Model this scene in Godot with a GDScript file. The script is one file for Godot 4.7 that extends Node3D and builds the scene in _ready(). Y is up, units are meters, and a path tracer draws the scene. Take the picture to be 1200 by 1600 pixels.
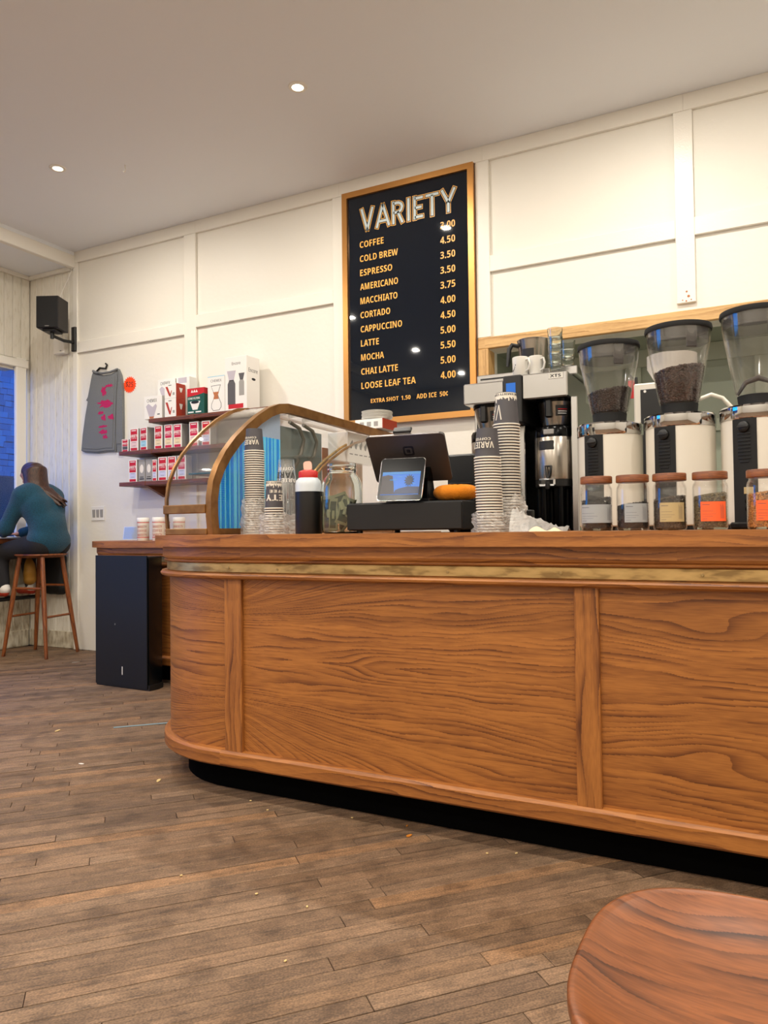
extends Node3D
# A corner cafe at dusk: long teak bar, menu board, pastry case, grinders. Units are metres, y is up.
# The back wall lies at z = -4.65, the street wall at x = -6.1, the lens is above the origin.

const CT := 1.018          # top of the bar
const ZB := -4.65          # face of the back wall
const XL := -6.10          # face of the street wall
const HC := 3.57           # ceiling

var M := {}
var counts := {}
var rng := RandomNumberGenerator.new()


# ---------------------------------------------------------------- mesh builder
class MB:
	var v := PackedVector3Array()
	var n := PackedVector3Array()
	var uv := PackedVector2Array()
	var ix := PackedInt32Array()
	var xf := Transform3D()

	func _init(t := Transform3D()):
		xf = t

	func put(p: Vector3, nn: Vector3, t: Vector2) -> int:
		v.append(xf * p)
		n.append((xf.basis * nn).normalized())
		uv.append(t)
		return v.size() - 1

	func tri_i(a: int, b: int, c: int, out: Vector3):
		# out in local axes; Godot wants clockwise fronts
		var g := (v[b] - v[a]).cross(v[c] - v[a])
		if g.dot(xf.basis * out) > 0.0:
			ix.append_array([a, c, b])
		else:
			ix.append_array([a, b, c])

	func quad(a: Vector3, b: Vector3, c: Vector3, d: Vector3, out: Vector3, ta := Vector2.ZERO, tb := Vector2.ZERO, tc := Vector2.ZERO, td := Vector2.ZERO):
		var nn := (b - a).cross(c - a).normalized()
		if nn.length() < 0.5:
			nn = (c - a).cross(d - a).normalized()
		if nn.dot(out) < 0.0:
			nn = -nn
		var i := put(a, nn, ta)
		put(b, nn, tb)
		put(c, nn, tc)
		put(d, nn, td)
		tri_i(i, i + 1, i + 2, nn)
		tri_i(i, i + 2, i + 3, nn)

	static func flat_uv(p: Vector3, k: int, lng: int, o: Vector2) -> Vector2:
		var i := (k + 1) % 3
		var j := (k + 2) % 3
		if lng == i or lng == j:
			var other := j if lng == i else i
			return Vector2(p[lng], p[other]) + o
		return Vector2(p[i], p[j]) + o

	# box with chamfered edges; uv in metres, u along the longest side
	func box(c: Vector3, s: Vector3, b := 0.002, o := Vector2.ZERO):
		var h := s * 0.5
		b = minf(b, minf(h.x, minf(h.y, h.z)) * 0.49)
		var lng := 0
		if s.y > s[lng]:
			lng = 1
		if s.z > s[lng]:
			lng = 2
		for k in 3:
			var i := (k + 1) % 3
			var j := (k + 2) % 3
			for sg in [-1.0, 1.0]:
				var q := []
				for e in [[-1, -1], [1, -1], [1, 1], [-1, 1]]:
					var p := Vector3.ZERO
					p[k] = sg * h[k]
					p[i] = e[0] * (h[i] - b)
					p[j] = e[1] * (h[j] - b)
					q.append(p + c)
				var nn := Vector3.ZERO
				nn[k] = sg
				quad(q[0], q[1], q[2], q[3], nn, flat_uv(q[0], k, lng, o), flat_uv(q[1], k, lng, o), flat_uv(q[2], k, lng, o), flat_uv(q[3], k, lng, o))
		if b <= 0.0:
			return
		for k in 3:
			var i := (k + 1) % 3
			var j := (k + 2) % 3
			for sk in [-1.0, 1.0]:
				for si in [-1.0, 1.0]:
					var q := []
					for e in [[0, -1], [1, -1], [1, 1], [0, 1]]:
						var p := Vector3.ZERO
						p[k] = sk * (h[k] - (b if e[0] == 1 else 0.0))
						p[i] = si * (h[i] - (b if e[0] == 0 else 0.0))
						p[j] = e[1] * (h[j] - b)
						q.append(p + c)
					var nn := Vector3.ZERO
					nn[k] = sk
					nn[i] = si
					quad(q[0], q[1], q[2], q[3], nn, flat_uv(q[0], k, lng, o), flat_uv(q[1], k, lng, o), flat_uv(q[2], k, lng, o), flat_uv(q[3], k, lng, o))
		for sx in [-1.0, 1.0]:
			for sy in [-1.0, 1.0]:
				for sz in [-1.0, 1.0]:
					var sn := Vector3(sx, sy, sz)
					var a := c + Vector3(sx * h.x, sy * (h.y - b), sz * (h.z - b))
					var bb := c + Vector3(sx * (h.x - b), sy * h.y, sz * (h.z - b))
					var cc := c + Vector3(sx * (h.x - b), sy * (h.y - b), sz * h.z)
					var i0 := put(a, sn, Vector2.ZERO)
					put(bb, sn, Vector2.ZERO)
					put(cc, sn, Vector2.ZERO)
					tri_i(i0, i0 + 1, i0 + 2, sn)

	# box given by two corners
	func span(a: Vector3, b: Vector3, bev := 0.002, o := Vector2.ZERO):
		box((a + b) * 0.5, (b - a).abs(), bev, o)

	# surface of revolution about y at c; profile (r, y): walk up the outside, down the inside
	func lathe(c: Vector3, prof: Array, seg := 24, a0 := 0.0, a1 := TAU, crease := 40.0):
		var m := prof.size()
		var sn := []
		for i in m - 1:
			var d: Vector2 = prof[i + 1] - prof[i]
			sn.append(Vector2(d.y, -d.x).normalized())
		var vlen := 0.0
		for i in m - 1:
			var p0: Vector2 = prof[i]
			var p1: Vector2 = prof[i + 1]
			var l := p0.distance_to(p1)
			if l < 1e-7:
				continue
			var n0: Vector2 = sn[i]
			var n1: Vector2 = sn[i]
			if i > 0 and absf(rad_to_deg((sn[i] as Vector2).angle_to(sn[i - 1]))) < crease:
				n0 = (sn[i] + sn[i - 1]).normalized()
			if i < m - 2 and absf(rad_to_deg((sn[i] as Vector2).angle_to(sn[i + 1]))) < crease:
				n1 = (sn[i] + sn[i + 1]).normalized()
			var first := v.size()
			for k in seg + 1:
				var a := lerpf(a0, a1, float(k) / seg)
				var d := Vector3(sin(a), 0, cos(a))
				var u := a * maxf(p0.x, p1.x)
				put(c + d * p0.x + Vector3(0, p0.y, 0), d * n0.x + Vector3(0, n0.y, 0), Vector2(u, vlen))
				put(c + d * p1.x + Vector3(0, p1.y, 0), d * n1.x + Vector3(0, n1.y, 0), Vector2(u, vlen + l))
			for k in seg:
				var q := first + k * 2
				var am := lerpf(a0, a1, (k + 0.5) / seg)
				var out := Vector3(sin(am) * sn[i].x, sn[i].y, cos(am) * sn[i].x)
				if p0.x > 1e-6:
					tri_i(q, q + 2, q + 1, out)
				if p1.x > 1e-6:
					tri_i(q + 1, q + 2, q + 3, out)
			vlen += l

	func tube(pts: Array, rad, seg := 8, caps := true):
		var cnt := pts.size()
		var t0: Vector3 = (pts[1] - pts[0]).normalized()
		var up := Vector3.UP if absf(t0.y) < 0.9 else Vector3.RIGHT
		var e1 := t0.cross(up).normalized()
		var first := v.size()
		var along := 0.0
		for i in cnt:
			var t: Vector3
			if i == 0:
				t = t0
			elif i == cnt - 1:
				t = (pts[i] - pts[i - 1]).normalized()
			else:
				t = ((pts[i] - pts[i - 1]).normalized() + (pts[i + 1] - pts[i]).normalized()).normalized()
			e1 = (e1 - t * e1.dot(t)).normalized()
			var e2 := t.cross(e1)
			var r: float = rad[i] if rad is Array else rad
			if i > 0:
				along += (pts[i] as Vector3).distance_to(pts[i - 1])
			for k in seg + 1:
				var a := TAU * k / seg
				var d := e1 * cos(a) + e2 * sin(a)
				put(pts[i] + d * r, d, Vector2(along, a * r))
		for i in cnt - 1:
			for k in seg:
				var q := first + i * (seg + 1) + k
				var am := TAU * (k + 0.5) / seg
				var w := seg + 1
				var out := xf.basis.inverse() * (n[q] + n[q + 1])
				tri_i(q, q + 1, q + w, out)
				tri_i(q + 1, q + w + 1, q + w, out)
		if caps:
			for e in [0, cnt - 1]:
				var t: Vector3 = -(pts[1] - pts[0]).normalized() if e == 0 else (pts[cnt - 1] - pts[cnt - 2]).normalized()
				var r: float = rad[e] if rad is Array else rad
				if r < 1e-5:
					continue
				var ce := put(pts[e], t, Vector2.ZERO)
				var ring := []
				for k in seg + 1:
					var src: int = first + e * (seg + 1) + k
					v.append(v[src])
					n.append((xf.basis * t).normalized())
					uv.append(Vector2.ZERO)
					ring.append(v.size() - 1)
				for k in seg:
					tri_i(ce, ring[k], ring[k + 1], t)

	# polygon in local xy, extruded from z0 to z1
	func prism(poly: PackedVector2Array, z0: float, z1: float, smooth := false):
		var t := Geometry2D.triangulate_polygon(poly)
		for e in [[z0, -1.0], [z1, 1.0]]:
			var f := v.size()
			for p in poly:
				put(Vector3(p.x, p.y, e[0]), Vector3(0, 0, e[1]), p)
			for k in range(0, t.size(), 3):
				tri_i(f + t[k], f + t[k + 1], f + t[k + 2], Vector3(0, 0, e[1]))
		var ccw := not Geometry2D.is_polygon_clockwise(poly)
		var m := poly.size()
		var along := 0.0
		for i in m:
			var a := poly[i]
			var b := poly[(i + 1) % m]
			var d := (b - a).normalized()
			var o := Vector2(d.y, -d.x) * (1.0 if ccw else -1.0)
			var out := Vector3(o.x, o.y, 0)
			var na := out
			var nb := out
			if smooth:
				var dp := (a - poly[(i + m - 1) % m]).normalized()
				var dn := (poly[(i + 2) % m] - b).normalized()
				if absf(d.angle_to(dp)) < 0.6:
					var q := (Vector2(dp.y, -dp.x) * (1.0 if ccw else -1.0) + o).normalized()
					na = Vector3(q.x, q.y, 0)
				if absf(d.angle_to(dn)) < 0.6:
					var q := (Vector2(dn.y, -dn.x) * (1.0 if ccw else -1.0) + o).normalized()
					nb = Vector3(q.x, q.y, 0)
			var l := a.distance_to(b)
			var f := put(Vector3(a.x, a.y, z0), na, Vector2(along, z0))
			put(Vector3(b.x, b.y, z0), nb, Vector2(along + l, z0))
			put(Vector3(b.x, b.y, z1), nb, Vector2(along + l, z1))
			put(Vector3(a.x, a.y, z1), na, Vector2(along, z1))
			tri_i(f, f + 1, f + 2, out)
			tri_i(f, f + 2, f + 3, out)
			along += l

	# closed profile (offset outward, y) swept along a plan path of (x, z); outward is to the right-hand side of -x travel (+z)
	func sweep(path: Array, prof: Array, u0 := 0.0, caps := true):
		var cnt := path.size()
		var nor := []
		var len := [u0]
		for i in cnt:
			var d: Vector2
			if i == 0:
				d = (path[1] - path[0]).normalized()
			elif i == cnt - 1:
				d = (path[i] - path[i - 1]).normalized()
			else:
				d = ((path[i] - path[i - 1]).normalized() + (path[i + 1] - path[i]).normalized()).normalized()
			nor.append(Vector2(d.y, -d.x))
			if i > 0:
				len.append(len[i - 1] + (path[i] as Vector2).distance_to(path[i - 1]))
		var m := prof.size()
		var area := 0.0
		for j in m:
			var a: Vector2 = prof[j]
			var b: Vector2 = prof[(j + 1) % m]
			area += a.x * b.y - b.x * a.y
		var sg := 1.0 if area > 0.0 else -1.0
		var vv := 0.0
		for j in m:
			var a: Vector2 = prof[j]
			var b: Vector2 = prof[(j + 1) % m]
			var d := (b - a).normalized()
			var o := Vector2(d.y, -d.x) * sg
			var first := v.size()
			for i in cnt:
				var nn: Vector2 = nor[i]
				var pp: Vector2 = path[i]
				var wn := Vector3(nn.x * o.x, o.y, nn.y * o.x)
				put(Vector3(pp.x + nn.x * a.x, a.y, pp.y + nn.y * a.x), wn, Vector2(len[i], vv))
				put(Vector3(pp.x + nn.x * b.x, b.y, pp.y + nn.y * b.x), wn, Vector2(len[i], vv + a.distance_to(b)))
			for i in cnt - 1:
				var q := first + i * 2
				var nn: Vector2 = nor[i]
				var out := Vector3(nn.x * o.x, o.y, nn.y * o.x)
				tri_i(q, q + 1, q + 2, out)
				tri_i(q + 1, q + 3, q + 2, out)
			vv += a.distance_to(b)
		if caps:
			var poly := PackedVector2Array(prof)
			var t := Geometry2D.triangulate_polygon(poly)
			for e in [0, cnt - 1]:
				var d: Vector2 = (path[0] - path[1]).normalized() if e == 0 else (path[cnt - 1] - path[cnt - 2]).normalized()
				var f := v.size()
				var out := Vector3(d.x, 0, d.y)
				for p in poly:
					put(Vector3(path[e].x + nor[e].x * p.x, p.y, path[e].y + nor[e].y * p.x), out, p)
				for k in range(0, t.size(), 3):
					tri_i(f + t[k], f + t[k + 1], f + t[k + 2], out)

	func mesh(into: ArrayMesh = null) -> ArrayMesh:
		var m := into if into else ArrayMesh.new()
		var a := []
		a.resize(Mesh.ARRAY_MAX)
		a[Mesh.ARRAY_VERTEX] = v
		a[Mesh.ARRAY_NORMAL] = n
		a[Mesh.ARRAY_TEX_UV] = uv
		a[Mesh.ARRAY_INDEX] = ix
		m.add_surface_from_arrays(Mesh.PRIMITIVE_TRIANGLES, a)
		return m


# ---------------------------------------------------------------- scene helpers
func numbered(called: String) -> String:
	var k: int = counts.get(called, 0)
	counts[called] = k + 1
	return called if k == 0 else "%s_%03d" % [called, k]


func tag(o: Node3D, label: String, category: String, group := "", kind := ""):
	if label: o.set_meta("label", label)
	if category: o.set_meta("category", category)
	if group: o.set_meta("group", group)
	if kind: o.set_meta("kind", kind)


func thing(called: String, label: String, category: String, at := Vector3.ZERO, turn := 0.0, group := "") -> Node3D:
	var o := Node3D.new()
	o.name = numbered(called)
	add_child(o)
	o.position = at
	o.rotation.y = turn
	tag(o, label, category, group)
	return o


func part(parent: Node, called: String, b, m: Material, label := "") -> MeshInstance3D:
	var o := MeshInstance3D.new()
	o.name = numbered(called) if parent == self else called
	o.mesh = b.mesh() if b is MB else b
	for k in o.mesh.get_surface_count():
		o.set_surface_override_material(k, m)
	if label: o.set_meta("label", label)
	parent.add_child(o, true)
	return o


func single(called: String, b, m: Material, label: String, category: String, at := Vector3.ZERO, turn := 0.0, group := "") -> MeshInstance3D:
	var o := part(self, called, b, m)
	o.position = at
	o.rotation.y = turn
	tag(o, label, category, group)
	return o


func struct(called: String, b, m: Material, label := "") -> MeshInstance3D:
	var o := part(self, called, b, m, label)
	o.set_meta("kind", "structure")
	return o


func struct_node(called: String, label := "") -> Node3D:
	var o := Node3D.new()
	o.name = numbered(called)
	add_child(o)
	o.set_meta("kind", "structure")
	if label: o.set_meta("label", label)
	return o


func copy_of(o: Node3D, at: Vector3, label := "") -> Node3D:
	var c: Node3D = o.duplicate()
	c.name = numbered(String(o.name).get_slice("_00", 0))
	add_child(c)
	c.position = at
	if label: c.set_meta("label", label)
	return c


var bold_font: SystemFont
var text_cache := {}

func text_mesh(s: String, serif := false, weight := 700, mono := false) -> Array:
	var key := "%s|%s|%d|%s" % [s, serif, weight, mono]
	if text_cache.has(key):
		return text_cache[key]
	var f := SystemFont.new()
	f.font_names = PackedStringArray(["Droid Serif" if serif else ("Droid Sans Mono" if mono else "Droid Sans")])
	f.font_weight = weight
	var t := TextMesh.new()
	t.font = f
	t.text = s
	t.font_size = 48
	t.pixel_size = 0.01
	t.depth = 0.02
	t.curve_step = 1.5
	var a := t.get_mesh_arrays()
	var lo := Vector2(1e9, 1e9)
	var hi := -lo
	for p in a[Mesh.ARRAY_VERTEX]:
		lo = Vector2(minf(lo.x, p.x), minf(lo.y, p.y))
		hi = Vector2(maxf(hi.x, p.x), maxf(hi.y, p.y))
	text_cache[key] = [a, lo, hi]
	return text_cache[key]


# lettering stretched into the rectangle r (local xy of frame xf), d thick, its back at z = 0
func letters(parent: Node, s: String, r: Rect2, xf: Transform3D, m: Material, d := 0.0008, serif := false, weight := 700, called := "lettering") -> MeshInstance3D:
	var t := text_mesh(s, serif, weight)
	var a: Array = (t[0] as Array).duplicate()
	var lo: Vector2 = t[1]
	var size: Vector2 = t[2] - t[1]
	var nv := PackedVector3Array()
	var nn := PackedVector3Array()
	for p in a[Mesh.ARRAY_VERTEX]:
		nv.append(xf * Vector3(r.position.x + (p.x - lo.x) / size.x * r.size.x, r.position.y + (p.y - lo.y) / size.y * r.size.y, (p.z + 0.01) / 0.02 * d))
	for q in a[Mesh.ARRAY_NORMAL]:
		nn.append((xf.basis * q).normalized())
	return put_letters(parent, a, nv, nn, m, called)


func put_letters(parent: Node, a: Array, nv, nn, m: Material, called := "lettering") -> MeshInstance3D:
	var b := []
	b.resize(Mesh.ARRAY_MAX)
	b[Mesh.ARRAY_VERTEX] = nv
	b[Mesh.ARRAY_NORMAL] = nn
	b[Mesh.ARRAY_INDEX] = a[Mesh.ARRAY_INDEX]
	var me := ArrayMesh.new()
	me.add_surface_from_arrays(Mesh.PRIMITIVE_TRIANGLES, b)
	return part(parent, called, me, m)


# lettering wrapped on a cone about y: radius ra at height y0, rb at y1; mid is the heading of its middle; flip turns it upside down
func wrap_letters(parent: Node, s: String, width: float, y0: float, y1: float, ra: float, rb: float, mid: float, m: Material, flip := false, weight := 700, d := 0.0005) -> MeshInstance3D:
	var t := text_mesh(s, false, weight)
	var a: Array = t[0]
	var lo: Vector2 = t[1]
	var size: Vector2 = t[2] - t[1]
	var nv := PackedVector3Array()
	var nn := PackedVector3Array()
	var rm := (ra + rb) * 0.5
	for i in a[Mesh.ARRAY_VERTEX].size():
		var p: Vector3 = a[Mesh.ARRAY_VERTEX][i]
		var fx := (p.x - lo.x) / size.x - 0.5
		var fy := (p.y - lo.y) / size.y
		if flip:
			fx = -fx
			fy = 1.0 - fy
		var ang := mid + fx * width / rm
		var r := lerpf(ra, rb, fy) + (p.z + 0.01) / 0.02 * d + 0.0002
		var out := Vector3(sin(ang), 0, cos(ang))
		nv.append(out * r + Vector3(0, lerpf(y0, y1, fy), 0))
		nn.append(out)
	return put_letters(parent, a, nv, nn, m)


# a flat sheet on a plane: rectangle in local xy of xf, d thick
func sheet(parent: Node, called: String, r: Rect2, xf: Transform3D, m: Material, d := 0.0006, label := "") -> MeshInstance3D:
	var b := MB.new(xf)
	b.box(Vector3(r.get_center().x, r.get_center().y, d * 0.5), Vector3(r.size.x, r.size.y, d), 0.0)
	return part(parent, called, b, m, label)


func poly_sheet(parent: Node, called: String, pts: Array, xf: Transform3D, m: Material, d := 0.0006) -> MeshInstance3D:
	var b := MB.new(xf)
	b.prism(PackedVector2Array(pts), 0.0, d)
	return part(parent, called, b, m)


func ellipse(c: Vector2, r: Vector2, k := 20, a0 := 0.0, a1 := TAU) -> Array:
	var o := []
	for i in k:
		var a := lerpf(a0, a1, float(i) / (k if a1 - a0 >= TAU - 0.01 else k - 1))
		o.append(c + Vector2(cos(a) * r.x, sin(a) * r.y))
	return o


func rounded(w: float, h: float, r: float, k := 5) -> PackedVector2Array:
	var o := PackedVector2Array()
	for q in [[1, 1, 0.0], [-1, 1, 0.5], [-1, -1, 1.0], [1, -1, 1.5]]:
		for i in k + 1:
			var a: float = PI * (q[2] + 0.5 * i / k)
			o.append(Vector2(q[0] * (w * 0.5 - r) + cos(a) * r, q[1] * (h * 0.5 - r) + sin(a) * r))
	return o


func at_wall(x: float, y: float, z: float) -> Transform3D:
	return Transform3D(Basis(), Vector3(x, y, z))


# ---------------------------------------------------------------- materials
func mat(called: String, c: Color, rough := 0.6, metal := 0.0) -> StandardMaterial3D:
	var m := StandardMaterial3D.new()
	m.resource_name = called
	m.albedo_color = c
	m.roughness = rough
	m.metallic = metal
	M[called] = m
	return m


func glass(called: String, c: Color, alpha := 0.08, rough := 0.02) -> StandardMaterial3D:
	var m := mat(called, Color(c.r, c.g, c.b, alpha), rough)
	m.transparency = BaseMaterial3D.TRANSPARENCY_ALPHA
	return m


func noise(sd: int, fr: float, oct := 3) -> FastNoiseLite:
	var n := FastNoiseLite.new()
	n.seed = sd
	n.frequency = fr
	n.noise_type = FastNoiseLite.TYPE_SIMPLEX_SMOOTH
	n.fractal_octaves = oct
	return n


# figured veneer; kind 0 flame springing from the left edge, 1 two eyes, 2 plain long grain, 3 floor board
func veneer(w: int, h: int, kind: int, sd: int, base: Color, dark: Color, lines: float, tile := true) -> ImageTexture:
	var a := noise(sd, 1.0, 3)
	var b := noise(sd + 7, 1.0, 2)
	var c := noise(sd + 13, 1.0, 2)
	var by := PackedByteArray()
	by.resize(w * h * 3)
	var k := 0
	for y in h:
		var vy := float(y) / h
		for x in w:
			var ux := float(x) / w
			var f: float
			var q := vy
			if kind == 0:
				q = absf(vy - 0.45)
				f = q * (1.0 + 1.3 * exp(-ux * 4.5)) * 1.5 - 0.34 * exp(-ux * 5.0) * exp(-pow((q - 0.2) / 0.10, 2.0)) - ux * 0.10
				f += 0.11 * a.get_noise_2d(ux * 1.3, q * 2.2) + 0.008 * b.get_noise_2d(ux * 5.0, q * 14.0)
			elif kind == 1:
				q = absf(vy - 0.44)
				f = q * 1.3 + 0.16 * exp(-pow((ux - 0.26) / 0.2, 2.0) - pow((q - 0.24) / 0.11, 2.0))
				f += 0.08 * a.get_noise_2d(ux * 1.3, q * 2.2) + 0.007 * b.get_noise_2d(ux * 5.0, q * 14.0)
			elif kind == 2:
				# periodic in x
				var cx := cos(ux * TAU) * 0.35
				var sx := sin(ux * TAU) * 0.35
				f = vy + 0.10 * a.get_noise_3d(cx, sx, vy * 3.0) + 0.012 * b.get_noise_3d(cx * 3.0, sx * 3.0, vy * 20.0)
			else:
				var cx := cos(ux * TAU) * 0.6
				var sx := sin(ux * TAU) * 0.6
				f = vy + 0.10 * a.get_noise_3d(cx, sx, vy * 5.0) + 0.03 * b.get_noise_3d(cx * 3.0, sx * 3.0, vy * 30.0)
			var s := f * lines
			var fr := s - floorf(s)
			var line := pow(fr, 3.0) * clampf(0.50 + 1.1 * a.get_noise_2d(floorf(s) * 3.7, ux * 2.5), 0.05, 1.0)
			var fib := c.get_noise_2d(ux * (14.0 if kind < 2 else 26.0), vy * (150.0 if kind < 2 else 110.0))
			var tone := b.get_noise_2d(ux * 1.5 + 9.0, f * 9.0)
			var t := clampf(line * 0.85 + 0.20 * fib + 0.24 * tone + 0.14, 0.0, 1.0)
			if kind == 3:
				var blot := a.get_noise_2d(ux * 14.0 + 40.0, vy * 3.0)
				var speck := c.get_noise_2d(ux * 160.0, vy * 34.0 + 70.0)
				t = clampf(0.36 + line * 0.26 + 0.26 * fib + 0.12 * tone + 0.17 * blot + 0.34 * speck, 0.0, 1.0)
			var col := base.lerp(dark, t)
			by[k] = int(clampf(col.r, 0, 1) * 255.0)
			by[k + 1] = int(clampf(col.g, 0, 1) * 255.0)
			by[k + 2] = int(clampf(col.b, 0, 1) * 255.0)
			k += 3
	return ImageTexture.create_from_image(Image.create_from_data(w, h, false, Image.FORMAT_RGB8, by))


func ramp_noise(sd: int, fr: float, cols: Array, offs: Array, sz := 512, oct := 4) -> NoiseTexture2D:
	var t := NoiseTexture2D.new()
	t.width = sz
	t.height = sz
	t.seamless = true
	t.noise = noise(sd, fr, oct)
	var g := Gradient.new()
	g.offsets = PackedFloat32Array(offs)
	g.colors = PackedColorArray(cols)
	t.color_ramp = g
	return t


func bump(m: StandardMaterial3D, sd: int, fr: float, scale: float, tri := Vector3.ONE):
	var t := NoiseTexture2D.new()
	t.width = 512
	t.height = 512
	t.seamless = true
	t.noise = noise(sd, fr, 4)
	m.heightmap_enabled = true
	m.heightmap_texture = t
	m.heightmap_scale = scale
	m.uv1_triplanar = true
	m.uv1_scale = tri


func make_materials():
	var teak := Color(0.69, 0.44, 0.20)
	var teak_d := Color(0.33, 0.165, 0.06)
	var t0 := veneer(768, 400, 0, 11, teak, teak_d, 24.0)
	var t1 := veneer(768, 400, 1, 23, teak, teak_d, 23.0)
	var t2 := veneer(1024, 256, 2, 37, teak, teak_d, 13.0)
	var t3 := veneer(1024, 160, 3, 51, Color(0.635, 0.51, 0.395), Color(0.265, 0.21, 0.16), 5.0)
	for e in [["flame", t0], ["eyes", t1]]:
		var m := mat("veneer_" + e[0], Color(1, 1, 1), 0.42)
		m.albedo_texture = e[1]
	# long-grain solid teak: uv in metres, one tile 1.6 m by 0.32 m
	var k := 0
	for e in [["teak", Color(1, 1, 1)], ["walnut", Color(0.70, 0.62, 0.60)], ["stool_wood", Color(0.82, 0.72, 0.66)], ["lid_wood", Color(0.80, 0.72, 0.72)]]:
		var m := mat(e[0], e[1], 0.45)
		m.albedo_texture = t2
		m.uv1_scale = Vector3(1.0 / 1.6, 1.0 / 0.32, 1)
		m.uv1_offset = Vector3(0.17 * k, 0.31 * k, 0)
		k += 1
	var fw := mat("frame_wood", Color(1, 1, 1), 0.45)
	fw.albedo_texture = veneer(512, 128, 2, 43, Color(0.84, 0.68, 0.45), Color(0.62, 0.45, 0.25), 9.0)
	fw.uv1_scale = Vector3(1.0 / 1.6, 1.0 / 0.32, 1)
	M.lid_wood.uv1_scale = Vector3(1.0 / 0.5, 1.0 / 0.1, 1)
	M.stool_wood.uv1_scale = Vector3(1.0 / 0.9, 1.0 / 0.5, 1)
	# worn strip floor, six tones, stained by a world-wide pattern of dirt
	var stain := ramp_noise(5, 0.012, [Color(0.80, 0.785, 0.77), Color(0.96, 0.955, 0.95), Color(1, 1, 1)], [0.12, 0.36, 0.7], 512, 5)
	var tones := [Color(1, 1, 1), Color(0.90, 0.89, 0.88), Color(1.10, 1.05, 0.98), Color(0.94, 0.92, 0.89), Color(1.03, 1.02, 1.01), Color(0.84, 0.835, 0.84)]
	for i in 6:
		var m := mat("floor_%d" % i, tones[i], 0.62)
		m.albedo_texture = t3
		m.uv1_scale = Vector3(1.0 / 1.25, 1.0 / 0.19, 1)
		m.uv1_offset = Vector3(0.37 * i, 0.23 * i, 0)
		m.detail_enabled = true
		m.detail_albedo = stain
		m.detail_blend_mode = BaseMaterial3D.BLEND_MODE_MUL
		m.detail_uv_layer = BaseMaterial3D.DETAIL_UV_2
		m.uv2_triplanar = true
		m.uv2_world_triplanar = true
		m.uv2_scale = Vector3(0.8, 0.8, 0.8)
	mat("floor_gap", Color(0.11, 0.085, 0.065), 0.9)
	var wp := mat("wall_paint", Color(0.905, 0.888, 0.848), 0.5)
	bump(wp, 61, 0.02, 0.05, Vector3(2, 2, 2))
	mat("trim_paint", Color(0.915, 0.898, 0.858), 0.33)
	bump(M.trim_paint, 62, 0.03, 0.04, Vector3(5, 5, 5))
	var bp := mat("bead_paint", Color(1, 1, 1), 0.5)
	bp.albedo_texture = ramp_noise(63, 0.02, [Color(0.83, 0.80, 0.73), Color(0.885, 0.865, 0.81), Color(0.905, 0.885, 0.835)], [0.15, 0.35, 0.8])
	bp.uv1_triplanar = true
	bp.uv1_world_triplanar = true
	bp.uv1_scale = Vector3(3.0, 0.7, 3.0)
	var sc := mat("scuffed_paint", Color(1, 1, 1), 0.6)
	sc.albedo_texture = ramp_noise(64, 0.03, [Color(0.60, 0.54, 0.45), Color(0.74, 0.70, 0.61), Color(0.83, 0.80, 0.72)], [0.1, 0.35, 0.75])
	sc.uv1_triplanar = true
	sc.uv1_world_triplanar = true
	sc.uv1_scale = Vector3(1.6, 0.5, 1.6)
	mat("ceiling_paint", Color(0.92, 0.93, 0.945), 0.8)
	mat("sage", Color(0.52, 0.545, 0.475), 0.55)
	mat("sage_light", Color(0.60, 0.62, 0.545), 0.5)
	mat("navy_board", Color(0.04, 0.075, 0.12), 0.025)
	var bz := mat("gold_frame", Color(0.80, 0.58, 0.33), 0.33, 0.85)
	mat("gold_paint", Color(0.93, 0.68, 0.30), 0.45)
	mat("gold_edge", Color(0.90, 0.66, 0.30), 0.4)
	mat("silver_paint", Color(0.74, 0.79, 0.80), 0.45)
	var br := mat("aged_brass", Color(1, 1, 1), 0.38, 0.8)
	br.albedo_texture = ramp_noise(71, 0.02, [Color(0.60, 0.49, 0.32), Color(0.78, 0.65, 0.43), Color(0.84, 0.71, 0.48)], [0.25, 0.5, 0.8])
	br.uv1_triplanar = true
	br.uv1_scale = Vector3(0.7, 2.5, 2.5)
	var cb := mat("case_bronze", Color(1, 1, 1), 0.4, 0.75)
	cb.albedo_texture = ramp_noise(72, 0.02, [Color(0.52, 0.37, 0.21), Color(0.58, 0.42, 0.25), Color(0.62, 0.46, 0.27)], [0.2, 0.5, 0.8])
	cb.uv1_triplanar = true
	cb.uv1_scale = Vector3(1, 1, 1)
	mat("screw", Color(0.70, 0.60, 0.42), 0.3, 0.9)
	mat("toe_black", Color(0.03, 0.028, 0.027), 0.9)
	M.toe_black.metallic_specular = 0.1
	mat("black", Color(0.022, 0.022, 0.024), 0.42)
	mat("black_gloss", Color(0.02, 0.02, 0.022), 0.2)
	M.black_gloss.metallic_specular = 0.28
	mat("black_soft", Color(0.03, 0.03, 0.032), 0.75)
	mat("bin_black", Color(0.03, 0.045, 0.06), 0.5)
	mat("bin_side", Color(0.025, 0.045, 0.06), 0.22)
	mat("charcoal", Color(0.10, 0.098, 0.098), 0.5)
	mat("graphite", Color(0.25, 0.232, 0.222), 0.5, 0.2)
	var st := mat("steel", Color(0.74, 0.735, 0.73), 0.24, 1.0)
	st.anisotropy_enabled = true
	st.anisotropy = 0.4
	mat("steel_urn", Color(0.66, 0.63, 0.59), 0.26, 1.0)
	mat("chrome", Color(0.82, 0.82, 0.82), 0.07, 1.0)
	mat("enamel", Color(0.86, 0.84, 0.79), 0.25)
	mat("white_card", Color(0.90, 0.89, 0.87), 0.55)
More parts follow.
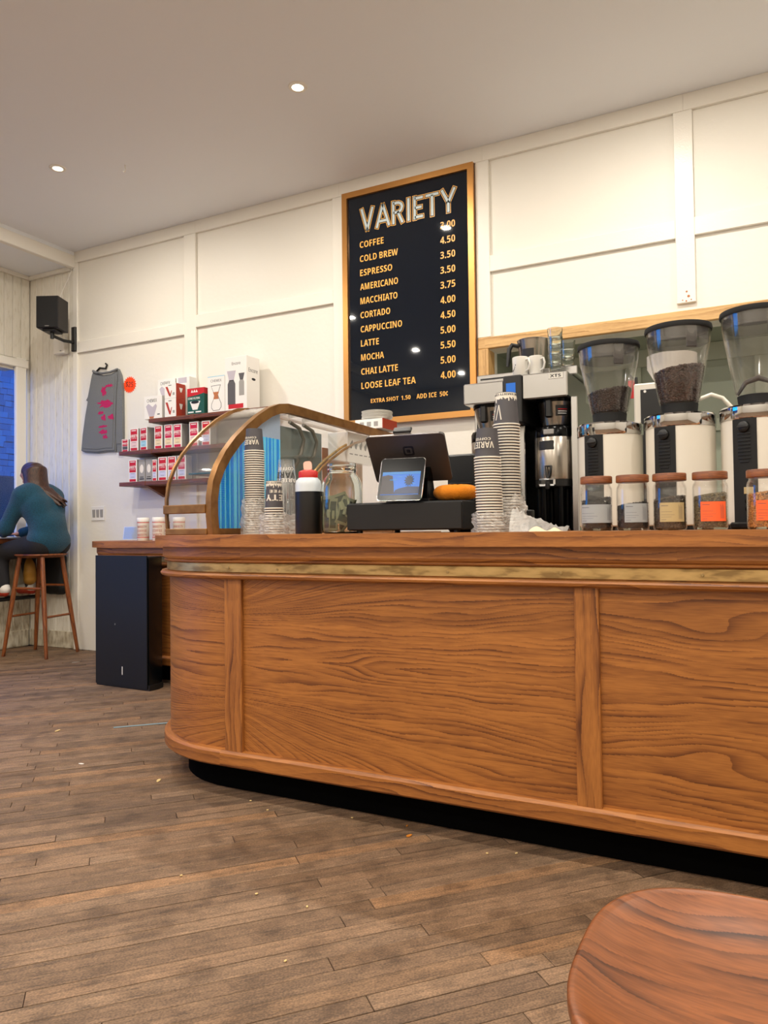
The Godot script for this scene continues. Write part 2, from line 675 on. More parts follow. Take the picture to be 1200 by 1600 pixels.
	mat("white_paper", Color(0.88, 0.86, 0.83), 0.7)
	mat("grey_card", Color(0.60, 0.59, 0.575), 0.6)
	mat("red_print", Color(0.74, 0.06, 0.085), 0.5)
	mat("crimson_print", Color(0.74, 0.05, 0.22), 0.5)
	mat("cream_print", Color(0.88, 0.80, 0.66), 0.55)
	mat("pink_print", Color(0.88, 0.76, 0.76), 0.55)
	mat("blue_print", Color(0.62, 0.80, 0.88), 0.55)
	mat("lilac_print", Color(0.76, 0.77, 0.88), 0.55)
	mat("orange_red", Color(0.66, 0.17, 0.05), 0.5)
	mat("rust_print", Color(0.60, 0.17, 0.06), 0.5)
	mat("green_print", Color(0.035, 0.30, 0.235), 0.45)
	mat("ink", Color(0.05, 0.05, 0.055), 0.6)
	mat("ink_grey", Color(0.33, 0.32, 0.33), 0.6)
	mat("pale_lilac", Color(0.72, 0.69, 0.73), 0.6)
	mat("tan_print", Color(0.70, 0.42, 0.24), 0.55)
	mat("cup_white", Color(0.88, 0.855, 0.80), 0.55)
	mat("cup_grey", Color(0.295, 0.285, 0.30), 0.55)
	mat("cup_dark", Color(0.20, 0.195, 0.205), 0.55)
	mat("milk_plastic", Color(0.80, 0.83, 0.85), 0.35)
	mat("red_cap", Color(0.72, 0.075, 0.04), 0.4)
	mat("peach_plastic", Color(0.86, 0.66, 0.58), 0.4)
	mat("porcelain", Color(0.88, 0.87, 0.84), 0.18)
	mat("mustard", Color(0.55, 0.38, 0.06), 0.7)
	var pk := mat("pumpkin_plush", Color(0.91, 0.53, 0.05), 0.9)
	pk.rim_enabled = true
	pk.rim = 0.4
	pk.rim_tint = 0.6
	bump(pk, 81, 0.05, 0.25, Vector3(12, 12, 12))
	mat("neon_star", Color(1.0, 0.28, 0.01), 0.6)
	mat("label_orange", Color(0.98, 0.40, 0.19), 0.65)
	mat("label_grey", Color(0.62, 0.64, 0.65), 0.65)
	mat("label_tan", Color(0.72, 0.64, 0.46), 0.65)
	mat("shirt_pink", Color(0.72, 0.10, 0.36), 0.8)
	var sh := mat("shirt_grey", Color(1, 1, 1), 0.9)
	sh.albedo_texture = ramp_noise(83, 0.12, [Color(0.40, 0.41, 0.42), Color(0.50, 0.51, 0.515)], [0.3, 0.7], 256, 3)
	sh.uv1_triplanar = true
	sh.uv1_scale = Vector3(4, 4, 4)
	var sw := mat("sweater_wool", Color(1, 1, 1), 0.95)
	sw.albedo_texture = ramp_noise(84, 0.06, [Color(0.045, 0.215, 0.29), Color(0.075, 0.30, 0.385)], [0.3, 0.7], 256, 4)
	bump(sw, 85, 0.08, 0.4, Vector3(5, 5, 5))
	sw.rim_enabled = true
	sw.rim = 0.25
	sw.rim_tint = 0.8
	mat("trousers_cloth", Color(0.115, 0.11, 0.125), 0.9)
	bump(M.trousers_cloth, 86, 0.06, 0.3, Vector3(5, 5, 5))
	var hr := mat("hair_brown", Color(1, 1, 1), 0.42)
	hr.albedo_texture = ramp_noise(87, 0.05, [Color(0.15, 0.09, 0.06), Color(0.34, 0.21, 0.14)], [0.3, 0.7], 256, 3)
	hr.uv1_triplanar = true
	hr.uv1_scale = Vector3(14, 1.6, 14)
	mat("skin", Color(0.78, 0.56, 0.45), 0.55)
	mat("bill_green", Color(0.60, 0.60, 0.47), 0.8)
	mat("bill_dark", Color(0.26, 0.29, 0.21), 0.8)
	mat("bean", Color(0.25, 0.145, 0.10), 0.36)
	mat("bean_dark", Color(0.17, 0.105, 0.085), 0.36)
	mat("tea_black", Color(0.13, 0.10, 0.085), 0.8)
	mat("tea_brown", Color(0.33, 0.27, 0.20), 0.8)
	mat("tea_green", Color(0.50, 0.44, 0.30), 0.8)
	mat("tea_gold", Color(0.80, 0.55, 0.27), 0.8)
	mat("shingle_0", Color(0.25, 0.50, 0.60), 0.8)
	mat("shingle_1", Color(0.21, 0.45, 0.55), 0.8)
	mat("shingle_2", Color(0.29, 0.54, 0.63), 0.8)
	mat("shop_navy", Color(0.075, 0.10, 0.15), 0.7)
	mat("asphalt", Color(0.16, 0.16, 0.17), 0.9)
	mat("tape", Color(0.52, 0.60, 0.62), 0.6)
	mat("wood_chip", Color(0.85, 0.74, 0.50), 0.8)
	mat("leaf_scrap", Color(0.78, 0.47, 0.10), 0.8)
	glass("clear_glass", Color(0.6, 0.62, 0.61), 0.006)
	glass("pane_glass", Color(0.6, 0.66, 0.65), 0.012)
	glass("hopper_plastic", Color(0.6, 0.6, 0.59), 0.015, 0.04)
	glass("smoke_plastic", Color(0.42, 0.41, 0.40), 0.45, 0.08)
	glass("cup_plastic", Color(0.8, 0.82, 0.83), 0.03, 0.05)
	var film := glass("sleeve_film", Color(0.94, 0.93, 0.91), 0.40, 0.28)
	bump(film, 91, 0.04, 0.5, Vector3(9, 9, 9))
	var fl := glass("fluted_blue", Color(0.08, 0.74, 1.0), 0.94, 0.35)
	fl.backlight_enabled = true
	fl.backlight = Color(0.05, 0.6, 0.95)
	glass("fluted_pale", Color(0.70, 0.77, 0.86), 0.8, 0.35)
	glass("fluted_light", Color(0.42, 0.90, 1.0), 0.94, 0.35)
	var sg := mat("solid_glass", Color(0.98, 1.0, 0.99, 0.0), 0.0)
	sg.refraction_enabled = true
	sg.refraction_scale = 0.05
	mat("bracket_grey", Color(0.40, 0.37, 0.33), 0.45, 0.4)
	mat("tinted_sheet", Color(0.42, 0.46, 0.455), 0.25)
	mat("teal_shelf", Color(0.05, 0.32, 0.42), 0.3)
	var ds := mat("display_blue", Color(0.01, 0.16, 0.3), 0.3)
	ds.emission_enabled = true
	ds.emission = Color(0.02, 0.50, 0.95)
	ds.emission_energy_multiplier = 0.6
	mat("lens_glow", Color(1, 0.95, 0.85), 0.4)
	M.lens_glow.emission_enabled = true
	M.lens_glow.emission = Color(1.0, 0.93, 0.80)
	M.lens_glow.emission_energy_multiplier = 7.0


# ---------------------------------------------------------------- the scene
func _ready():
	rng.seed = 20240
	# camera
	var cam := Camera3D.new()
	cam.name = "camera"
	cam.position = Vector3(0, 1.03, 0)
	cam.rotation = Vector3(0.024238, 0.472458, -0.0122)
	cam.fov = 69.42
	cam.near = 0.03
	cam.far = 200.0
	add_child(cam)
	cam.current = true
	# dusk sky
	var we := WorldEnvironment.new()
	we.name = "world_environment"
	var env := Environment.new()
	var sky := Sky.new()
	var sm := ProceduralSkyMaterial.new()
	sm.sky_top_color = Color(0.0, 0.40, 0.84)
	sm.sky_horizon_color = Color(0.02, 0.56, 0.92)
	sm.ground_bottom_color = Color(0.05, 0.08, 0.14)
	sm.ground_horizon_color = Color(0.08, 0.16, 0.28)
	sm.sky_energy_multiplier = 2.0
	sky.sky_material = sm
	env.background_mode = Environment.BG_SKY
	env.sky = sky
	env.tonemap_mode = Environment.TONE_MAPPER_LINEAR
	env.tonemap_exposure = 1.0
	env.sdfgi_enabled = true
	env.ssao_enabled = true
	env.ssil_enabled = true
	we.environment = env
	add_child(we)

	make_materials()
	ceiling_and_lamps()
	floor_boards()
	walls()
	niche()
	outdoors()
	bar_counter()
	side_counter()
	rear_counter()
	menu_board()
	pastry_case()
	cup_stacks()
	till()
	counter_bottles()
	brewer()
	grinders()
	tea_jars()
	shelves()
	wall_things()
	bin_and_floor()
	stools()
	person()


const LAMP_COLOR := Color(1.0, 0.968, 0.915)
const LAMP_ENERGY := 2.85
const LAMP_X := [-4.30, -2.31, -0.50, 1.35]
const LAMP_Z := [-3.50, -1.61, 0.22, 2.0]

func ceiling_and_lamps():
	var c := struct_node("ceiling", "grey-white plaster ceiling with recessed downlights")
	var b := MB.new()
	b.span(Vector3(-5.47, HC, -4.80), Vector3(3.15, HC + 0.12, 3.15), 0.0)
	part(c, "plaster", b, M.ceiling_paint)
	# lower ceiling over the window seat
	b = MB.new()
	b.span(Vector3(-6.25, 3.45, -4.80), Vector3(-5.47, HC + 0.12, 3.15), 0.0)
	part(c, "low_plaster", b, M.ceiling_paint)
	b = MB.new()
	b.span(Vector3(-5.52, 3.425, ZB), Vector3(-5.462, 3.535, 3.0), 0.006)
	struct("trim_1", b, M.trim_paint, "white moulding along the edge of the lower ceiling")
	b = MB.new()
	b.span(Vector3(XL, 3.415, ZB + 0.03), Vector3(XL + 0.03, 3.45, 3.0), 0.004)
	struct("trim_2", b, M.trim_paint)
	b = MB.new()
	b.span(Vector3(XL, 3.415, ZB), Vector3(-5.52, 3.45, ZB + 0.03), 0.004)
	struct("trim_3", b, M.trim_paint)
	# small hook left in the plaster
	b = MB.new()
	b.tube([Vector3(0, 0, 0), Vector3(0, -0.025, 0), Vector3(0.012, -0.04, 0.006), Vector3(0.004, -0.055, 0.01), Vector3(-0.010, -0.045, 0.006)], 0.004, 6)
	single("ceiling_hook", b, M.trim_paint, "tiny white hook sticking out of the ceiling plaster", "hook", Vector3(-3.86, HC, -3.69))
	var ring := MB.new()
	ring.lathe(Vector3.ZERO, [Vector2(0.034, 0.0), Vector2(0.034, -0.006), Vector2(0.052, -0.006), Vector2(0.056, 0.0)], 24)
	var rm := ring.mesh()
	var lens := MB.new()
	lens.lathe(Vector3.ZERO, [Vector2(0.0, -0.003), Vector2(0.034, -0.003)], 20)
	var lm := lens.mesh()
	for iz in 4:
		for ix in 4:
			var d := thing("downlight", "small round recessed downlight glowing in the ceiling", "downlight", Vector3(LAMP_X[ix], HC, LAMP_Z[iz]), 0.0, "recessed ceiling downlights")
			part(d, "trim_ring", rm, M.trim_paint)
			part(d, "lamp_lens", lm, M.lens_glow)
			var s := AreaLight3D.new()
			s.name = "lamp"
			s.position = Vector3(0, -0.008, 0)
			s.rotation.x = -PI / 2
			s.area_size = Vector2(0.06, 0.06)
			s.area_normalize_energy = true
			s.light_color = LAMP_COLOR
			s.light_energy = LAMP_ENERGY
			s.area_range = 14.0
			s.area_attenuation = 2.0
			s.shadow_enabled = true
			d.add_child(s)


func floor_boards():
	var f := struct_node("floor", "worn brown hardwood strip floor laid on the diagonal")
	var b := MB.new()
	b.span(Vector3(-6.25, -0.12, -4.80), Vector3(3.15, -0.012, 3.15), 0.0)
	part(f, "underlay", b, M.floor_gap)
	var ang := deg_to_rad(47.0)
	var d := Vector2(cos(ang), -sin(ang))           # along the boards, in (x, z)
	var p := Vector2(sin(ang), cos(ang))            # across them
	var w := 0.0575
	var lo := Vector2(XL, ZB)
	var hi := Vector2(3.0, 3.0)
	var list := []
	var row := 0
	var eye := Vector2(0, 0)
	var look := Vector2(-0.455, -0.8905)
	for r in range(-140, 90):
		var o := p * (r * w)
		# clip the row's middle line to the room
		var t0 := -1e9
		var t1 := 1e9
		for k in 2:
			var a: float = (lo[k] - o[k]) / d[k]
			var c: float = (hi[k] - o[k]) / d[k]
			t0 = maxf(t0, minf(a, c))
			t1 = minf(t1, maxf(a, c))
		if t1 - t0 < 0.15:
			continue
		var t := t0
		var first := true
		while t < t1 - 0.05:
			var l := 0.45 + 0.15 * rng.randi_range(0, 8)
			if first:
				l *= rng.randf_range(0.3, 1.0)
				first = false
			if t + l > t1 - 0.2:
				l = t1 - t
			var mid := o + d * (t + l * 0.5)
			var rel := mid - eye
			var fw := rel.dot(look)
			var sd := rel.dot(Vector2(0.8905, -0.455))
			var seen := fw > 0.9 and absf(sd) < fw * 0.56 + 0.3
			if mid.x > -2.3 and mid.y < -2.45:
				seen = false
			if mid.y < -3.95 and mid.x > -5.0:
				seen = false
			list.append([fw if seen else 1e6 + rel.length(), mid, l, rng.randi_range(0, 5), rng.randf_range(-0.0012, 0.0006)])
			t += l
		row += 1
	list.sort_custom(func(a, c): return a[0] < c[0])
	var cache := {}
	var rest := []
	for i in 6:
		rest.append(MB.new())
	var ry := ang
	for i in list.size():
		var e: Array = list[i]
		var l: float = e[2]
		var tone: int = e[3]
		if tone == 2 and rng.randf() < 0.6:
			tone = 0
		if tone == 5 and rng.randf() < 0.6:
			tone = 1
		if i < 300 and e[0] < 1e5:
			var key := snappedf(l, 0.05)
			if not cache.has(key):
				var m := MB.new()
				m.box(Vector3(0, -0.006, 0), Vector3(key - 0.0018, 0.012, w - 0.0022), 0.0011, Vector2(rng.randf(), rng.randf() * 0.2))
				cache[key] = m.mesh()
			var o := part(f, "plank", cache[key], M["floor_%d" % tone])
			o.position = Vector3(e[1].x, e[4], e[1].y)
			o.rotation.y = ry
			o.scale.x = l / key
		else:
			var m: MB = rest[tone]
			m.xf = Transform3D(Basis(Vector3.UP, ry), Vector3(e[1].x, e[4], e[1].y))
			var uvo := Vector2(rng.randf() * 1.2, rng.randf() * 0.2)
			var h := (l - 0.0018) * 0.5
			var g := (w - 0.0022) * 0.5
			m.quad(Vector3(-h, 0, -g), Vector3(-h, 0, g), Vector3(h, 0, g), Vector3(h, 0, -g), Vector3.UP, uvo + Vector2(-h, -g), uvo + Vector2(-h, g), uvo + Vector2(h, g), uvo + Vector2(h, -g))
			for s in [-1.0, 1.0]:
				m.quad(Vector3(-h, 0, s * g), Vector3(h, 0, s * g), Vector3(h, -0.012, s * g), Vector3(-h, -0.012, s * g), Vector3(0, 0, s))
				m.quad(Vector3(s * h, 0, -g), Vector3(s * h, 0, g), Vector3(s * h, -0.012, g), Vector3(s * h, -0.012, -g), Vector3(s, 0, 0))
	var am := ArrayMesh.new()
	for i in 6:
		(rest[i] as MB).mesh(am)
	var o := MeshInstance3D.new()
	o.name = "far_planks"
	o.mesh = am
	for i in 6:
		o.set_surface_override_material(i, M["floor_%d" % i])
	o.set_meta("kind", "stuff")
	f.add_child(o)


func walls():
	var wb := struct_node("wall_back", "cream painted wall with flat panels between raised battens")
	var T := 0.15
	var segs := [[-5.49, -1.577, 0.0, HC], [-1.577, 3.15, 2.215, HC], [-1.577, 1.7, 0.0, 0.93], [1.7, 3.15, 0.93, 2.215], [1.7, 3.15, 0.0, 0.93]]
	for s in segs:
		var b := MB.new()
		b.span(Vector3(s[0], s[2], ZB - T), Vector3(s[1], s[3], ZB), 0.0)
		part(wb, "wall_panel", b, M.wall_paint)
	var PB := 0.024
	# stiles: x0, x1, y0, y1
	for s in [[-5.49, -5.435, 0.0, 3.47], [-4.187, -4.062, 0.0, 3.47], [-2.762, -2.668, 0.0, 3.47], [-1.653, -1.56, 2.292, 3.47], [-0.417, -0.312, 2.335, 3.47], [0.83, 0.935, 2.292, 3.47], [2.07, 2.175, 0.0, 3.47]]:
		var b := MB.new()
		b.span(Vector3(s[0], s[2], ZB), Vector3(s[1], s[3], ZB + PB), 0.003)
		part(wb, "stile", b, M.trim_paint)
	var xs := [[-5.435, -4.187, 2.65, 2.752], [-4.062, -2.762, 2.695, 2.795], [-1.56, -0.417, 2.722, 2.83], [-0.312, 0.83, 2.725, 2.83], [0.935, 2.07, 2.725, 2.83], [2.175, 3.0, 2.725, 2.83]]
	for s in xs:
		var b := MB.new()
		b.span(Vector3(s[0], s[2], ZB), Vector3(s[1], s[3], ZB + PB), 0.003)
		part(wb, "rail", b, M.trim_paint)
	for s in [[-5.49, -4.06], [-4.06, -2.7], [-2.7, -1.6], [-1.6, -0.36], [-0.36, 0.88], [0.88, 3.0]]:
		var b := MB.new()
		b.span(Vector3(s[0], 3.47, ZB), Vector3(s[1], HC, ZB + PB + 0.001), 0.002)
		part(wb, "top_rail", b, M.trim_paint)
	# screws and filler spots low on the batten above the opening
	for q in [[-0.362, 2.40, 0.006], [-0.352, 2.372, 0.008], [-0.365, 2.345, 0.005], [-0.385, 2.352, 0.004], [-0.338, 2.35, 0.004]]:
		var b := MB.new(Transform3D(Basis(Vector3.RIGHT, PI / 2), Vector3(q[0], q[1], ZB + PB)))
		b.lathe(Vector3.ZERO, [Vector2(q[2], 0.0), Vector2(q[2] * 0.8, 0.0015), Vector2(0, 0.0015)], 10)
		part(wb, "screw_head", b, M.tan_print)
	# beadboard beside the window
	var x := -6.10
	while x < -5.50:
		var x1 := minf(x + 0.0875, -5.49)
		var b := MB.new()
		b.span(Vector3(x + 0.0015, 0.14, ZB - 0.02), Vector3(x1 - 0.0015, 3.45, ZB - 0.004), 0.004)
		part(wb, "beadboard", b, M.bead_paint)
		x = x1
	var b0 := MB.new()
	b0.span(Vector3(-6.25, 0, ZB - T), Vector3(-5.49, 3.45, ZB - 0.018), 0.0)
	part(wb, "wall_panel", b0, M.bead_paint)
	b0 = MB.new()
	b0.span(Vector3(XL, 0, ZB - 0.018), Vector3(-5.49, 0.15, ZB + 0.008), 0.004)
	struct("baseboard_back", b0, M.scuffed_paint, "scuffed white baseboard in the window corner")
	# street wall: pieces round two windows
	var wl := struct_node("wall_left", "cream beadboard street wall with big shop windows")
	var W1 := [-4.50, -2.45, 1.0, 2.575]
	var W2 := [-1.95, 0.70, 0.6, 2.85]
	for s in [[-4.80, -4.66, 0.0, 3.45], [-4.66, W1[1], 0.0, W1[2]], [-4.66, W1[1], W1[3], 3.45], [W1[1], W2[0], 0.0, 3.45], [W2[0], W2[1], 0.0, W2[2]], [W2[0], W2[1], W2[3], 3.45], [W2[1], 3.15, 0.0, 3.45]]:
		var b := MB.new()
		b.span(Vector3(-6.25, s[2], s[0]), Vector3(XL - 0.016, s[3], s[1]), 0.0)
		part(wl, "wall_panel", b, M.bead_paint)
	var z := ZB
	while z < -2.5:
		var z1 := z + 0.0875
		for yy in [[0.14, 0.985], [2.66, 3.45]]:
			var b := MB.new()
			b.span(Vector3(XL - 0.016, yy[0], z + 0.0015), Vector3(XL, yy[1], z1 - 0.0015), 0.004)
			part(wl, "beadboard", b, M.scuffed_paint if yy[0] < 1.0 else M.bead_paint)
		z = z1
	b0 = MB.new()
	b0.span(Vector3(XL - 0.016, 0, ZB + 0.02), Vector3(XL + 0.012, 0.15, 3.0), 0.004)
	struct("baseboard_left", b0, M.scuffed_paint, "scuffed white baseboard under the shop window")
	var n := 1
	for w in [W1, W2]:
		var wn := struct_node("window_%d" % n, "white painted shop window looking onto a blue shingled house" if n == 1 else "wide shop window further along the street wall")
		for s in [[w[0] - 0.10, w[0] + 0.004, w[2], w[3] + 0.09], [w[1] - 0.004, w[1] + 0.10, w[2], w[3] + 0.09]]:
			var b := MB.new()
			b.span(Vector3(XL - 0.015, s[2], s[0]), Vector3(XL + 0.022, s[3], s[1]), 0.005)
			part(wn, "casing", b, M.trim_paint)
		for s in [-4.655 if n == 1 else w[0], w[1]]:
			var b := MB.new()
			b.span(Vector3(XL - 0.15, w[2], s - 0.02), Vector3(XL - 0.02, w[3], s + 0.02), 0.003)
			part(wn, "jamb", b, M.trim_paint)
		var hb := MB.new()
		hb.span(Vector3(XL - 0.015, w[3], w[0] - 0.12), Vector3(XL + 0.03, w[3] + 0.075, w[1] + 0.12), 0.005)
		part(wn, "head_casing", hb, M.trim_paint)
		hb = MB.new()
		hb.span(Vector3(XL - 0.15, w[3] - 0.025, w[0]), Vector3(XL - 0.02, w[3] + 0.01, w[1]), 0.003)
		part(wn, "head_jamb", hb, M.trim_paint)
		hb = MB.new()
		hb.span(Vector3(XL - 0.15, w[2] - 0.012, w[0]), Vector3(XL - 0.016, w[2] + 0.012, w[1]), 0.003)
		part(wn, "sill", hb, M.trim_paint)
		hb = MB.new()
		hb.span(Vector3(XL - 0.020, w[2], w[0]), Vector3(XL - 0.014, w[3], w[1]), 0.0)
		part(wn, "pane", hb, M.pane_glass)
		n += 1
	# the two walls behind the camera
	b0 = MB.new()
	b0.span(Vector3(3.0, 0, -4.80), Vector3(3.15, HC, 3.15), 0.0)
	struct("wall_right", b0, M.wall_paint, "plain cream wall at the far end of the bar")
	b0 = MB.new()
	b0.span(Vector3(-6.25, 0, 3.0), Vector3(3.0, HC, 3.15), 0.0)
	struct("wall_front", b0, M.wall_paint, "plain cream wall opposite the bar")


func niche():
	# recess behind the brewers, lined in sage green, with a golden wood surround
	var n := struct_node("wall_recess", "sage green lined recess in the wall behind the coffee machines")
	var zb := -5.20
	for s in [[Vector3(-1.70, 0.80, zb - 0.1), Vector3(1.85, 2.36, zb)], [Vector3(-1.70, 2.215, zb), Vector3(1.85, 2.36, ZB - 0.15)], [Vector3(-1.70, 0.80, zb), Vector3(1.85, 0.93, ZB - 0.15)], [Vector3(-1.70, 0.93, zb), Vector3(-1.577, 2.215, ZB - 0.15)], [Vector3(1.70, 0.93, zb), Vector3(1.85, 2.215, ZB - 0.15)]]:
		var b := MB.new()
		b.span(s[0], s[1], 0.0)
		part(n, "lining", b, M.sage)
	for s in [[-1.577, 1.7, 2.10, 2.215], [-1.577, 1.7, 1.64, 1.72]]:
		var b := MB.new()
		b.span(Vector3(s[0], s[2], zb), Vector3(s[1], s[3], zb + 0.02), 0.003)
		part(n, "rail", b, M.sage_light)
	for s in [[-0.80, -0.70], [-0.02, 0.08], [0.75, 0.85]]:
		var b := MB.new()
		b.span(Vector3(s[0], 0.93, zb), Vector3(s[1], 2.10, zb + 0.021), 0.003)
		part(n, "stile", b, M.sage_light)
	var b := MB.new()
	b.span(Vector3(-1.65, 2.215, ZB - 0.1), Vector3(1.78, 2.29, ZB + 0.03), 0.004)
	struct("trim_4", b, M.frame_wood, "golden wood trim over the recess")
	b = MB.new()
	b.span(Vector3(-1.65, 0.93, ZB - 0.1), Vector3(-1.577, 2.215, ZB + 0.03), 0.004)
	struct("trim_5", b, M.frame_wood, "golden wood trim down the side of the recess")


func outdoors():
	var b := MB.new()
	b.span(Vector3(-30, -0.3, -40), Vector3(-6.25, -0.16, 25), 0.0)
	struct("street_ground", b, M.asphalt, "dark street outside")
	var at := Vector3(-14.4, -0.16, -10.5)
	var h := thing("shingled_house", "house across the street clad in weathered shingles over a dark shopfront", "house", at)
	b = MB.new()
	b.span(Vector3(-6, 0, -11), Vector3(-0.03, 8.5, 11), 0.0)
	part(h, "wall", b, M.shop_navy)  # dark colour behind the gaps stands in for the shadow lines under each course
	b = MB.new()
	b.span(Vector3(-0.03, 0, -11), Vector3(0.35, 2.42, 11), 0.03)
	part(h, "shopfront", b, M.shop_navy)
	var meshes := []
	for k in 5:
		var m := MB.new(Transform3D(Basis(Vector3(0, 0, 1), -0.13), Vector3.ZERO))
		m.box(Vector3(0.010, 0.06, 0), Vector3(0.022, 0.116, 0.16 + 0.035 * k - 0.006), 0.002)
		meshes.append(m.mesh())
	var rest := MB.new()
	var cnt := 0
	for r in 46:
		var z := -10.6 + (0.1 if r % 2 else 0.0)
		while z < 10.6:
			var k := rng.randi_range(0, 4)
			var w := 0.16 + 0.035 * k
			var y := 2.42 + r * 0.127 + rng.randf_range(-0.012, 0.008)
			if z > -1.1 and z < 1.2 and r < 26:
				var o := part(h, "shingle", meshes[k], M["shingle_%d" % rng.randi_range(0, 2)])
				o.position = Vector3(0, y, z + w * 0.5)
				cnt += 1
			else:
				rest.box(Vector3(0.012, y + 0.07, z + w * 0.5), Vector3(0.016, 0.118, w - 0.006), 0.0)
			z += w
	var o := part(h, "far_shingles", rest, M.shingle_0)
	o.set_meta("kind", "stuff")
	# shop sign seen low in the window
	var s := thing("street_sign", "white shop sign with black capitals on the dark shopfront outside", "sign", at + Vector3(0.37, 1.50, -0.45))
	b = MB.new()
	b.span(Vector3(0, 0, -0.5), Vector3(0.03, 0.24, 0.5), 0.003)
	part(s, "board", b, M.white_card)
	var face := Transform3D(Basis(Vector3(0, 0, -1), Vector3.UP, Vector3(1, 0, 0)), Vector3(0.03, 0, 0))
	letters(s, "HAIR", Rect2(-0.42, 0.05, 0.84, 0.15), face, M.ink, 0.004)
	var s2 := thing("window_lettering", "pale blue capitals fixed to the dark shopfront above the white sign", "sign", at + Vector3(0.352, 1.80, -0.30))
	var face2 := Transform3D(Basis(Vector3(0, 0, -1), Vector3.UP, Vector3(1, 0, 0)), Vector3.ZERO)
	letters(s2, "DEN", Rect2(-0.30, 0.0, 0.6, 0.20), face2, M.blue_print, 0.01)
	# counter under the window and the foot rail below it
	var l := thing("window_ledge", "dark wooden ledge counter fixed under the shop window", "ledge", Vector3(XL, 0.93, -3.4))
	b = MB.new()
	b.span(Vector3(0.012, 0.02, -1.22), Vector3(0.30, 0.065, 2.2), 0.004)
	part(l, "board", b, M.walnut)
	for z in [-0.95, 0.6, 2.0]:
		b = MB.new(Transform3D(Basis(), Vector3(0, 0, z)))
		b.prism(PackedVector2Array([Vector2(0.012, 0.02), Vector2(0.24, 0.02), Vector2(0.012, -0.22)]), -0.012, 0.012)
		part(l, "bracket", b, M.walnut)
	var fr := thing("foot_rail", "dark metal foot rail low along the window wall", "rail", Vector3(XL, 0.47, -3.4))
	b = MB.new()
	b.tube([Vector3(0.26, 0, -1.15), Vector3(0.26, 0, 2.2)], 0.018, 10)
	part(fr, "tube", b, M.black)
	for z in [-1.0, 0.5, 2.0]:
		b = MB.new()
		b.tube([Vector3(0.005, 0, z), Vector3(0.25, 0, z)], 0.012, 8)
		part(fr, "bracket", b, M.black)


# ---------------------------------------------------------------- counters
func arc_path(x_right: float, z: float, xs: float, r: float, z_end: float, k := 14) -> Array:
	var o := [Vector2(x_right, z)]
	if x_right > xs:
		o.append(Vector2(xs, z))
	for i in range(1, k + 1):
		var a := PI * 0.5 * i / k
		o.append(Vector2(xs - sin(a) * r, z - r + cos(a) * r))
	if z_end < z - r:
		o.append(Vector2(xs - r, z_end))
	return o


func offset_path(path: Array, d: float) -> Array:
	var o := []
	for i in path.size():
		var t: Vector2
		if i == 0:
			t = (path[1] - path[0]).normalized()
		elif i == path.size() - 1:
			t = (path[i] - path[i - 1]).normalized()
		else:
			t = ((path[i] - path[i - 1]).normalized() + (path[i + 1] - path[i]).normalized()).normalized()
		o.append(path[i] + Vector2(t.y, -t.x) * d)
	return o


# keep the part of a path between x0 (right) and x1 (left) while it runs along the front
func front(x0: float, x1: float, z: float) -> Array:
	return [Vector2(x0, z), Vector2(x1, z)]


# veneered panel bent along a path, uv 0..1
func veneer_panel(path: Array, y0: float, y1: float, ubeg: float, uend: float) -> MB:
	var b := MB.new()
	var len := [0.0]
	for i in range(1, path.size()):
		len.append(len[i - 1] + (path[i] as Vector2).distance_to(path[i - 1]))
	var nor := []
	for i in path.size():
		var d: Vector2 = (path[mini(i + 1, path.size() - 1)] - path[maxi(i - 1, 0)]).normalized()
		nor.append(Vector2(d.y, -d.x))
	for i in path.size():
		var u := lerpf(ubeg, uend, len[i] / len[-1])
		var p: Vector2 = path[i]
		var q := Vector3(nor[i].x, 0, nor[i].y)
		b.put(Vector3(p.x, y0, p.y), q, Vector2(u, 1))
		b.put(Vector3(p.x, y1, p.y), q, Vector2(u, 0))
		var back := Vector3(p.x, 0, p.y) - q * 0.015
		b.put(back + Vector3(0, y0, 0), -q, Vector2(u, 1))
		b.put(back + Vector3(0, y1, 0), -q, Vector2(u, 0))
	for i in path.size() - 1:
		var k := i * 4
		var q := Vector3(nor[i].x, 0, nor[i].y)
		b.tri_i(k, k + 1, k + 4, q)
		b.tri_i(k + 1, k + 5, k + 4, q)
		b.tri_i(k + 2, k + 3, k + 6, -q)
		b.tri_i(k + 3, k + 7, k + 6, -q)
	return b


func counter_profile(kind: String, dy := 0.0) -> Array:
	match kind:
		"toe": return [Vector2(-0.12, 0.0), Vector2(-0.075, 0.0), Vector2(-0.075, 0.125), Vector2(-0.12, 0.125)]
		"base": return [Vector2(-0.02, 0.118), Vector2(0.018, 0.118), Vector2(0.026, 0.126), Vector2(0.026, 0.170), Vector2(0.018, 0.180), Vector2(-0.02, 0.186)]
		"ledge": return [Vector2(-0.015, 0.846 + dy), Vector2(0.030, 0.846 + dy), Vector2(0.038, 0.852 + dy), Vector2(0.040, 0.860 + dy), Vector2(0.034, 0.868 + dy), Vector2(-0.015, 0.870 + dy)]
		"brass": return [Vector2(-0.015, 0.870 + dy), Vector2(0.010, 0.870 + dy), Vector2(0.012, 0.873 + dy), Vector2(0.012, 0.906 + dy), Vector2(0.010, 0.909 + dy), Vector2(-0.015, 0.909 + dy)]
		"apron": return [Vector2(-0.015, 0.909 + dy), Vector2(0.020, 0.909 + dy), Vector2(0.024, 0.913 + dy), Vector2(0.024, 0.917 + dy), Vector2(0.020, 0.920 + dy), Vector2(0.026, 0.924 + dy), Vector2(0.030, 0.932 + dy), Vector2(0.030, 0.972 + dy), Vector2(-0.015, 0.972 + dy)]
	return []


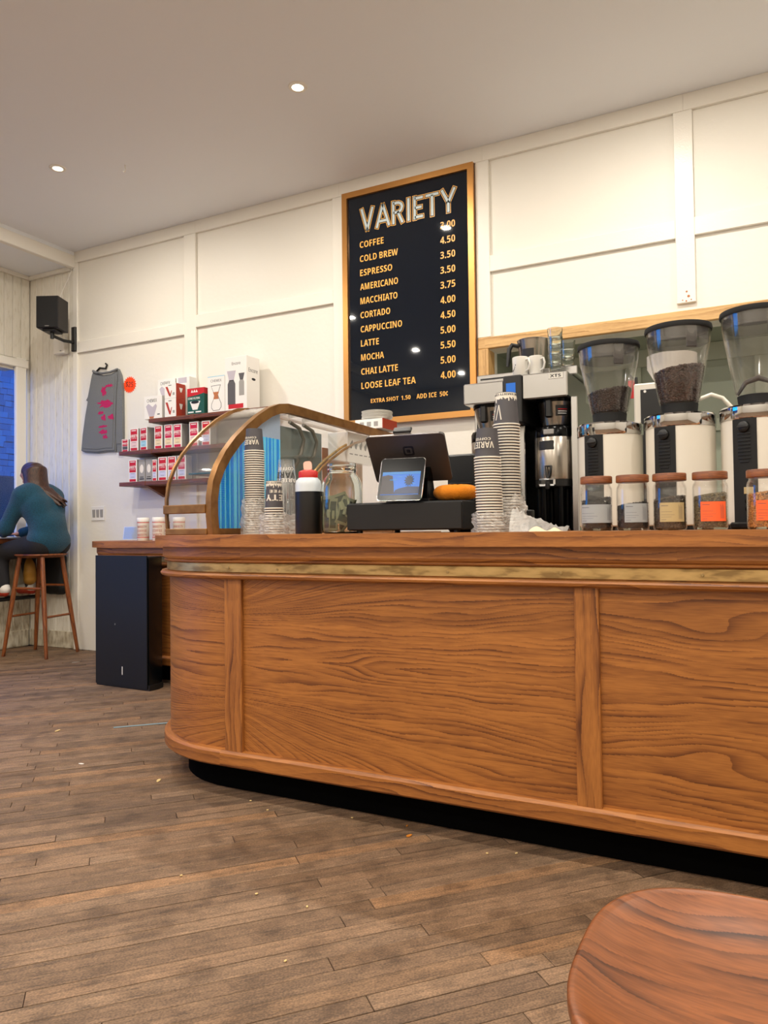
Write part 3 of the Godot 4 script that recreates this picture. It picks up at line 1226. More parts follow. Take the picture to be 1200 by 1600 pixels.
func bar_counter():
	var z := -2.312
	var base := Vector3(-0.4, 0, -2.6)
	var c := thing("bar_counter", "long teak panelled bar counter with a rounded end and brass strip", "counter", base)
	var full := arc_path(1.75, z, -1.95, 0.52, -4.45)
	var seg := [[front(1.75, 0.42, z), "teak"], [front(0.42, -1.90, z), "teak"], [arc_path(-1.90, z, -1.95, 0.52, -4.45), "teak"]]
	var jw := Transform3D(Basis(), -base)
	# kick space, carcass
	var b := MB.new(jw)
	b.sweep(full, counter_profile("toe"))
	part(c, "toe_kick", b, M.toe_black)
	b = MB.new(jw)
	var inner := offset_path(full, -0.02)
	var poly := PackedVector2Array()
	for p in inner:
		poly.append(Vector2(p.x, -p.y))
	poly.append(Vector2(-1.92, 4.45))
	poly.append(Vector2(-1.92, 2.95))
	poly.append(Vector2(1.75, 2.95))
	b.xf = jw * Transform3D(Basis(Vector3.RIGHT, -PI / 2), Vector3.ZERO)
	b.prism(poly, 0.12, 0.97)
	part(c, "carcass", b, M.teak)
	var us := 0.0
	var nth := 0
	for s in seg:
		b = MB.new(jw)
		b.sweep(s[0], counter_profile("base"), us)
		part(c, "base_rail", b, M[s[1]])
		us += 0.83
	for s in [[front(1.75, 0.28, z), "teak"], [front(0.28, -0.22, z), "teak"], [front(-0.22, -1.79, z), "teak"], [arc_path(-1.79, z, -1.95, 0.52, -4.45), "teak"]]:
		b = MB.new(jw)
		b.sweep(s[0], counter_profile("apron"), us)
		part(c, "apron", b, M[s[1]])
		us += 0.53
	b = MB.new(jw)
	b.sweep(full, counter_profile("ledge"), 0.3)
	part(c, "ledge_moulding", b, M.teak)
	b = MB.new(jw)
	b.sweep(full, counter_profile("brass"))
	var brass := part(c, "brass_strip", b, M.aged_brass, "aged brass strip under the counter edge")
	for x in [-1.86, -1.63, -1.34, -0.94, -0.56, -0.155, 0.2]:
		b = MB.new(jw * Transform3D(Basis(Vector3.RIGHT, PI / 2), Vector3(x, 0.889 + rng.randf_range(-0.004, 0.004), z + 0.012)))
		b.lathe(Vector3.ZERO, [Vector2(0.0052, 0.0), Vector2(0.0048, 0.0016), Vector2(0.002, 0.0022), Vector2(0, 0.0016)], 12)
		part(brass, "screw", b, M.screw)
	# veneered panels
	part(c, "panel", veneer_panel(front(-0.51, -1.81, z), 0.18, 0.85, 1.0, 0.0), M.veneer_flame, "flame-grained teak panel").position = -base
	part(c, "panel", veneer_panel(front(0.80, -0.46, z), 0.18, 0.85, 1.0, 0.0), M.veneer_eyes, "teak panel with two oval grain eyes").position = -base
	part(c, "panel", veneer_panel(front(1.75, 0.86, z), 0.18, 0.85, 1.0, 0.0), M.veneer_flame).position = -base
	part(c, "curved_panel", veneer_panel(arc_path(-1.86, z, -1.95, 0.52, -3.1), 0.18, 0.85, 0.06, 0.62), M.veneer_flame, "bent teak panel round the end").position = -base
	part(c, "panel", veneer_panel([Vector2(-2.47, -3.1), Vector2(-2.47, -4.45)], 0.18, 0.85, 0.1, 0.9), M.veneer_eyes).position = -base
	for s in [[-1.882, -1.800, "teak"], [-0.522, -0.447, "teak"], [0.80, 0.87, "teak"]]:
		b = MB.new(jw)
		b.span(Vector3(s[0], 0.178, z - 0.002), Vector3(s[1], 0.848, z + 0.016), 0.003, Vector2(s[0] * 3.0, 0.1))
		part(c, "stile", b, M[s[2]])
	# top boards
	var edge := offset_path(full, 0.062)
	var left := PackedVector2Array()
	left.append(Vector2(-1.86, 2.25))
	for p in edge:
		if p.x < -1.861:
			left.append(Vector2(p.x, -p.y))
	left.append(Vector2(-1.86, 4.45))
	for s in [[left, "teak"], [PackedVector2Array([Vector2(1.75, 2.25), Vector2(-0.86, 2.25), Vector2(-0.86, 3.02), Vector2(1.75, 3.02)]), "teak"], [PackedVector2Array([Vector2(-0.86, 2.25), Vector2(-1.86, 2.25), Vector2(-1.86, 3.02), Vector2(-0.86, 3.02)]), "teak"]]:
		b = MB.new(jw * Transform3D(Basis(Vector3.RIGHT, -PI / 2), Vector3.ZERO))
		b.prism(s[0], 0.972, CT, true)
		part(c, "top_board", b, M[s[1]])


func side_counter():
	# lower counter in the corner behind the bar's rounded end
	var z := -3.86
	var base := Vector3(-3.6, 0, -4.25)
	var jw := Transform3D(Basis(), -base)
	var c := thing("side_counter", "lower teak counter against the wall behind the black bin", "counter", base)
	var full := arc_path(-2.60, z, -4.14, 0.40, ZB + 0.03, 10)
	var dy := -0.045
	var b := MB.new(jw)
	b.sweep(full, counter_profile("toe"))
	part(c, "toe_kick", b, M.toe_black)
	b = MB.new(jw * Transform3D(Basis(Vector3.RIGHT, -PI / 2), Vector3.ZERO))
	var poly := PackedVector2Array()
	for p in offset_path(full, -0.02):
		poly.append(Vector2(p.x, -p.y))
	poly.append(Vector2(-2.60, -ZB - 0.03))
	b.prism(poly, 0.12, 0.93)
	part(c, "carcass", b, M.teak)
	for e in [["base", "teak", "base_rail"], ["ledge", "teak", "ledge_moulding"], ["brass", "aged_brass", "brass_strip"], ["apron", "teak", "apron"]]:
		b = MB.new(jw)
		b.sweep(full, counter_profile(e[0], dy if e[0] != "base" else 0.0), 0.7)
		part(c, e[2], b, M[e[1]])
	part(c, "curved_panel", veneer_panel(arc_path(-4.12, z, -4.14, 0.40, ZB + 0.03, 10), 0.18, 0.81, 0.75, 0.35), M.veneer_eyes).position = -base
	part(c, "panel", veneer_panel(front(-2.60, -4.05, z), 0.18, 0.81, 0.0, 1.0), M.veneer_eyes).position = -base
	b = MB.new(jw)
	b.span(Vector3(-4.12, 0.178, z - 0.002), Vector3(-4.05, 0.805, z + 0.016), 0.003)
	part(c, "stile", b, M.teak)
	b = MB.new(jw * Transform3D(Basis(Vector3.RIGHT, -PI / 2), Vector3.ZERO))
	poly = PackedVector2Array()
	for p in offset_path(full, 0.062):
		poly.append(Vector2(p.x, minf(-p.y, -ZB - 0.03)))
	poly.append(Vector2(-2.60, -ZB - 0.03))
	b.prism(poly, 0.927, 0.972, true)
	part(c, "top_board", b, M.teak)


func rear_counter():
	# work counter behind the bar; the brewer stands on it
	var base := Vector3(-0.2, 0, -3.95)
	var c := thing("work_counter", "steel topped work counter behind the bar under the coffee brewer", "counter", base)
	var b := MB.new()
	b.span(Vector3(-1.55, 0.10, -0.50), Vector3(1.9, 0.82, 0.48), 0.004)
	part(c, "cabinet", b, M.teak)
	b = MB.new()
	b.span(Vector3(-1.5, 0.0, -0.48), Vector3(1.85, 0.10, 0.42), 0.0)
	part(c, "toe_kick", b, M.toe_black)
	b = MB.new()
	b.span(Vector3(-1.58, 0.82, -0.52), Vector3(1.92, 0.86, 0.52), 0.004)
	part(c, "worktop", b, M.steel)


# ---------------------------------------------------------------- menu board
# butt-ended strokes, each grown by g on every side, of half width w
func stroke_polys(strokes: Array, w: float, g: float) -> Array:
	var polys: Array = []
	for s in strokes:
		var q: PackedVector2Array = s.duplicate()
		var k := q.size()
		q[0] += (s[0] - s[1]).normalized() * g
		q[k - 1] += (s[k - 1] - s[k - 2]).normalized() * g
		for p in Geometry2D.offset_polyline(q, w + g, Geometry2D.JOIN_ROUND, Geometry2D.END_BUTT):
			polys.append(p)
	return polys


func menu_board():
	var x0 := -2.664
	var x1 := -1.657
	var y0 := 1.775
	var y1 := 3.468
	var zf := ZB + 0.024
	var c := thing("menu_board", "tall navy menu board in a gold frame with gold lettering", "menu board", Vector3((x0 + x1) * 0.5, y0, zf))
	var jw := Transform3D(Basis(), -c.position)
	var b := MB.new(jw)
	b.span(Vector3(x0 + 0.02, y0 + 0.02, zf), Vector3(x1 - 0.02, y1 - 0.02, zf + 0.012), 0.0)
	part(c, "panel", b, M.navy_board)
	var fw := 0.041
	# mitred frame members
	var cx := (x0 + x1) * 0.5
	var cy := (y0 + y1) * 0.5
	var hw := (x1 - x0) * 0.5
	var hh := (y1 - y0) * 0.5
	for s in [[[-1, 1], [1, 1]], [[1, 1], [1, -1]], [[1, -1], [-1, -1]], [[-1, -1], [-1, 1]]]:
		b = MB.new(jw)
		var a: Array = s[0]
		var e: Array = s[1]
		b.prism(PackedVector2Array([Vector2(cx + a[0] * hw, cy + a[1] * hh), Vector2(cx + e[0] * hw, cy + e[1] * hh), Vector2(cx + e[0] * (hw - fw), cy + e[1] * (hh - fw)), Vector2(cx + a[0] * (hw - fw), cy + a[1] * (hh - fw))]), zf, zf + 0.03)
		part(c, "frame_member", b, M.gold_frame)
	var ft := jw * Transform3D(Basis(), Vector3(0, 0, zf + 0.012))
	var items := [["COFFEE", 0.192, "3.00"], ["COLD BREW", 0.303, "4.50"], ["ESPRESSO", 0.257, "3.50"], ["AMERICANO", 0.301, "3.50"], ["MACCHIATO", 0.295, "3.75"], ["CORTADO", 0.237, "4.00"], ["CAPPUCCINO", 0.328, "4.50"], ["LATTE", 0.145, "5.00"], ["MOCHA", 0.184, "5.50"], ["CHAI LATTE", 0.291, "5.00"], ["LOOSE LEAF TEA", 0.427, "4.00"]]
	for i in items.size():
		var e: Array = items[i]
		var y := 3.053 - 0.1016 * i
		letters(c, e[0], Rect2(-2.527, y, e[1], 0.046), ft, M.gold_paint)
		letters(c, e[2], Rect2(-1.902 - 0.0012 * i, 3.066 - 0.1020 * i, 0.108, 0.049), ft, M.gold_paint)
	letters(c, "EXTRA SHOT  1.50", Rect2(-2.452, 1.930, 0.311, 0.030), ft, M.gold_paint)
	letters(c, "ADD ICE  50¢", Rect2(-2.096, 1.928, 0.233, 0.033), ft, M.gold_paint)
	# display title: strokes in unit boxes, gold band, navy gap, silver core
	var L := {
		"V": [[[Vector2(0.10, 1.0), Vector2(0.5, 0.0)], [Vector2(0.90, 1.0), Vector2(0.5, 0.0)]]],
		"A": [[[Vector2(0.06, 0.0), Vector2(0.5, 1.0)], [Vector2(0.94, 0.0), Vector2(0.5, 1.0)], [Vector2(0.25, 0.27), Vector2(0.75, 0.27)]]],
		"R": [[[Vector2(0.14, 0.0), Vector2(0.14, 1.0)], [Vector2(0.14, 0.91), Vector2(0.55, 0.91), Vector2(0.76, 0.84), Vector2(0.84, 0.71), Vector2(0.76, 0.57), Vector2(0.55, 0.50), Vector2(0.14, 0.50)], [Vector2(0.48, 0.52), Vector2(0.86, 0.0)]]],
		"I": [[[Vector2(0.5, 0.0), Vector2(0.5, 1.0)]]],
		"E": [[[Vector2(0.16, 0.0), Vector2(0.16, 1.0)], [Vector2(0.16, 0.91), Vector2(0.92, 0.91)], [Vector2(0.16, 0.5), Vector2(0.80, 0.5)], [Vector2(0.16, 0.09), Vector2(0.92, 0.09)]]],
		"T": [[[Vector2(0.02, 0.91), Vector2(0.98, 0.91)], [Vector2(0.5, 0.0), Vector2(0.5, 0.91)]]],
		"Y": [[[Vector2(0.08, 1.0), Vector2(0.5, 0.42)], [Vector2(0.92, 1.0), Vector2(0.5, 0.42)], [Vector2(0.5, 0.0), Vector2(0.5, 0.44)]]],
	}
	var xx := -2.520
	var word := [["V", 0.112], ["A", 0.112], ["R", 0.098], ["I", 0.040], ["E", 0.082], ["T", 0.098], ["Y", 0.112]]
	var ty := 3.172
	var th := 0.160
	for e in word:
		var w: float = e[1]
		var strokes := []
		for s in L[e[0]][0]:
			var q := PackedVector2Array()
			for p in s:
				q.append(Vector2(xx + p.x * w, ty + p.y * th))
			strokes.append(q)
		var lt := Node3D.new()
		lt.name = "title_letter"
		c.add_child(lt, true)
		for l in [[0.0088, "gold_outline", "gold_edge", 0.0006], [0.0042, "navy_inline", "navy_board", 0.0010], [0.0, "silver_core", "silver_paint", 0.0014]]:
			b = MB.new(ft)
			for p in stroke_polys(strokes, 0.0090, l[0]):
				b.prism(p, 0.0, l[3])
			part(lt, l[1], b, M[l[2]])
		xx += w + 0.0135


# ---------------------------------------------------------------- pastry case
const ARCH := [[-2.535, 1.018], [-2.525, 1.10], [-2.525, 1.18], [-2.540, 1.255], [-2.575, 1.325], [-2.628, 1.395], [-2.700, 1.465], [-2.785, 1.530], [-2.875, 1.590], [-2.965, 1.638], [-3.045, 1.667], [-3.125, 1.680], [-3.25, 1.680], [-3.70, 1.670], [-4.34, 1.660]]

func arch_points(inset: float) -> PackedVector2Array:
	# (z, y), inset towards the inside of the case
	var o := PackedVector2Array()
	for i in ARCH.size():
		var p := Vector2(ARCH[i][0], ARCH[i][1])
		var a := Vector2(ARCH[maxi(i - 1, 0)][0], ARCH[maxi(i - 1, 0)][1])
		var c := Vector2(ARCH[mini(i + 1, ARCH.size() - 1)][0], ARCH[mini(i + 1, ARCH.size() - 1)][1])
		var d := (c - a).normalized()
		o.append(p + Vector2(-d.y, d.x) * inset)
	return o


func arch_height(z: float, inset: float) -> float:
	var p := arch_points(inset)
	for i in p.size() - 1:
		if (p[i].x >= z and p[i + 1].x <= z) and p[i].y > 1.05:
			return lerpf(p[i].y, p[i + 1].y, (z - p[i].x) / (p[i + 1].x - p[i].x))
	return 1.05


func pastry_case():
	var xr := -2.137
	var xl := -2.405
	var c := thing("pastry_case", "tall curved glass pastry case with bronze frame on the bar end", "display case", Vector3(-2.27, CT, -3.44))
	var jw := Transform3D(Basis(), -c.position)
	# the profile plane: local x is world z, local y is up, local z is world -x
	var side := Basis(Vector3(0, 0, 1), Vector3(0, 1, 0), Vector3(-1, 0, 0))
	for e in [[xr, 0.030, 0.048, "end_frame"], [xl + 0.012, 0.012, 0.014, "end_frame"]]:
		var b := MB.new(jw * Transform3D(side, Vector3(e[0], 0, 0)))
		var a := arch_points(0.0)
		var i := arch_points(e[2])
		a[0].y = CT
		i[0].y = CT
		i.reverse()
		a.append_array(i)
		b.prism(a, 0.0, e[1], true)
		part(c, e[3], b, M.case_bronze)
	# back upright of each end
	for x in [xr - 0.03, xl]:
		var b := MB.new(jw)
		b.span(Vector3(x, CT, -4.34), Vector3(x + 0.03, 1.66, -4.31), 0.003)
		part(c, "rear_post", b, M.case_bronze)
	var b := MB.new(jw)
	b.span(Vector3(xl, CT, -2.585), Vector3(xr - 0.03, CT + 0.028, -2.527), 0.003)
	part(c, "sill_rail", b, M.case_bronze)
	b = MB.new(jw)
	b.span(Vector3(xr - 0.028, CT, -4.31), Vector3(xr - 0.004, CT + 0.028, -2.583), 0.003)
	part(c, "sill_rail", b, M.case_bronze)
	b = MB.new(jw)
	b.span(Vector3(xl - 0.004, 1.113, -2.545), Vector3(xr - 0.03, 1.152, -2.517), 0.003)
	part(c, "mid_rail", b, M.case_bronze)
	b = MB.new(jw)
	b.span(Vector3(xl + 0.10, CT, -2.80), Vector3(xl + 0.135, 1.29, -2.77), 0.003)
	part(c, "inner_post", b, M.case_bronze)
	b = MB.new(jw)
	b.span(Vector3(xl + 0.014, CT, -4.31), Vector3(xr - 0.03, CT + 0.012, -2.59), 0.002)
	part(c, "deck", b, M.charcoal)
	# bent glass front and top, 5 mm thick
	b = MB.new(jw * Transform3D(side, Vector3(xr - 0.03, 0, 0)))
	var o := arch_points(0.010)
	var i2 := arch_points(0.015)
	for k in [0]:
		o[k].y = CT + 0.03
		i2[k].y = CT + 0.03
	i2.reverse()
	o.append_array(i2)
	b.prism(o, 0.0, xr - 0.03 - (xl + 0.013), true)
	part(c, "bent_glass", b, M.pane_glass, "curved clear glass front")
	for e in [[xr - 0.018, "end_pane"], [xl + 0.004, "end_pane"]]:
		b = MB.new(jw * Transform3D(side, Vector3(e[0], 0, 0)))
		var q := arch_points(0.02)
		q[0].y = CT + 0.03
		q.append(Vector2(-4.31, CT + 0.03))
		b.prism(q, 0.0, 0.005)
		part(c, e[1], b, M.pane_glass)
	b = MB.new(jw)
	b.span(Vector3(xl + 0.03, CT + 0.015, -4.338), Vector3(xr - 0.03, 1.65, -4.330), 0.0)
	part(c, "rear_door", b, M.pane_glass)
	# shelves
	for e in [[1.298, -2.66, -3.30, "teal_shelf"], [1.205, -2.60, -4.28, "clear_glass"], [1.43, -3.32, -4.28, "clear_glass"]]:
		b = MB.new(jw)
		b.span(Vector3(xl + 0.02, e[0], e[2]), Vector3(xr - 0.045, e[0] + 0.008, e[1]), 0.001)
		part(c, "shelf", b, M[e[3]])
	b = MB.new(jw)
	b.span(Vector3(xl + 0.11, 1.272, -2.80), Vector3(xr - 0.05, 1.288, -2.775), 0.002)
	part(c, "shelf_bar", b, M.aged_brass)
	# fluted blue screen behind the end pane, pale strip over it
	for lay in [["fluted_blue", 1.046, 1.495, "fluted_light"], ["fluted_pale", 1.495, 1.70, "fluted_pale"]]:
		b = MB.new(jw)
		var b2 := MB.new(jw)
		var z := -2.585
		var k2 := 0
		while z > -3.10:
			var z1 := maxf(z - 0.011, -3.104)
			var top: float = minf(lay[2], minf(arch_height(z, 0.05), arch_height(z1, 0.05)))
			if top > lay[1] + 0.004:
				var zm := (z + z1) * 0.5
				var t: MB = b2 if k2 % 3 == 1 or k2 % 7 == 0 else b
				t.quad(Vector3(xr - 0.036, lay[1], z), Vector3(xr - 0.033, lay[1], zm), Vector3(xr - 0.033, top, zm), Vector3(xr - 0.036, top, z), Vector3(1, 0, 0.4))
				b.quad(Vector3(xr - 0.033, lay[1], zm), Vector3(xr - 0.036, lay[1], z1), Vector3(xr - 0.036, top, z1), Vector3(xr - 0.033, top, zm), Vector3(1, 0, -0.4))
				b.quad(Vector3(xr - 0.039, lay[1], z), Vector3(xr - 0.039, lay[1], z1), Vector3(xr - 0.039, top, z1), Vector3(xr - 0.039, top, z), Vector3(-1, 0, 0))
			z = z1
			k2 += 1
		var fs := part(c, "fluted_screen", b, M[lay[0]], "ribbed blue sheet" if lay[1] < 1.1 else "pale upper strip of the ribbed sheet")
		part(fs, "pale_ribs", b2, M[lay[3]])
	# inner curved strips
	for e in [[0.0, "case_bronze"], [0.016, "aged_brass"]]:
		b = MB.new(jw)
		var pts := []
		for q in [[-3.33, 1.14], [-3.37, 1.24], [-3.454, 1.325], [-3.54, 1.385], [-3.629, 1.434], [-3.77, 1.502], [-3.912, 1.557], [-4.08, 1.60], [-4.27, 1.62]]:
			pts.append(Vector3(xr - 0.06 - e[0], q[1] + e[0] * 0.9, q[0]))
		b.tube(pts, 0.008, 8)
		part(c, "inner_arch", b, M[e[1]])
	for dz in [0.0, -0.14]:
		b = MB.new(jw)
		b.tube([Vector3(-2.36, 1.645, -3.60 - dz), Vector3(-2.36, 1.62, -3.70 - dz), Vector3(-2.36, 1.56, -3.745 - dz), Vector3(-2.36, 1.48, -3.715 - dz), Vector3(-2.36, 1.42, -3.675 - dz), Vector3(-2.36, 1.33, -3.585 - dz), Vector3(-2.36, CT + 0.02, -3.50 - dz)], 0.011, 8)
		part(c, "bent_bracket", b, M.bracket_grey)
	b = MB.new(jw)
	b.span(Vector3(xl + 0.014, CT + 0.015, -3.84), Vector3(xl + 0.02, 1.62, -3.34), 0.002)
	part(c, "tinted_screen", b, M.tinted_sheet, "grey green tinted inner sheet")
	b = MB.new(jw)
	b.span(Vector3(xl + 0.014, CT + 0.015, -4.29), Vector3(xl + 0.02, 1.54, -3.85), 0.002)
	part(c, "inner_panel", b, M.tan_print)
	# carton of filters kept in the case
	var k := thing("filter_carton", "white carton printed with small drawings inside the pastry case", "carton", Vector3(-2.27, 1.4385, -4.0))
	b = MB.new()
	b.span(Vector3(-0.07, 0, -0.16), Vector3(0.07, 0.185, 0.16), 0.002)
	part(k, "box", b, M.white_card)
	for s in 5:
		var ft := Transform3D(Basis(Vector3(0, 0, -1), Vector3.UP, Vector3(1, 0, 0)), Vector3(0.07, 0.0, 0.12 - 0.06 * s))
		poly_sheet(k, "printed_drawing", [Vector2(-0.018, 0.11), Vector2(0.016, 0.14), Vector2(0.02, 0.12), Vector2(0.004, 0.085), Vector2(-0.012, 0.09)], ft, M.ink_grey)
		sheet(k, "printed_line", Rect2(-0.02, 0.05, 0.04, 0.006), ft, M.ink_grey)
	# plates on a wooden-sided carton on the case
	var p := thing("plate_carton", "small carton with a brown side on top of the pastry case", "carton", Vector3(-2.19, 1.668, -4.20))
	b = MB.new()
	b.span(Vector3(-0.105, 0, -0.1), Vector3(0.09, 0.062, 0.1), 0.002)
	part(p, "box", b, M.white_card)
	b = MB.new()
	b.span(Vector3(0.09, 0, -0.1), Vector3(0.096, 0.062, 0.1), 0.001)
	part(p, "side_panel", b, M.rust_print)
	for s in 3:
		sheet(p, "printed_drawing", Rect2(-0.07 + 0.05 * s, 0.015, 0.03, 0.03), at_wall(0, 0, 0.1), M.grey_card)
	var pl := MB.new()
	pl.lathe(Vector3.ZERO, [Vector2(0, 0), Vector2(0.055, 0), Vector2(0.058, 0.003), Vector2(0.098, 0.013), Vector2(0.100, 0.015), Vector2(0.097, 0.016), Vector2(0.056, 0.006), Vector2(0, 0.005)], 32)
	var pm := pl.mesh()
	for s in 7:
		single("plate", pm, M.porcelain, "white saucer in the low stack on the carton above the pastry case", "plate", Vector3(-2.19 + 0.002 * (s % 3), 1.7305 + 0.0072 * s, -4.20), 0.0, "white saucers stacked on the case")


# ---------------------------------------------------------------- cups
func cup_mesh(r: float, rt: float, h: float, clear := false) -> ArrayMesh:
	# upside down: rim at y = 0, foot at the top; surfaces: body, rim, foot
	var a := MB.new()
	a.lathe(Vector3.ZERO, [Vector2(r - 0.0035, 0.003), Vector2(rt, h), Vector2(rt - 0.002, h), Vector2(rt - 0.0025, h - 0.006), Vector2(0, h - 0.006)], 28)
	var m := a.mesh()
	var b := MB.new()
	var prof := []
	for i in 9:
		var t := -PI * 0.5 + TAU * i / 8.0
		prof.append(Vector2(r - 0.0026 + cos(t) * 0.0026, 0.0028 + sin(t) * 0.0028))
	b.lathe(Vector3.ZERO, prof, 28, 0.0, TAU, 80.0)
	b.mesh(m)
	return m


func put_cup(m: ArrayMesh, body: Material, rim: Material, at: Vector3, called: String, label: String, group: String) -> MeshInstance3D:
	var o := MeshInstance3D.new()
	o.name = numbered(called)
	o.mesh = m
	o.set_surface_override_material(0, body)
	o.set_surface_override_material(1, rim)
	add_child(o)
	o.position = at
	tag(o, label, "cup", group)
	return o


func sleeve(called: String, label: String, at: Vector3, r0: float, r1: float, h: float, sd: int, lump := 0.012):
	# crumpled clear film bag pushed down round the foot of a stack
	var n := noise(sd, 1.0, 3)
	var b := MB.new()
	var seg := 40
	var rows := 18
	var first := 0
	for j in rows + 1:
		var t := float(j) / rows
		for k in seg + 1:
			var a := TAU * k / seg
			var d := Vector3(sin(a), 0, cos(a))
			var w := n.get_noise_3d(d.x * 1.6, t * 2.6, d.z * 1.6)
			var w2 := n.get_noise_3d(d.x * 7.0 + 9.0, t * 16.0, d.z * 7.0)
			var r := lerpf(r0, r1, t) + lump * (0.7 + w) + 0.004 * w2
			var y := h * t * (1.0 + 0.18 * n.get_noise_2d(d.x * 2.0, d.z * 2.0 + 5.0))
			b.put(d * r + Vector3(0, y, 0), (d + Vector3(0, w2 * 1.2, 0) + d.cross(Vector3.UP) * w * 0.8).normalized(), Vector2(a, t))
	for j in rows:
		for k in seg:
			var q := j * (seg + 1) + k
			var a := TAU * (k + 0.5) / seg
			var d := Vector3(sin(a), 0, cos(a))
			b.tri_i(q, q + 1, q + seg + 1, d)
			b.tri_i(q + 1, q + seg + 2, q + seg + 1, d)
	return single(called, b, M.sleeve_film, label, "film sleeve", at)


func drips(cup: Node3D, r0: float, r1: float, h: float, f0: float, head: float):
	# white printed band near the foot with a torn, dripping lower edge
	var b := MB.new()
	var n := noise(77, 1.0, 2)
	var seg := 60
	for k in seg:
		var a0 := TAU * k / seg
		var a1 := TAU * (k + 1) / seg
		var low := f0 - 0.16 * maxf(0.0, n.get_noise_1d(k * 9.3)) - 0.03 * (k % 3)
		var q := []
		for e in [[a0, low], [a1, low], [a1, 0.985], [a0, 0.985]]:
			var rr := lerpf(r0, r1, e[1]) + 0.0004
			q.append(Vector3(sin(e[0]) * rr, h * e[1], cos(e[0]) * rr))
		b.quad(q[0], q[1], q[2], q[3], Vector3(sin(a0), 0, cos(a0)))
	part(cup, "printed_band", b, M.cup_white)
	wrap_letters(cup, "THE VARIETY COFFEE", 0.13, h * 0.90, h * 0.965, lerpf(r0, r1, 0.90) + 0.0003, lerpf(r0, r1, 0.965) + 0.0003, head, M.cup_dark, true)


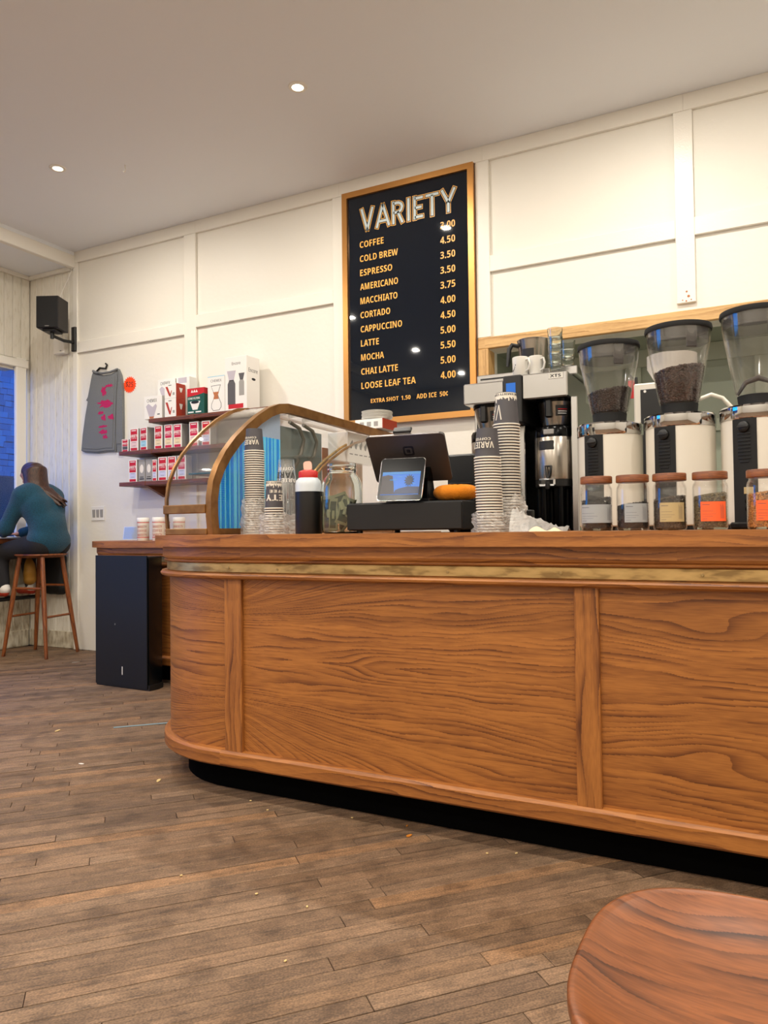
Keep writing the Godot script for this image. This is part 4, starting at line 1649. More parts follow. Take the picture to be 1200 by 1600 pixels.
func cup_stacks():
	var g: Material = M.cup_grey
	var w: Material = M.cup_white
	# tall stack beside the pastry case
	var m := cup_mesh(0.0465, 0.036, 0.104)
	var at := Vector3(-2.045, CT, -2.715)
	var n := 37
	for i in n:
		var o := put_cup(m, g, w, at + Vector3(rng.randf_range(-0.0006, 0.0006), i * 0.01035, rng.randf_range(-0.0006, 0.0006)), "paper_cup", "upturned grey paper cup nested in the tall stack beside the pastry case" if i < n - 1 else "topmost grey printed paper cup on the tall stack beside the pastry case", "grey cups in the stack by the pastry case")
		if i == n - 1:
			wrap_letters(o, "VARIETY", 0.098, 0.030, 0.052, 0.0440, 0.0415, deg_to_rad(37) - 0.68, w, true)
			wrap_letters(o, "COFFEE", 0.062, 0.057, 0.066, 0.0411, 0.0402, deg_to_rad(37) - 0.55, w, true)
	sleeve("film_sleeve", "crumpled clear film round the foot of the tall cup stack", at, 0.050, 0.046, 0.155, 3, 0.016)
	# short stack in front
	m = cup_mesh(0.041, 0.032, 0.118)
	at = Vector3(-1.828, CT, -2.56)
	for i in 11:
		var o := put_cup(m, g, w, at + Vector3(0, i * 0.0105, 0), "short_stack_cup", "upturned grey paper cup nested in the short film-wrapped stack" if i < 10 else "topmost grey cup with white drip print on the short stack", "grey cups in the short stack")
		if i == 10:
			drips(o, 0.0375, 0.032, 0.118, 0.86, deg_to_rad(36))
			wrap_letters(o, "VARIETY", 0.20, 0.034, 0.060, 0.0364, 0.0352, deg_to_rad(36) + 1.7, w, true)
			wrap_letters(o, "COFFEE", 0.11, 0.068, 0.080, 0.0349, 0.0343, deg_to_rad(36) + 1.05, w, true)
	sleeve("film_sleeve", "crumpled clear film bunched round the short cup stack", at, 0.046, 0.042, 0.082, 8, 0.020)
	# clear plastic cups
	m = cup_mesh(0.049, 0.034, 0.12, true)
	at = Vector3(-1.888, CT, -2.74)
	for i in 24:
		var o := put_cup(m, M.cup_plastic, M.cup_plastic, at + Vector3(0, i * 0.0092, 0), "plastic_cup", "clear plastic cup nested in the stack beside the red capped bottle" if i < 23 else "topmost clear plastic cup with dark print beside the red capped bottle", "clear cups by the bottle")
		if i == 23:
			wrap_letters(o, "VARIETY", 0.16, 0.036, 0.062, 0.0412, 0.0380, deg_to_rad(34) - 0.9, M.ink, true)
			wrap_letters(o, "VARIETY", 0.13, 0.016, 0.033, 0.0436, 0.0414, deg_to_rad(34) + 0.1, M.white_card, true)
			wrap_letters(o, "COFFEE", 0.08, 0.070, 0.084, 0.0372, 0.0355, deg_to_rad(34) - 0.1, M.white_card, true)
	sleeve("film_sleeve", "crumpled clear film round the clear plastic cups by the bottle", at, 0.052, 0.050, 0.088, 14, 0.018)
	# the pair of stacks beside the till
	m = cup_mesh(0.0475, 0.036, 0.104)
	at = Vector3(-0.838, CT, -2.45)
	for i in 27:
		var o := put_cup(m, g, w, at + Vector3(-0.0003 * i, i * 0.0098, 0), "till_stack_cup", "upturned grey paper cup nested in the shorter stack beside the cash drawer" if i < 26 else "topmost grey printed cup on the shorter stack beside the cash drawer", "grey cups in the shorter stack by the till")
		if i == 26:
			wrap_letters(o, "VARIETY", 0.098, 0.034, 0.056, 0.0440, 0.0415, deg_to_rad(19) - 0.60, w, true)
			wrap_letters(o, "COFFEE", 0.062, 0.061, 0.070, 0.0411, 0.0402, deg_to_rad(19) - 0.45, w, true)
	sleeve("film_sleeve", "crumpled clear film round the shorter stack beside the cash drawer", at, 0.053, 0.048, 0.066, 21, 0.016)
	m = cup_mesh(0.0500, 0.037, 0.118)
	at = Vector3(-0.819, CT, -2.575)
	for i in 37:
		var o := put_cup(m, g, w, at + Vector3(0.0001 * i, i * 0.0106, 0), "tall_paper_cup", "upturned grey paper cup nested in the tallest stack beside the till" if i < 36 else "topmost cup with white drip print on the tallest stack beside the till", "grey cups in the tallest stack by the till")
		if i == 36:
			drips(o, 0.0465, 0.037, 0.118, 0.84, deg_to_rad(18) - 0.2)
			wrap_letters(o, "VARIETY", 0.17, 0.018, 0.072, 0.0458, 0.0415, deg_to_rad(18) - 2.3, w, true, 400)
	sleeve("film_sleeve", "loose crumpled film round the tallest cup stack", at, 0.060, 0.050, 0.125, 27, 0.018)
	m = cup_mesh(0.0455, 0.034, 0.12)
	at = Vector3(-0.846, CT, -2.715)
	for i in 18:
		put_cup(m, M.cup_plastic, M.cup_plastic, at + Vector3(0, i * 0.0092, 0), "plastic_cup", "clear plastic cup nested in the stack behind the tallest paper cups", "clear cups behind the tall stack")
	# film trailing on the counter, with a beige cloth end
	var nz := noise(31, 1.0, 3)
	var b := MB.new()
	var gx := 26
	var gz := 14
	for j in gz + 1:
		for i in gx + 1:
			var u := float(i) / gx
			var v := float(j) / gz * 2.0 - 1.0
			var hh := 0.070 * pow(1.0 - u, 1.5) * (1.0 - v * v) + 0.010 * (1.0 - absf(v)) * (1.0 + nz.get_noise_2d(u * 14.0, v * 6.0)) + 0.012 * absf(nz.get_noise_2d(u * 7.0 + 3.0, v * 4.0)) * (1.0 - v * v)
			b.put(Vector3(u * 0.19, maxf(hh, 0.001), v * lerpf(0.055, 0.03, u)), Vector3(nz.get_noise_2d(u * 9.0, v * 3.0), 1, 0.4 + nz.get_noise_2d(u * 9.0 + 5.0, v * 4.0)).normalized(), Vector2(u, v))
	for j in gz:
		for i in gx:
			var q := j * (gx + 1) + i
			b.tri_i(q, q + 1, q + gx + 1, Vector3.UP)
			b.tri_i(q + 1, q + gx + 2, q + gx + 1, Vector3.UP)
	single("film_bag", b, M.sleeve_film, "torn film bag trailing over the counter from the cup stacks", "plastic bag", Vector3(-0.762, CT, -2.47))
	b = MB.new()
	for j in 9:
		for i in 21:
			var u := float(i) / 20
			var v := float(j) / 8 * 2.0 - 1.0
			b.put(Vector3(u * 0.10, 0.001 + 0.013 * (1.0 - v * v) * (0.7 + 0.6 * sin(u * 9.0)) * minf(1.0, (1.0 - u) * 4.0), v * 0.03), Vector3(0, 1, v).normalized(), Vector2(u, v))
	for j in 8:
		for i in 20:
			var q := j * 21 + i
			b.tri_i(q, q + 1, q + 21, Vector3.UP)
			b.tri_i(q + 1, q + 22, q + 21, Vector3.UP)
	single("cloth", b, M.cream_print, "small beige cloth lying on the counter past the film bag", "cloth", Vector3(-0.68, CT, -2.40))


# ---------------------------------------------------------------- till
func till():
	var dt := 1.133
	var d := thing("cash_drawer", "wide black cash drawer on the bar under the tablet till", "cash drawer", Vector3(-1.178, CT, -2.66))
	var b := MB.new()
	b.span(Vector3(-0.236, 0.010, -0.20), Vector3(0.236, dt - CT, 0.20), 0.004)
	part(d, "body", b, M.black_soft)
	b = MB.new()
	b.span(Vector3(-0.234, 0.013, 0.20), Vector3(0.234, dt - CT - 0.004, 0.210), 0.003)
	part(d, "drawer_front", b, M.black)
	for x in [-0.2, 0.2]:
		for z in [-0.16, 0.17]:
			b = MB.new()
			b.lathe(Vector3(x, 0, z), [Vector2(0.012, 0), Vector2(0.012, 0.011), Vector2(0, 0.011)], 12)
			part(d, "foot", b, M.black)
	var t := thing("tablet_till", "dark tablet till with a small customer screen on the cash drawer", "till", Vector3(-1.19, dt, -2.56))
	var jw := Transform3D(Basis(), -t.position)
	var big := jw * Transform3D(Basis.from_euler(Vector3(0.709, 0.178, 0.011)), Vector3(-1.194, 1.299, -2.552))
	b = MB.new(big)
	b.prism(rounded(0.305, 0.216, 0.014), -0.012, 0.0)
	var shell := part(t, "tablet_shell", b, M.graphite)
	b = MB.new(big)
	b.prism(rounded(0.300, 0.211, 0.013), -0.0135, -0.012)
	part(shell, "staff_screen", b, M.black_gloss)
	b = MB.new(big * Transform3D(Basis(), Vector3(0, 0.1085, -0.006)))
	b.box(Vector3.ZERO, Vector3(0.27, 0.003, 0.010), 0.001)
	part(shell, "edge_strip", b, M.steel)
	# square emblem: ring and centre
	for e in [[0.042, "black", 0.0], [0.028, "graphite", 0.0006], [0.014, "black", 0.0012]]:
		b = MB.new(big * Transform3D(Basis(), Vector3(0.006, 0.038, e[2])))
		b.prism(rounded(e[0], e[0], e[0] * 0.2), 0.0, 0.0008)
		part(shell, "emblem", b, M[e[1]])
	b = MB.new(big)
	b.box(Vector3(-0.01, 0.112, -0.03), Vector3(0.07, 0.012, 0.03), 0.004)
	part(shell, "clamp", b, M.black)
	b = MB.new(jw)
	b.span(Vector3(-1.27, dt, -2.72), Vector3(-1.09, dt + 0.012, -2.50), 0.004)
	part(t, "base", b, M.black)
	b = MB.new(jw * Transform3D(Basis(Vector3.UP, 0.12), Vector3(-1.178, dt, -2.60)))
	b.xf = b.xf * Transform3D(Basis(Vector3(0, 0, 1), Vector3(0, 1, 0), Vector3(-1, 0, 0)), Vector3.ZERO)
	b.prism(PackedVector2Array([Vector2(-0.08, 0.01), Vector2(0.075, 0.01), Vector2(0.055, 0.09), Vector2(0.02, 0.135), Vector2(0.0, 0.12), Vector2(-0.03, 0.05)]), -0.055, 0.055)
	part(t, "neck", b, M.black_gloss)
	var sm := jw * Transform3D(Basis.from_euler(Vector3(-0.358, 0.09, -0.006)), Vector3(-1.186, 1.2185, -2.462))
	b = MB.new(sm)
	b.prism(rounded(0.172, 0.168, 0.012), -0.012, 0.0)
	var ct := part(t, "customer_tablet", b, M.black_gloss)
	b = MB.new(sm)
	b.prism(rounded(0.176, 0.172, 0.014), -0.010, -0.003)
	part(ct, "metal_rim", b, M.steel)
	b = MB.new(sm)
	b.box(Vector3(0, -0.018, 0.0004), Vector3(0.150, 0.092, 0.0008), 0.0)
	part(ct, "screen", b, M.display_blue)
	var ps := sm * Transform3D(Basis(), Vector3(0, -0.018, 0.0008))
	poly_sheet(ct, "screen_picture", [Vector2(-0.075, -0.044), Vector2(-0.020, -0.044), Vector2(-0.026, -0.005), Vector2(-0.034, 0.030), Vector2(-0.052, 0.034), Vector2(-0.075, 0.030)], ps, screen_mat("screen_cliff", Color(0.16, 0.10, 0.14)))
	poly_sheet(ct, "screen_picture", [Vector2(-0.022, -0.044), Vector2(0.075, -0.044), Vector2(0.075, -0.016), Vector2(0.03, -0.014), Vector2(-0.005, -0.022), Vector2(-0.018, -0.028)], ps, screen_mat("screen_hills", Color(0.10, 0.14, 0.27)))
	var tree := []
	for i in 26:
		var a := TAU * i / 26.0
		tree.append(Vector2(0.034, 0.010) + Vector2(cos(a) * 0.021, sin(a) * 0.026) * (1.0 if i % 2 else 0.62))
	poly_sheet(ct, "screen_picture", tree, ps * Transform3D(Basis(), Vector3(0, 0, 0.0007)), screen_mat("screen_tree", Color(0.03, 0.10, 0.19)))
	for e in [[-0.03, 0.014, 0.03, 0.006], [0.05, -0.004, 0.02, 0.004], [-0.005, 0.026, 0.022, 0.004]]:
		poly_sheet(ct, "screen_picture", ellipse(Vector2(e[0], e[1]), Vector2(e[2], e[3]) * 0.5, 14), ps, screen_mat("screen_cloud", Color(0.20, 0.58, 0.88)))
	sheet(ct, "screen_bar", Rect2(-0.075, 0.036, 0.150, 0.010), ps, screen_mat("screen_bar", Color(0.16, 0.56, 0.86)))
	var lamp := OmniLight3D.new()
	lamp.name = "screen_light"
	lamp.light_color = Color(0.15, 0.6, 1.0)
	lamp.light_energy = 0.004
	lamp.light_size = 0.06
	lamp.shadow_enabled = true
	lamp.position = (sm * Vector3(0, -0.018, 0.03))
	t.add_child(lamp)
	# ribbed orange plush on the drawer
	b = MB.new()
	var seg := 64
	var rows := 20
	for j in rows + 1:
		var ph := -PI * 0.5 + PI * j / rows
		for k in seg + 1:
			var a := TAU * k / seg
			var rib := 1.0 - 0.045 * 0.0 - 0.13 * pow(1.0 - absf(sin(a * 6.0)), 2.5)
			var cr := pow(cos(ph), 0.55)
			var p := Vector3(sin(a) * 0.086 * cr * rib, sin(ph) * 0.033 * rib - 0.006 * (1.0 - cr) * signf(ph), cos(a) * 0.074 * cr * rib)
			b.put(p + Vector3(0, 0.034, 0), Vector3(sin(a) * cr, sin(ph) * 1.4, cos(a) * cr).normalized(), Vector2(a, ph))
	for j in rows:
		for k in seg:
			var q := j * (seg + 1) + k
			var d3 := b.n[q] + b.n[q + seg + 2]
			b.tri_i(q, q + 1, q + seg + 1, d3)
			b.tri_i(q + 1, q + seg + 2, q + seg + 1, d3)
	single("plush_pumpkin", b, M.pumpkin_plush, "flat orange ribbed plush pumpkin lying on the cash drawer", "plush toy", Vector3(-1.018, dt, -2.585))
	# dark printer behind
	var pr := thing("receipt_printer", "upright black receipt printer behind the tablet till", "printer", Vector3(-1.115, CT, -2.95))
	b = MB.new()
	b.span(Vector3(-0.062, 0, -0.06), Vector3(0.062, 0.325, 0.06), 0.008)
	part(pr, "body", b, M.black)
	b = MB.new()
	b.span(Vector3(-0.05, 0.20, 0.06), Vector3(0.05, 0.205, 0.066), 0.001)
	part(pr, "paper_slot", b, M.charcoal)
	var sp := thing("card_reader", "small black card reader with a white cap behind the film bag", "card reader", Vector3(-0.842, CT, -2.90))
	b = MB.new()
	b.span(Vector3(-0.03, 0, -0.02), Vector3(0.03, 0.085, 0.02), 0.004)
	part(sp, "body", b, M.black)
	b = MB.new()
	b.lathe(Vector3(-0.005, 0.085, 0), [Vector2(0.012, 0), Vector2(0.012, 0.016), Vector2(0.004, 0.02), Vector2(0.004, 0.036), Vector2(0, 0.036)], 12)
	part(sp, "cap", b, M.white_card)
	b = MB.new(Transform3D(Basis(Vector3.RIGHT, PI / 2), Vector3(0.0, 0.055, 0.02)))
	b.lathe(Vector3.ZERO, [Vector2(0.004, 0), Vector2(0.003, 0.001), Vector2(0, 0.001)], 10)
	part(sp, "button", b, M.white_card)


func screen_mat(called: String, c: Color) -> StandardMaterial3D:
	if M.has(called):
		return M[called]
	var m := mat(called, c.darkened(0.6), 0.3)
	m.emission_enabled = true
	m.emission = c
	m.emission_energy_multiplier = 0.6
	return m


func counter_bottles():
	# squeeze bottle with a red flip cap
	var s := thing("syrup_bottle", "milky plastic bottle with a black lower half and red flip cap", "bottle", Vector3(-1.617, CT, -2.50))
	var b := MB.new()
	b.lathe(Vector3.ZERO, [Vector2(0, 0.004), Vector2(0.052, 0.004), Vector2(0.0525, 0.195), Vector2(0.049, 0.212), Vector2(0.040, 0.222), Vector2(0.036, 0.228), Vector2(0, 0.228)], 28)
	part(s, "body", b, M.milk_plastic)
	b = MB.new()
	b.lathe(Vector3.ZERO, [Vector2(0, 0), Vector2(0.053, 0.0), Vector2(0.0538, 0.003), Vector2(0.0538, 0.168), Vector2(0.052, 0.169)], 28)
	part(s, "dark_sleeve", b, M.black)
	b = MB.new()
	b.lathe(Vector3.ZERO, [Vector2(0.039, 0.224), Vector2(0.039, 0.246), Vector2(0.034, 0.252), Vector2(0.020, 0.256), Vector2(0, 0.256)], 28)
	var cap := part(s, "cap", b, M.red_cap)
	b = MB.new(Transform3D(Basis.from_euler(Vector3(-0.25, 0.45, 0.1)), Vector3(-0.006, 0.272, -0.006)))
	b.prism(rounded(0.034, 0.040, 0.012), -0.004, 0.004)
	part(cap, "flip_lid", b, M.peach_plastic)
	# tip jar
	var j := thing("tip_jar", "big clear glass tip jar holding folded banknotes", "jar", Vector3(-1.467, CT, -2.51))
	b = MB.new()
	var o := [Vector2(0, 0.0), Vector2(0.068, 0.0), Vector2(0.078, 0.006), Vector2(0.081, 0.02), Vector2(0.081, 0.165), Vector2(0.078, 0.195), Vector2(0.070, 0.215), Vector2(0.058, 0.230), Vector2(0.055, 0.238), Vector2(0.057, 0.246), Vector2(0.059, 0.252), Vector2(0.056, 0.258), Vector2(0.059, 0.266), Vector2(0.057, 0.274)]
	var i := [Vector2(0.053, 0.274), Vector2(0.052, 0.24), Vector2(0.056, 0.227), Vector2(0.067, 0.212), Vector2(0.075, 0.193), Vector2(0.078, 0.164), Vector2(0.078, 0.02), Vector2(0.074, 0.008), Vector2(0.0, 0.006)]
	b.lathe(Vector3.ZERO, o + i, 36)
	part(j, "glass", b, M.solid_glass)
	var notes := [[-0.035, 0.008, 0.030, 0.45, 0.14, 0.06, 0.05], [-0.020, 0.008, 0.045, 0.75, 0.13, 0.03, -0.06], [0.030, 0.06, 0.020, 0.2, 0.10, 0.06, 0.3], [0.010, 0.035, 0.035, 0.9, 0.11, 0.05, -0.35], [0.0, 0.012, -0.025, -0.5, 0.10, 0.06, 0.6], [0.038, 0.010, -0.02, 1.4, 0.12, 0.05, 0.1]]
	for e in notes:
		var nt := thing("banknote", "crumpled green banknote inside the glass tip jar", "banknote", j.position + Vector3(e[0], e[1], e[2]), e[3], "banknotes in the tip jar")
		var f := MB.new(Transform3D(Basis(Vector3(0, 0, 1), e[6]), Vector3.ZERO))
		var f2 := MB.new(f.xf)
		var w: float = e[5] * 0.5
		for k in 10:
			var y0: float = e[4] * k / 10.0
			var y1: float = e[4] * (k + 1) / 10.0
			var z0 := 0.008 * sin(k * 0.7)
			var z1 := 0.008 * sin((k + 1) * 0.7)
			f.quad(Vector3(-w, y0, z0), Vector3(w, y0, z0 + 0.004), Vector3(w, y1, z1 + 0.004), Vector3(-w, y1, z1), Vector3(0, 0, 1))
			if k > 0 and k < 9:
				f2.quad(Vector3(-w * 0.75, y0, z0 + 0.0011), Vector3(w * 0.75, y0, z0 + 0.0041), Vector3(w * 0.75, y1, z1 + 0.0041), Vector3(-w * 0.75, y1, z1 + 0.0011), Vector3(0, 0, 1))
		part(nt, "paper", f, M.bill_green)
		part(nt, "print", f2, M.bill_dark)
		var f3 := MB.new(f.xf)
		f3.lathe(Vector3(0, e[4] * 0.5, 0.006), [Vector2(w * 0.35, -0.016), Vector2(w * 0.42, 0.0), Vector2(w * 0.35, 0.016)], 10, -1.2, 1.2)
		part(nt, "portrait", f3, M.bill_green)


# ---------------------------------------------------------------- brewer
func brewer():
	var wt := 0.86
	var c := thing("coffee_brewer", "twin stainless coffee brewer with a blue control screen behind the bar", "coffee machine", Vector3(-1.05, wt, -3.72))
	var jw := Transform3D(Basis(), -c.position)
	var bx := func(called: String, a: Vector3, e: Vector3, m: Material, bev := 0.004, parent: Node = null):
		var b := MB.new(jw)
		b.span(a, e, bev)
		return part(parent if parent else c, called, b, m)
	bx.call("head", Vector3(-1.330, 1.655, -3.92), Vector3(-1.118, 1.760, -3.50), M.steel, 0.006)
	var hr: Node = bx.call("head", Vector3(-1.026, 1.655, -3.92), Vector3(-0.806, 1.778, -3.50), M.steel, 0.006)
	var col: Node = bx.call("control_column", Vector3(-1.118, 1.545, -3.92), Vector3(-1.026, 1.778, -3.488), M.charcoal, 0.005)
	bx.call("control_screen", Vector3(-1.102, 1.655, -3.488), Vector3(-1.055, 1.740, -3.486), M.display_blue, 0.0, col)
	bx.call("top_tray", Vector3(-1.300, 1.780, -3.95), Vector3(-0.785, 1.822, -3.62), M.steel, 0.004)
	bx.call("tray_slot", Vector3(-1.28, 1.795, -3.621), Vector3(-0.95, 1.803, -3.618), M.black, 0.0)
	bx.call("back_panel", Vector3(-1.325, wt + 0.03, -3.95), Vector3(-0.79, 1.655, -3.84), M.black_gloss, 0.003)
	bx.call("side_column", Vector3(-0.800, wt + 0.03, -3.95), Vector3(-0.768, 1.655, -3.53), M.steel, 0.004)
	bx.call("side_column", Vector3(-1.345, wt + 0.03, -3.95), Vector3(-1.327, 1.655, -3.70), M.steel, 0.004)
	bx.call("centre_column", Vector3(-1.085, wt + 0.03, -3.84), Vector3(-1.045, 1.545, -3.60), M.steel, 0.004)
	bx.call("base", Vector3(-1.345, wt, -3.95), Vector3(-0.768, wt + 0.03, -3.47), M.black, 0.004)
	bx.call("badge", Vector3(-0.896, 1.742, -3.50), Vector3(-0.824, 1.770, -3.497), M.chrome, 0.001, hr)
	letters(hr, "XTS", Rect2(-0.887, 1.749, 0.052, 0.014), jw * at_wall(0, 0, -3.497), M.ink)
	for x in [-0.893, -1.222]:
		var b := MB.new(jw)
		b.lathe(Vector3(x, 0, -3.625), [Vector2(0.055, 1.528), Vector2(0.066, 1.530), Vector2(0.089, 1.640), Vector2(0.092, 1.650), Vector2(0.090, 1.655)], 30)
		var bk := part(c, "brew_basket", b, M.steel_urn)
		var hd := deg_to_rad(3.0)
		b = MB.new(jw * Transform3D(Basis(Vector3.UP, hd), Vector3(x, 0, -3.625)))
		b.box(Vector3(-0.018, 1.607, 0.088), Vector3(0.032, 0.088, 0.03), 0.006)
		part(bk, "handle", b, M.black)
		b = MB.new(jw)
		b.lathe(Vector3(x, 0, -3.625), [Vector2(0.0755, 1.572), Vector2(0.0862, 1.622)], 12, 0.22, 1.05)
		part(bk, "label_plate", b, M.charcoal)
		for k in 3:
			b = MB.new(jw)
			b.lathe(Vector3(x, 0, -3.625), [Vector2(0.0785 + 0.0023 * k, 1.582 + 0.010 * k), Vector2(0.0793 + 0.0023 * k, 1.585 + 0.010 * k)], 10, 0.36, 0.92)
			part(bk, "print_line", b, M.white_card if k < 2 else M.red_print)
		b = MB.new(jw)
		b.lathe(Vector3(x, 0, -3.625), [Vector2(0.094, 1.640), Vector2(0.097, 1.655)], 24)
		part(bk, "rail", b, M.black_gloss)
	# insulated servers under the baskets
	for e in [[-0.893, "steel coffee server with tap under the right brew head"], [-1.222, "steel coffee server half hidden behind the paper cups"]]:
		var u := thing("coffee_server", e[1], "coffee urn", Vector3(e[0], wt + 0.03, -3.60), 0.0, "coffee servers in the brewer")
		var y0 := wt + 0.03
		var b := MB.new()
		b.lathe(Vector3.ZERO, [Vector2(0, 1.262 - y0), Vector2(0.097, 1.262 - y0), Vector2(0.0985, 1.268 - y0), Vector2(0.0985, 1.466 - y0), Vector2(0.096, 1.470 - y0)], 36)
		part(u, "body", b, M.steel_urn)
		b = MB.new()
		b.lathe(Vector3.ZERO, [Vector2(0.099, 1.468 - y0), Vector2(0.099, 1.505 - y0), Vector2(0.092, 1.519 - y0), Vector2(0.05, 1.524 - y0), Vector2(0, 1.524 - y0)], 32)
		var lid := part(u, "lid", b, M.black_gloss)
		b = MB.new()
		b.span(Vector3(-0.032, 1.478 - y0, 0.090), Vector3(0.018, 1.503 - y0, 0.102), 0.003)
		part(lid, "gauge", b, M.grey_card)
		b = MB.new()
		b.lathe(Vector3.ZERO, [Vector2(0.090, 1.225 - y0), Vector2(0.0975, 1.230 - y0), Vector2(0.0975, 1.264 - y0)], 32)
		part(u, "base_band", b, M.black)
		b = MB.new()
		b.lathe(Vector3.ZERO, [Vector2(0.0992, 1.405 - y0), Vector2(0.0992, 1.448 - y0)], 10, -0.62, 0.18)
		part(u, "name_plate", b, M.charcoal)
		# tap
		b = MB.new()
		b.box(Vector3(-0.012, 1.247 - y0, 0.118), Vector3(0.084, 0.036, 0.045), 0.008)
		var tap := part(u, "tap", b, M.chrome)
		b = MB.new()
		b.tube([Vector3(-0.010, 1.265 - y0, 0.115), Vector3(-0.018, 1.285 - y0, 0.112), Vector3(-0.024, 1.325 - y0, 0.108), Vector3(0.004, 1.325 - y0, 0.108), Vector3(-0.002, 1.285 - y0, 0.112), Vector3(-0.010, 1.265 - y0, 0.115)], 0.005, 8)
		part(tap, "lever", b, M.black)
		b = MB.new()
		b.lathe(Vector3(-0.006, 0, 0.135), [Vector2(0.008, 1.215 - y0), Vector2(0.012, 1.23 - y0), Vector2(0.012, 1.25 - y0), Vector2(0, 1.25 - y0)], 14)
		part(tap, "spout", b, M.charcoal)
		# stand
		b = MB.new()
		b.lathe(Vector3.ZERO, [Vector2(0, 0), Vector2(0.095, 0.0), Vector2(0.095, 0.02), Vector2(0, 0.02)], 28)
		var sd := part(u, "stand", b, M.black_gloss)
		for a in 6:
			b = MB.new()
			var t := TAU * (a + 0.5) / 6.0
			b.tube([Vector3(sin(t) * 0.078, 0.015, cos(t) * 0.078), Vector3(sin(t) * 0.082, 1.228 - y0, cos(t) * 0.082)], 0.014, 8)
			part(sd, "leg", b, M.black_gloss)
	# carafe, mugs and tumblers parked on the brewer
	var ca := thing("steel_carafe", "steel carafe with a black handle on top of the coffee brewer", "carafe", Vector3(-1.035, 1.822, -3.75))
	var b := MB.new()
	b.lathe(Vector3.ZERO, [Vector2(0, 0), Vector2(0.058, 0), Vector2(0.062, 0.008), Vector2(0.080, 0.165), Vector2(0.084, 0.178), Vector2(0.081, 0.180), Vector2(0.076, 0.165), Vector2(0.058, 0.012), Vector2(0, 0.008)], 32)
	part(ca, "body", b, M.steel_urn)
	b = MB.new(Transform3D(Basis(Vector3.UP, 0.45), Vector3.ZERO))
	b.tube([Vector3(-0.074, 0.150, 0), Vector3(-0.110, 0.158, 0), Vector3(-0.125, 0.135, 0), Vector3(-0.130, 0.085, 0), Vector3(-0.134, 0.045, 0)], [0.012, 0.012, 0.012, 0.011, 0.008], 8)
	part(ca, "handle", b, M.black)
	b = MB.new()
	b.lathe(Vector3.ZERO, [Vector2(0.0705, 0.075), Vector2(0.0762, 0.125)], 10, -0.55, 0.30)
	part(ca, "label_plate", b, M.charcoal)
	for e in [[-1.045, -3.545, 0.038, "white mug with a dark drawn smile on the brewer"], [-0.972, -3.56, 0.034, "smaller plain white mug beside the glass tumblers"]]:
		var mg := thing("mug", e[3], "mug", Vector3(e[0], 1.778, e[1]))
		b = MB.new()
		var r: float = e[2]
		b.lathe(Vector3.ZERO, [Vector2(0, 0), Vector2(r - 0.004, 0), Vector2(r, 0.006), Vector2(r + 0.002, 0.092), Vector2(r, 0.094), Vector2(r - 0.003, 0.090), Vector2(r - 0.004, 0.01), Vector2(0, 0.007)], 28)
		part(mg, "body", b, M.porcelain)
		b = MB.new(Transform3D(Basis(Vector3.UP, -0.55), Vector3.ZERO))
		b.tube([Vector3(r - 0.001, 0.076, 0), Vector3(r + 0.020, 0.078, 0), Vector3(r + 0.028, 0.055, 0), Vector3(r + 0.020, 0.028, 0), Vector3(r - 0.001, 0.022, 0)], 0.005, 8)
		part(mg, "handle", b, M.porcelain)
		if e[0] < -1.0:
			b = MB.new()
			for k in 6:
				var a0 := -0.95 + 0.1 * k
				b.lathe(Vector3.ZERO, [Vector2(r + 0.0012, 0.022 + 0.0022 * k * k * 0.5), Vector2(r + 0.0013, 0.028 + 0.0022 * k * k * 0.5)], 2, a0, a0 + 0.11)
			part(mg, "drawn_smile", b, M.ink)
	var gl := MB.new()
	gl.lathe(Vector3.ZERO, [Vector2(0, 0), Vector2(0.026, 0), Vector2(0.028, 0.004), Vector2(0.031, 0.040), Vector2(0.034, 0.042), Vector2(0.038, 0.088), Vector2(0.0355, 0.088), Vector2(0.031, 0.044), Vector2(0.0275, 0.010), Vector2(0, 0.008)], 12)
	var gm := gl.mesh()
	for k in 4:
		single("glass_tumbler", gm, M.solid_glass, "clear faceted tumbler nested in the stack on the brewer", "glass", Vector3(-0.874, 1.778 + 0.043 * k, -3.555), 0.0, "tumblers stacked on the brewer")
	for k in 2:
		single("glass_tumbler", gm, M.solid_glass, "clear faceted tumbler in the lower stack behind the tall one", "glass", Vector3(-0.838, 1.822 + 0.043 * k, -3.66), 0.0, "tumblers in the low stack")
	# hot water tower with paper filters on it
	var h := thing("hot_water_tower", "white and black hot water tower behind the middle grinder", "water boiler", Vector3(-0.40, wt, -3.66))
	b = MB.new()
	b.span(Vector3(-0.115, 0, -0.16), Vector3(0.13, 0.83, 0.10), 0.006)
	part(h, "body", b, M.enamel)
	b = MB.new()
	b.span(Vector3(-0.085, 0.02, 0.10), Vector3(0.11, 0.80, 0.106), 0.002)
	part(h, "front_panel", b, M.black)
	for k in 2:
		b = MB.new(Transform3D(Basis(Vector3.RIGHT, PI / 2), Vector3(-0.065, 0.79 - 0.13 * k, 0.106)))
		b.lathe(Vector3.ZERO, [Vector2(0.006, 0), Vector2(0.006, 0.003), Vector2(0, 0.003)], 10)
		part(h, "button", b, M.white_card)
	var fm := MB.new()
	var seg := 72
	for k in seg:
		var a0 := TAU * k / seg
		var a1 := TAU * (k + 1) / seg
		var r0 := 1.0 + (0.035 if k % 2 else -0.035)
		var r1 := 1.0 + (0.035 if (k + 1) % 2 else -0.035)
		fm.quad(Vector3(sin(a0) * 0.065, 0, cos(a0) * 0.065), Vector3(sin(a1) * 0.065, 0, cos(a1) * 0.065), Vector3(sin(a1) * 0.108 * r1, 0.085, cos(a1) * 0.108 * r1), Vector3(sin(a0) * 0.108 * r0, 0.085, cos(a0) * 0.108 * r0), Vector3(sin(a0), -0.3, cos(a0)))
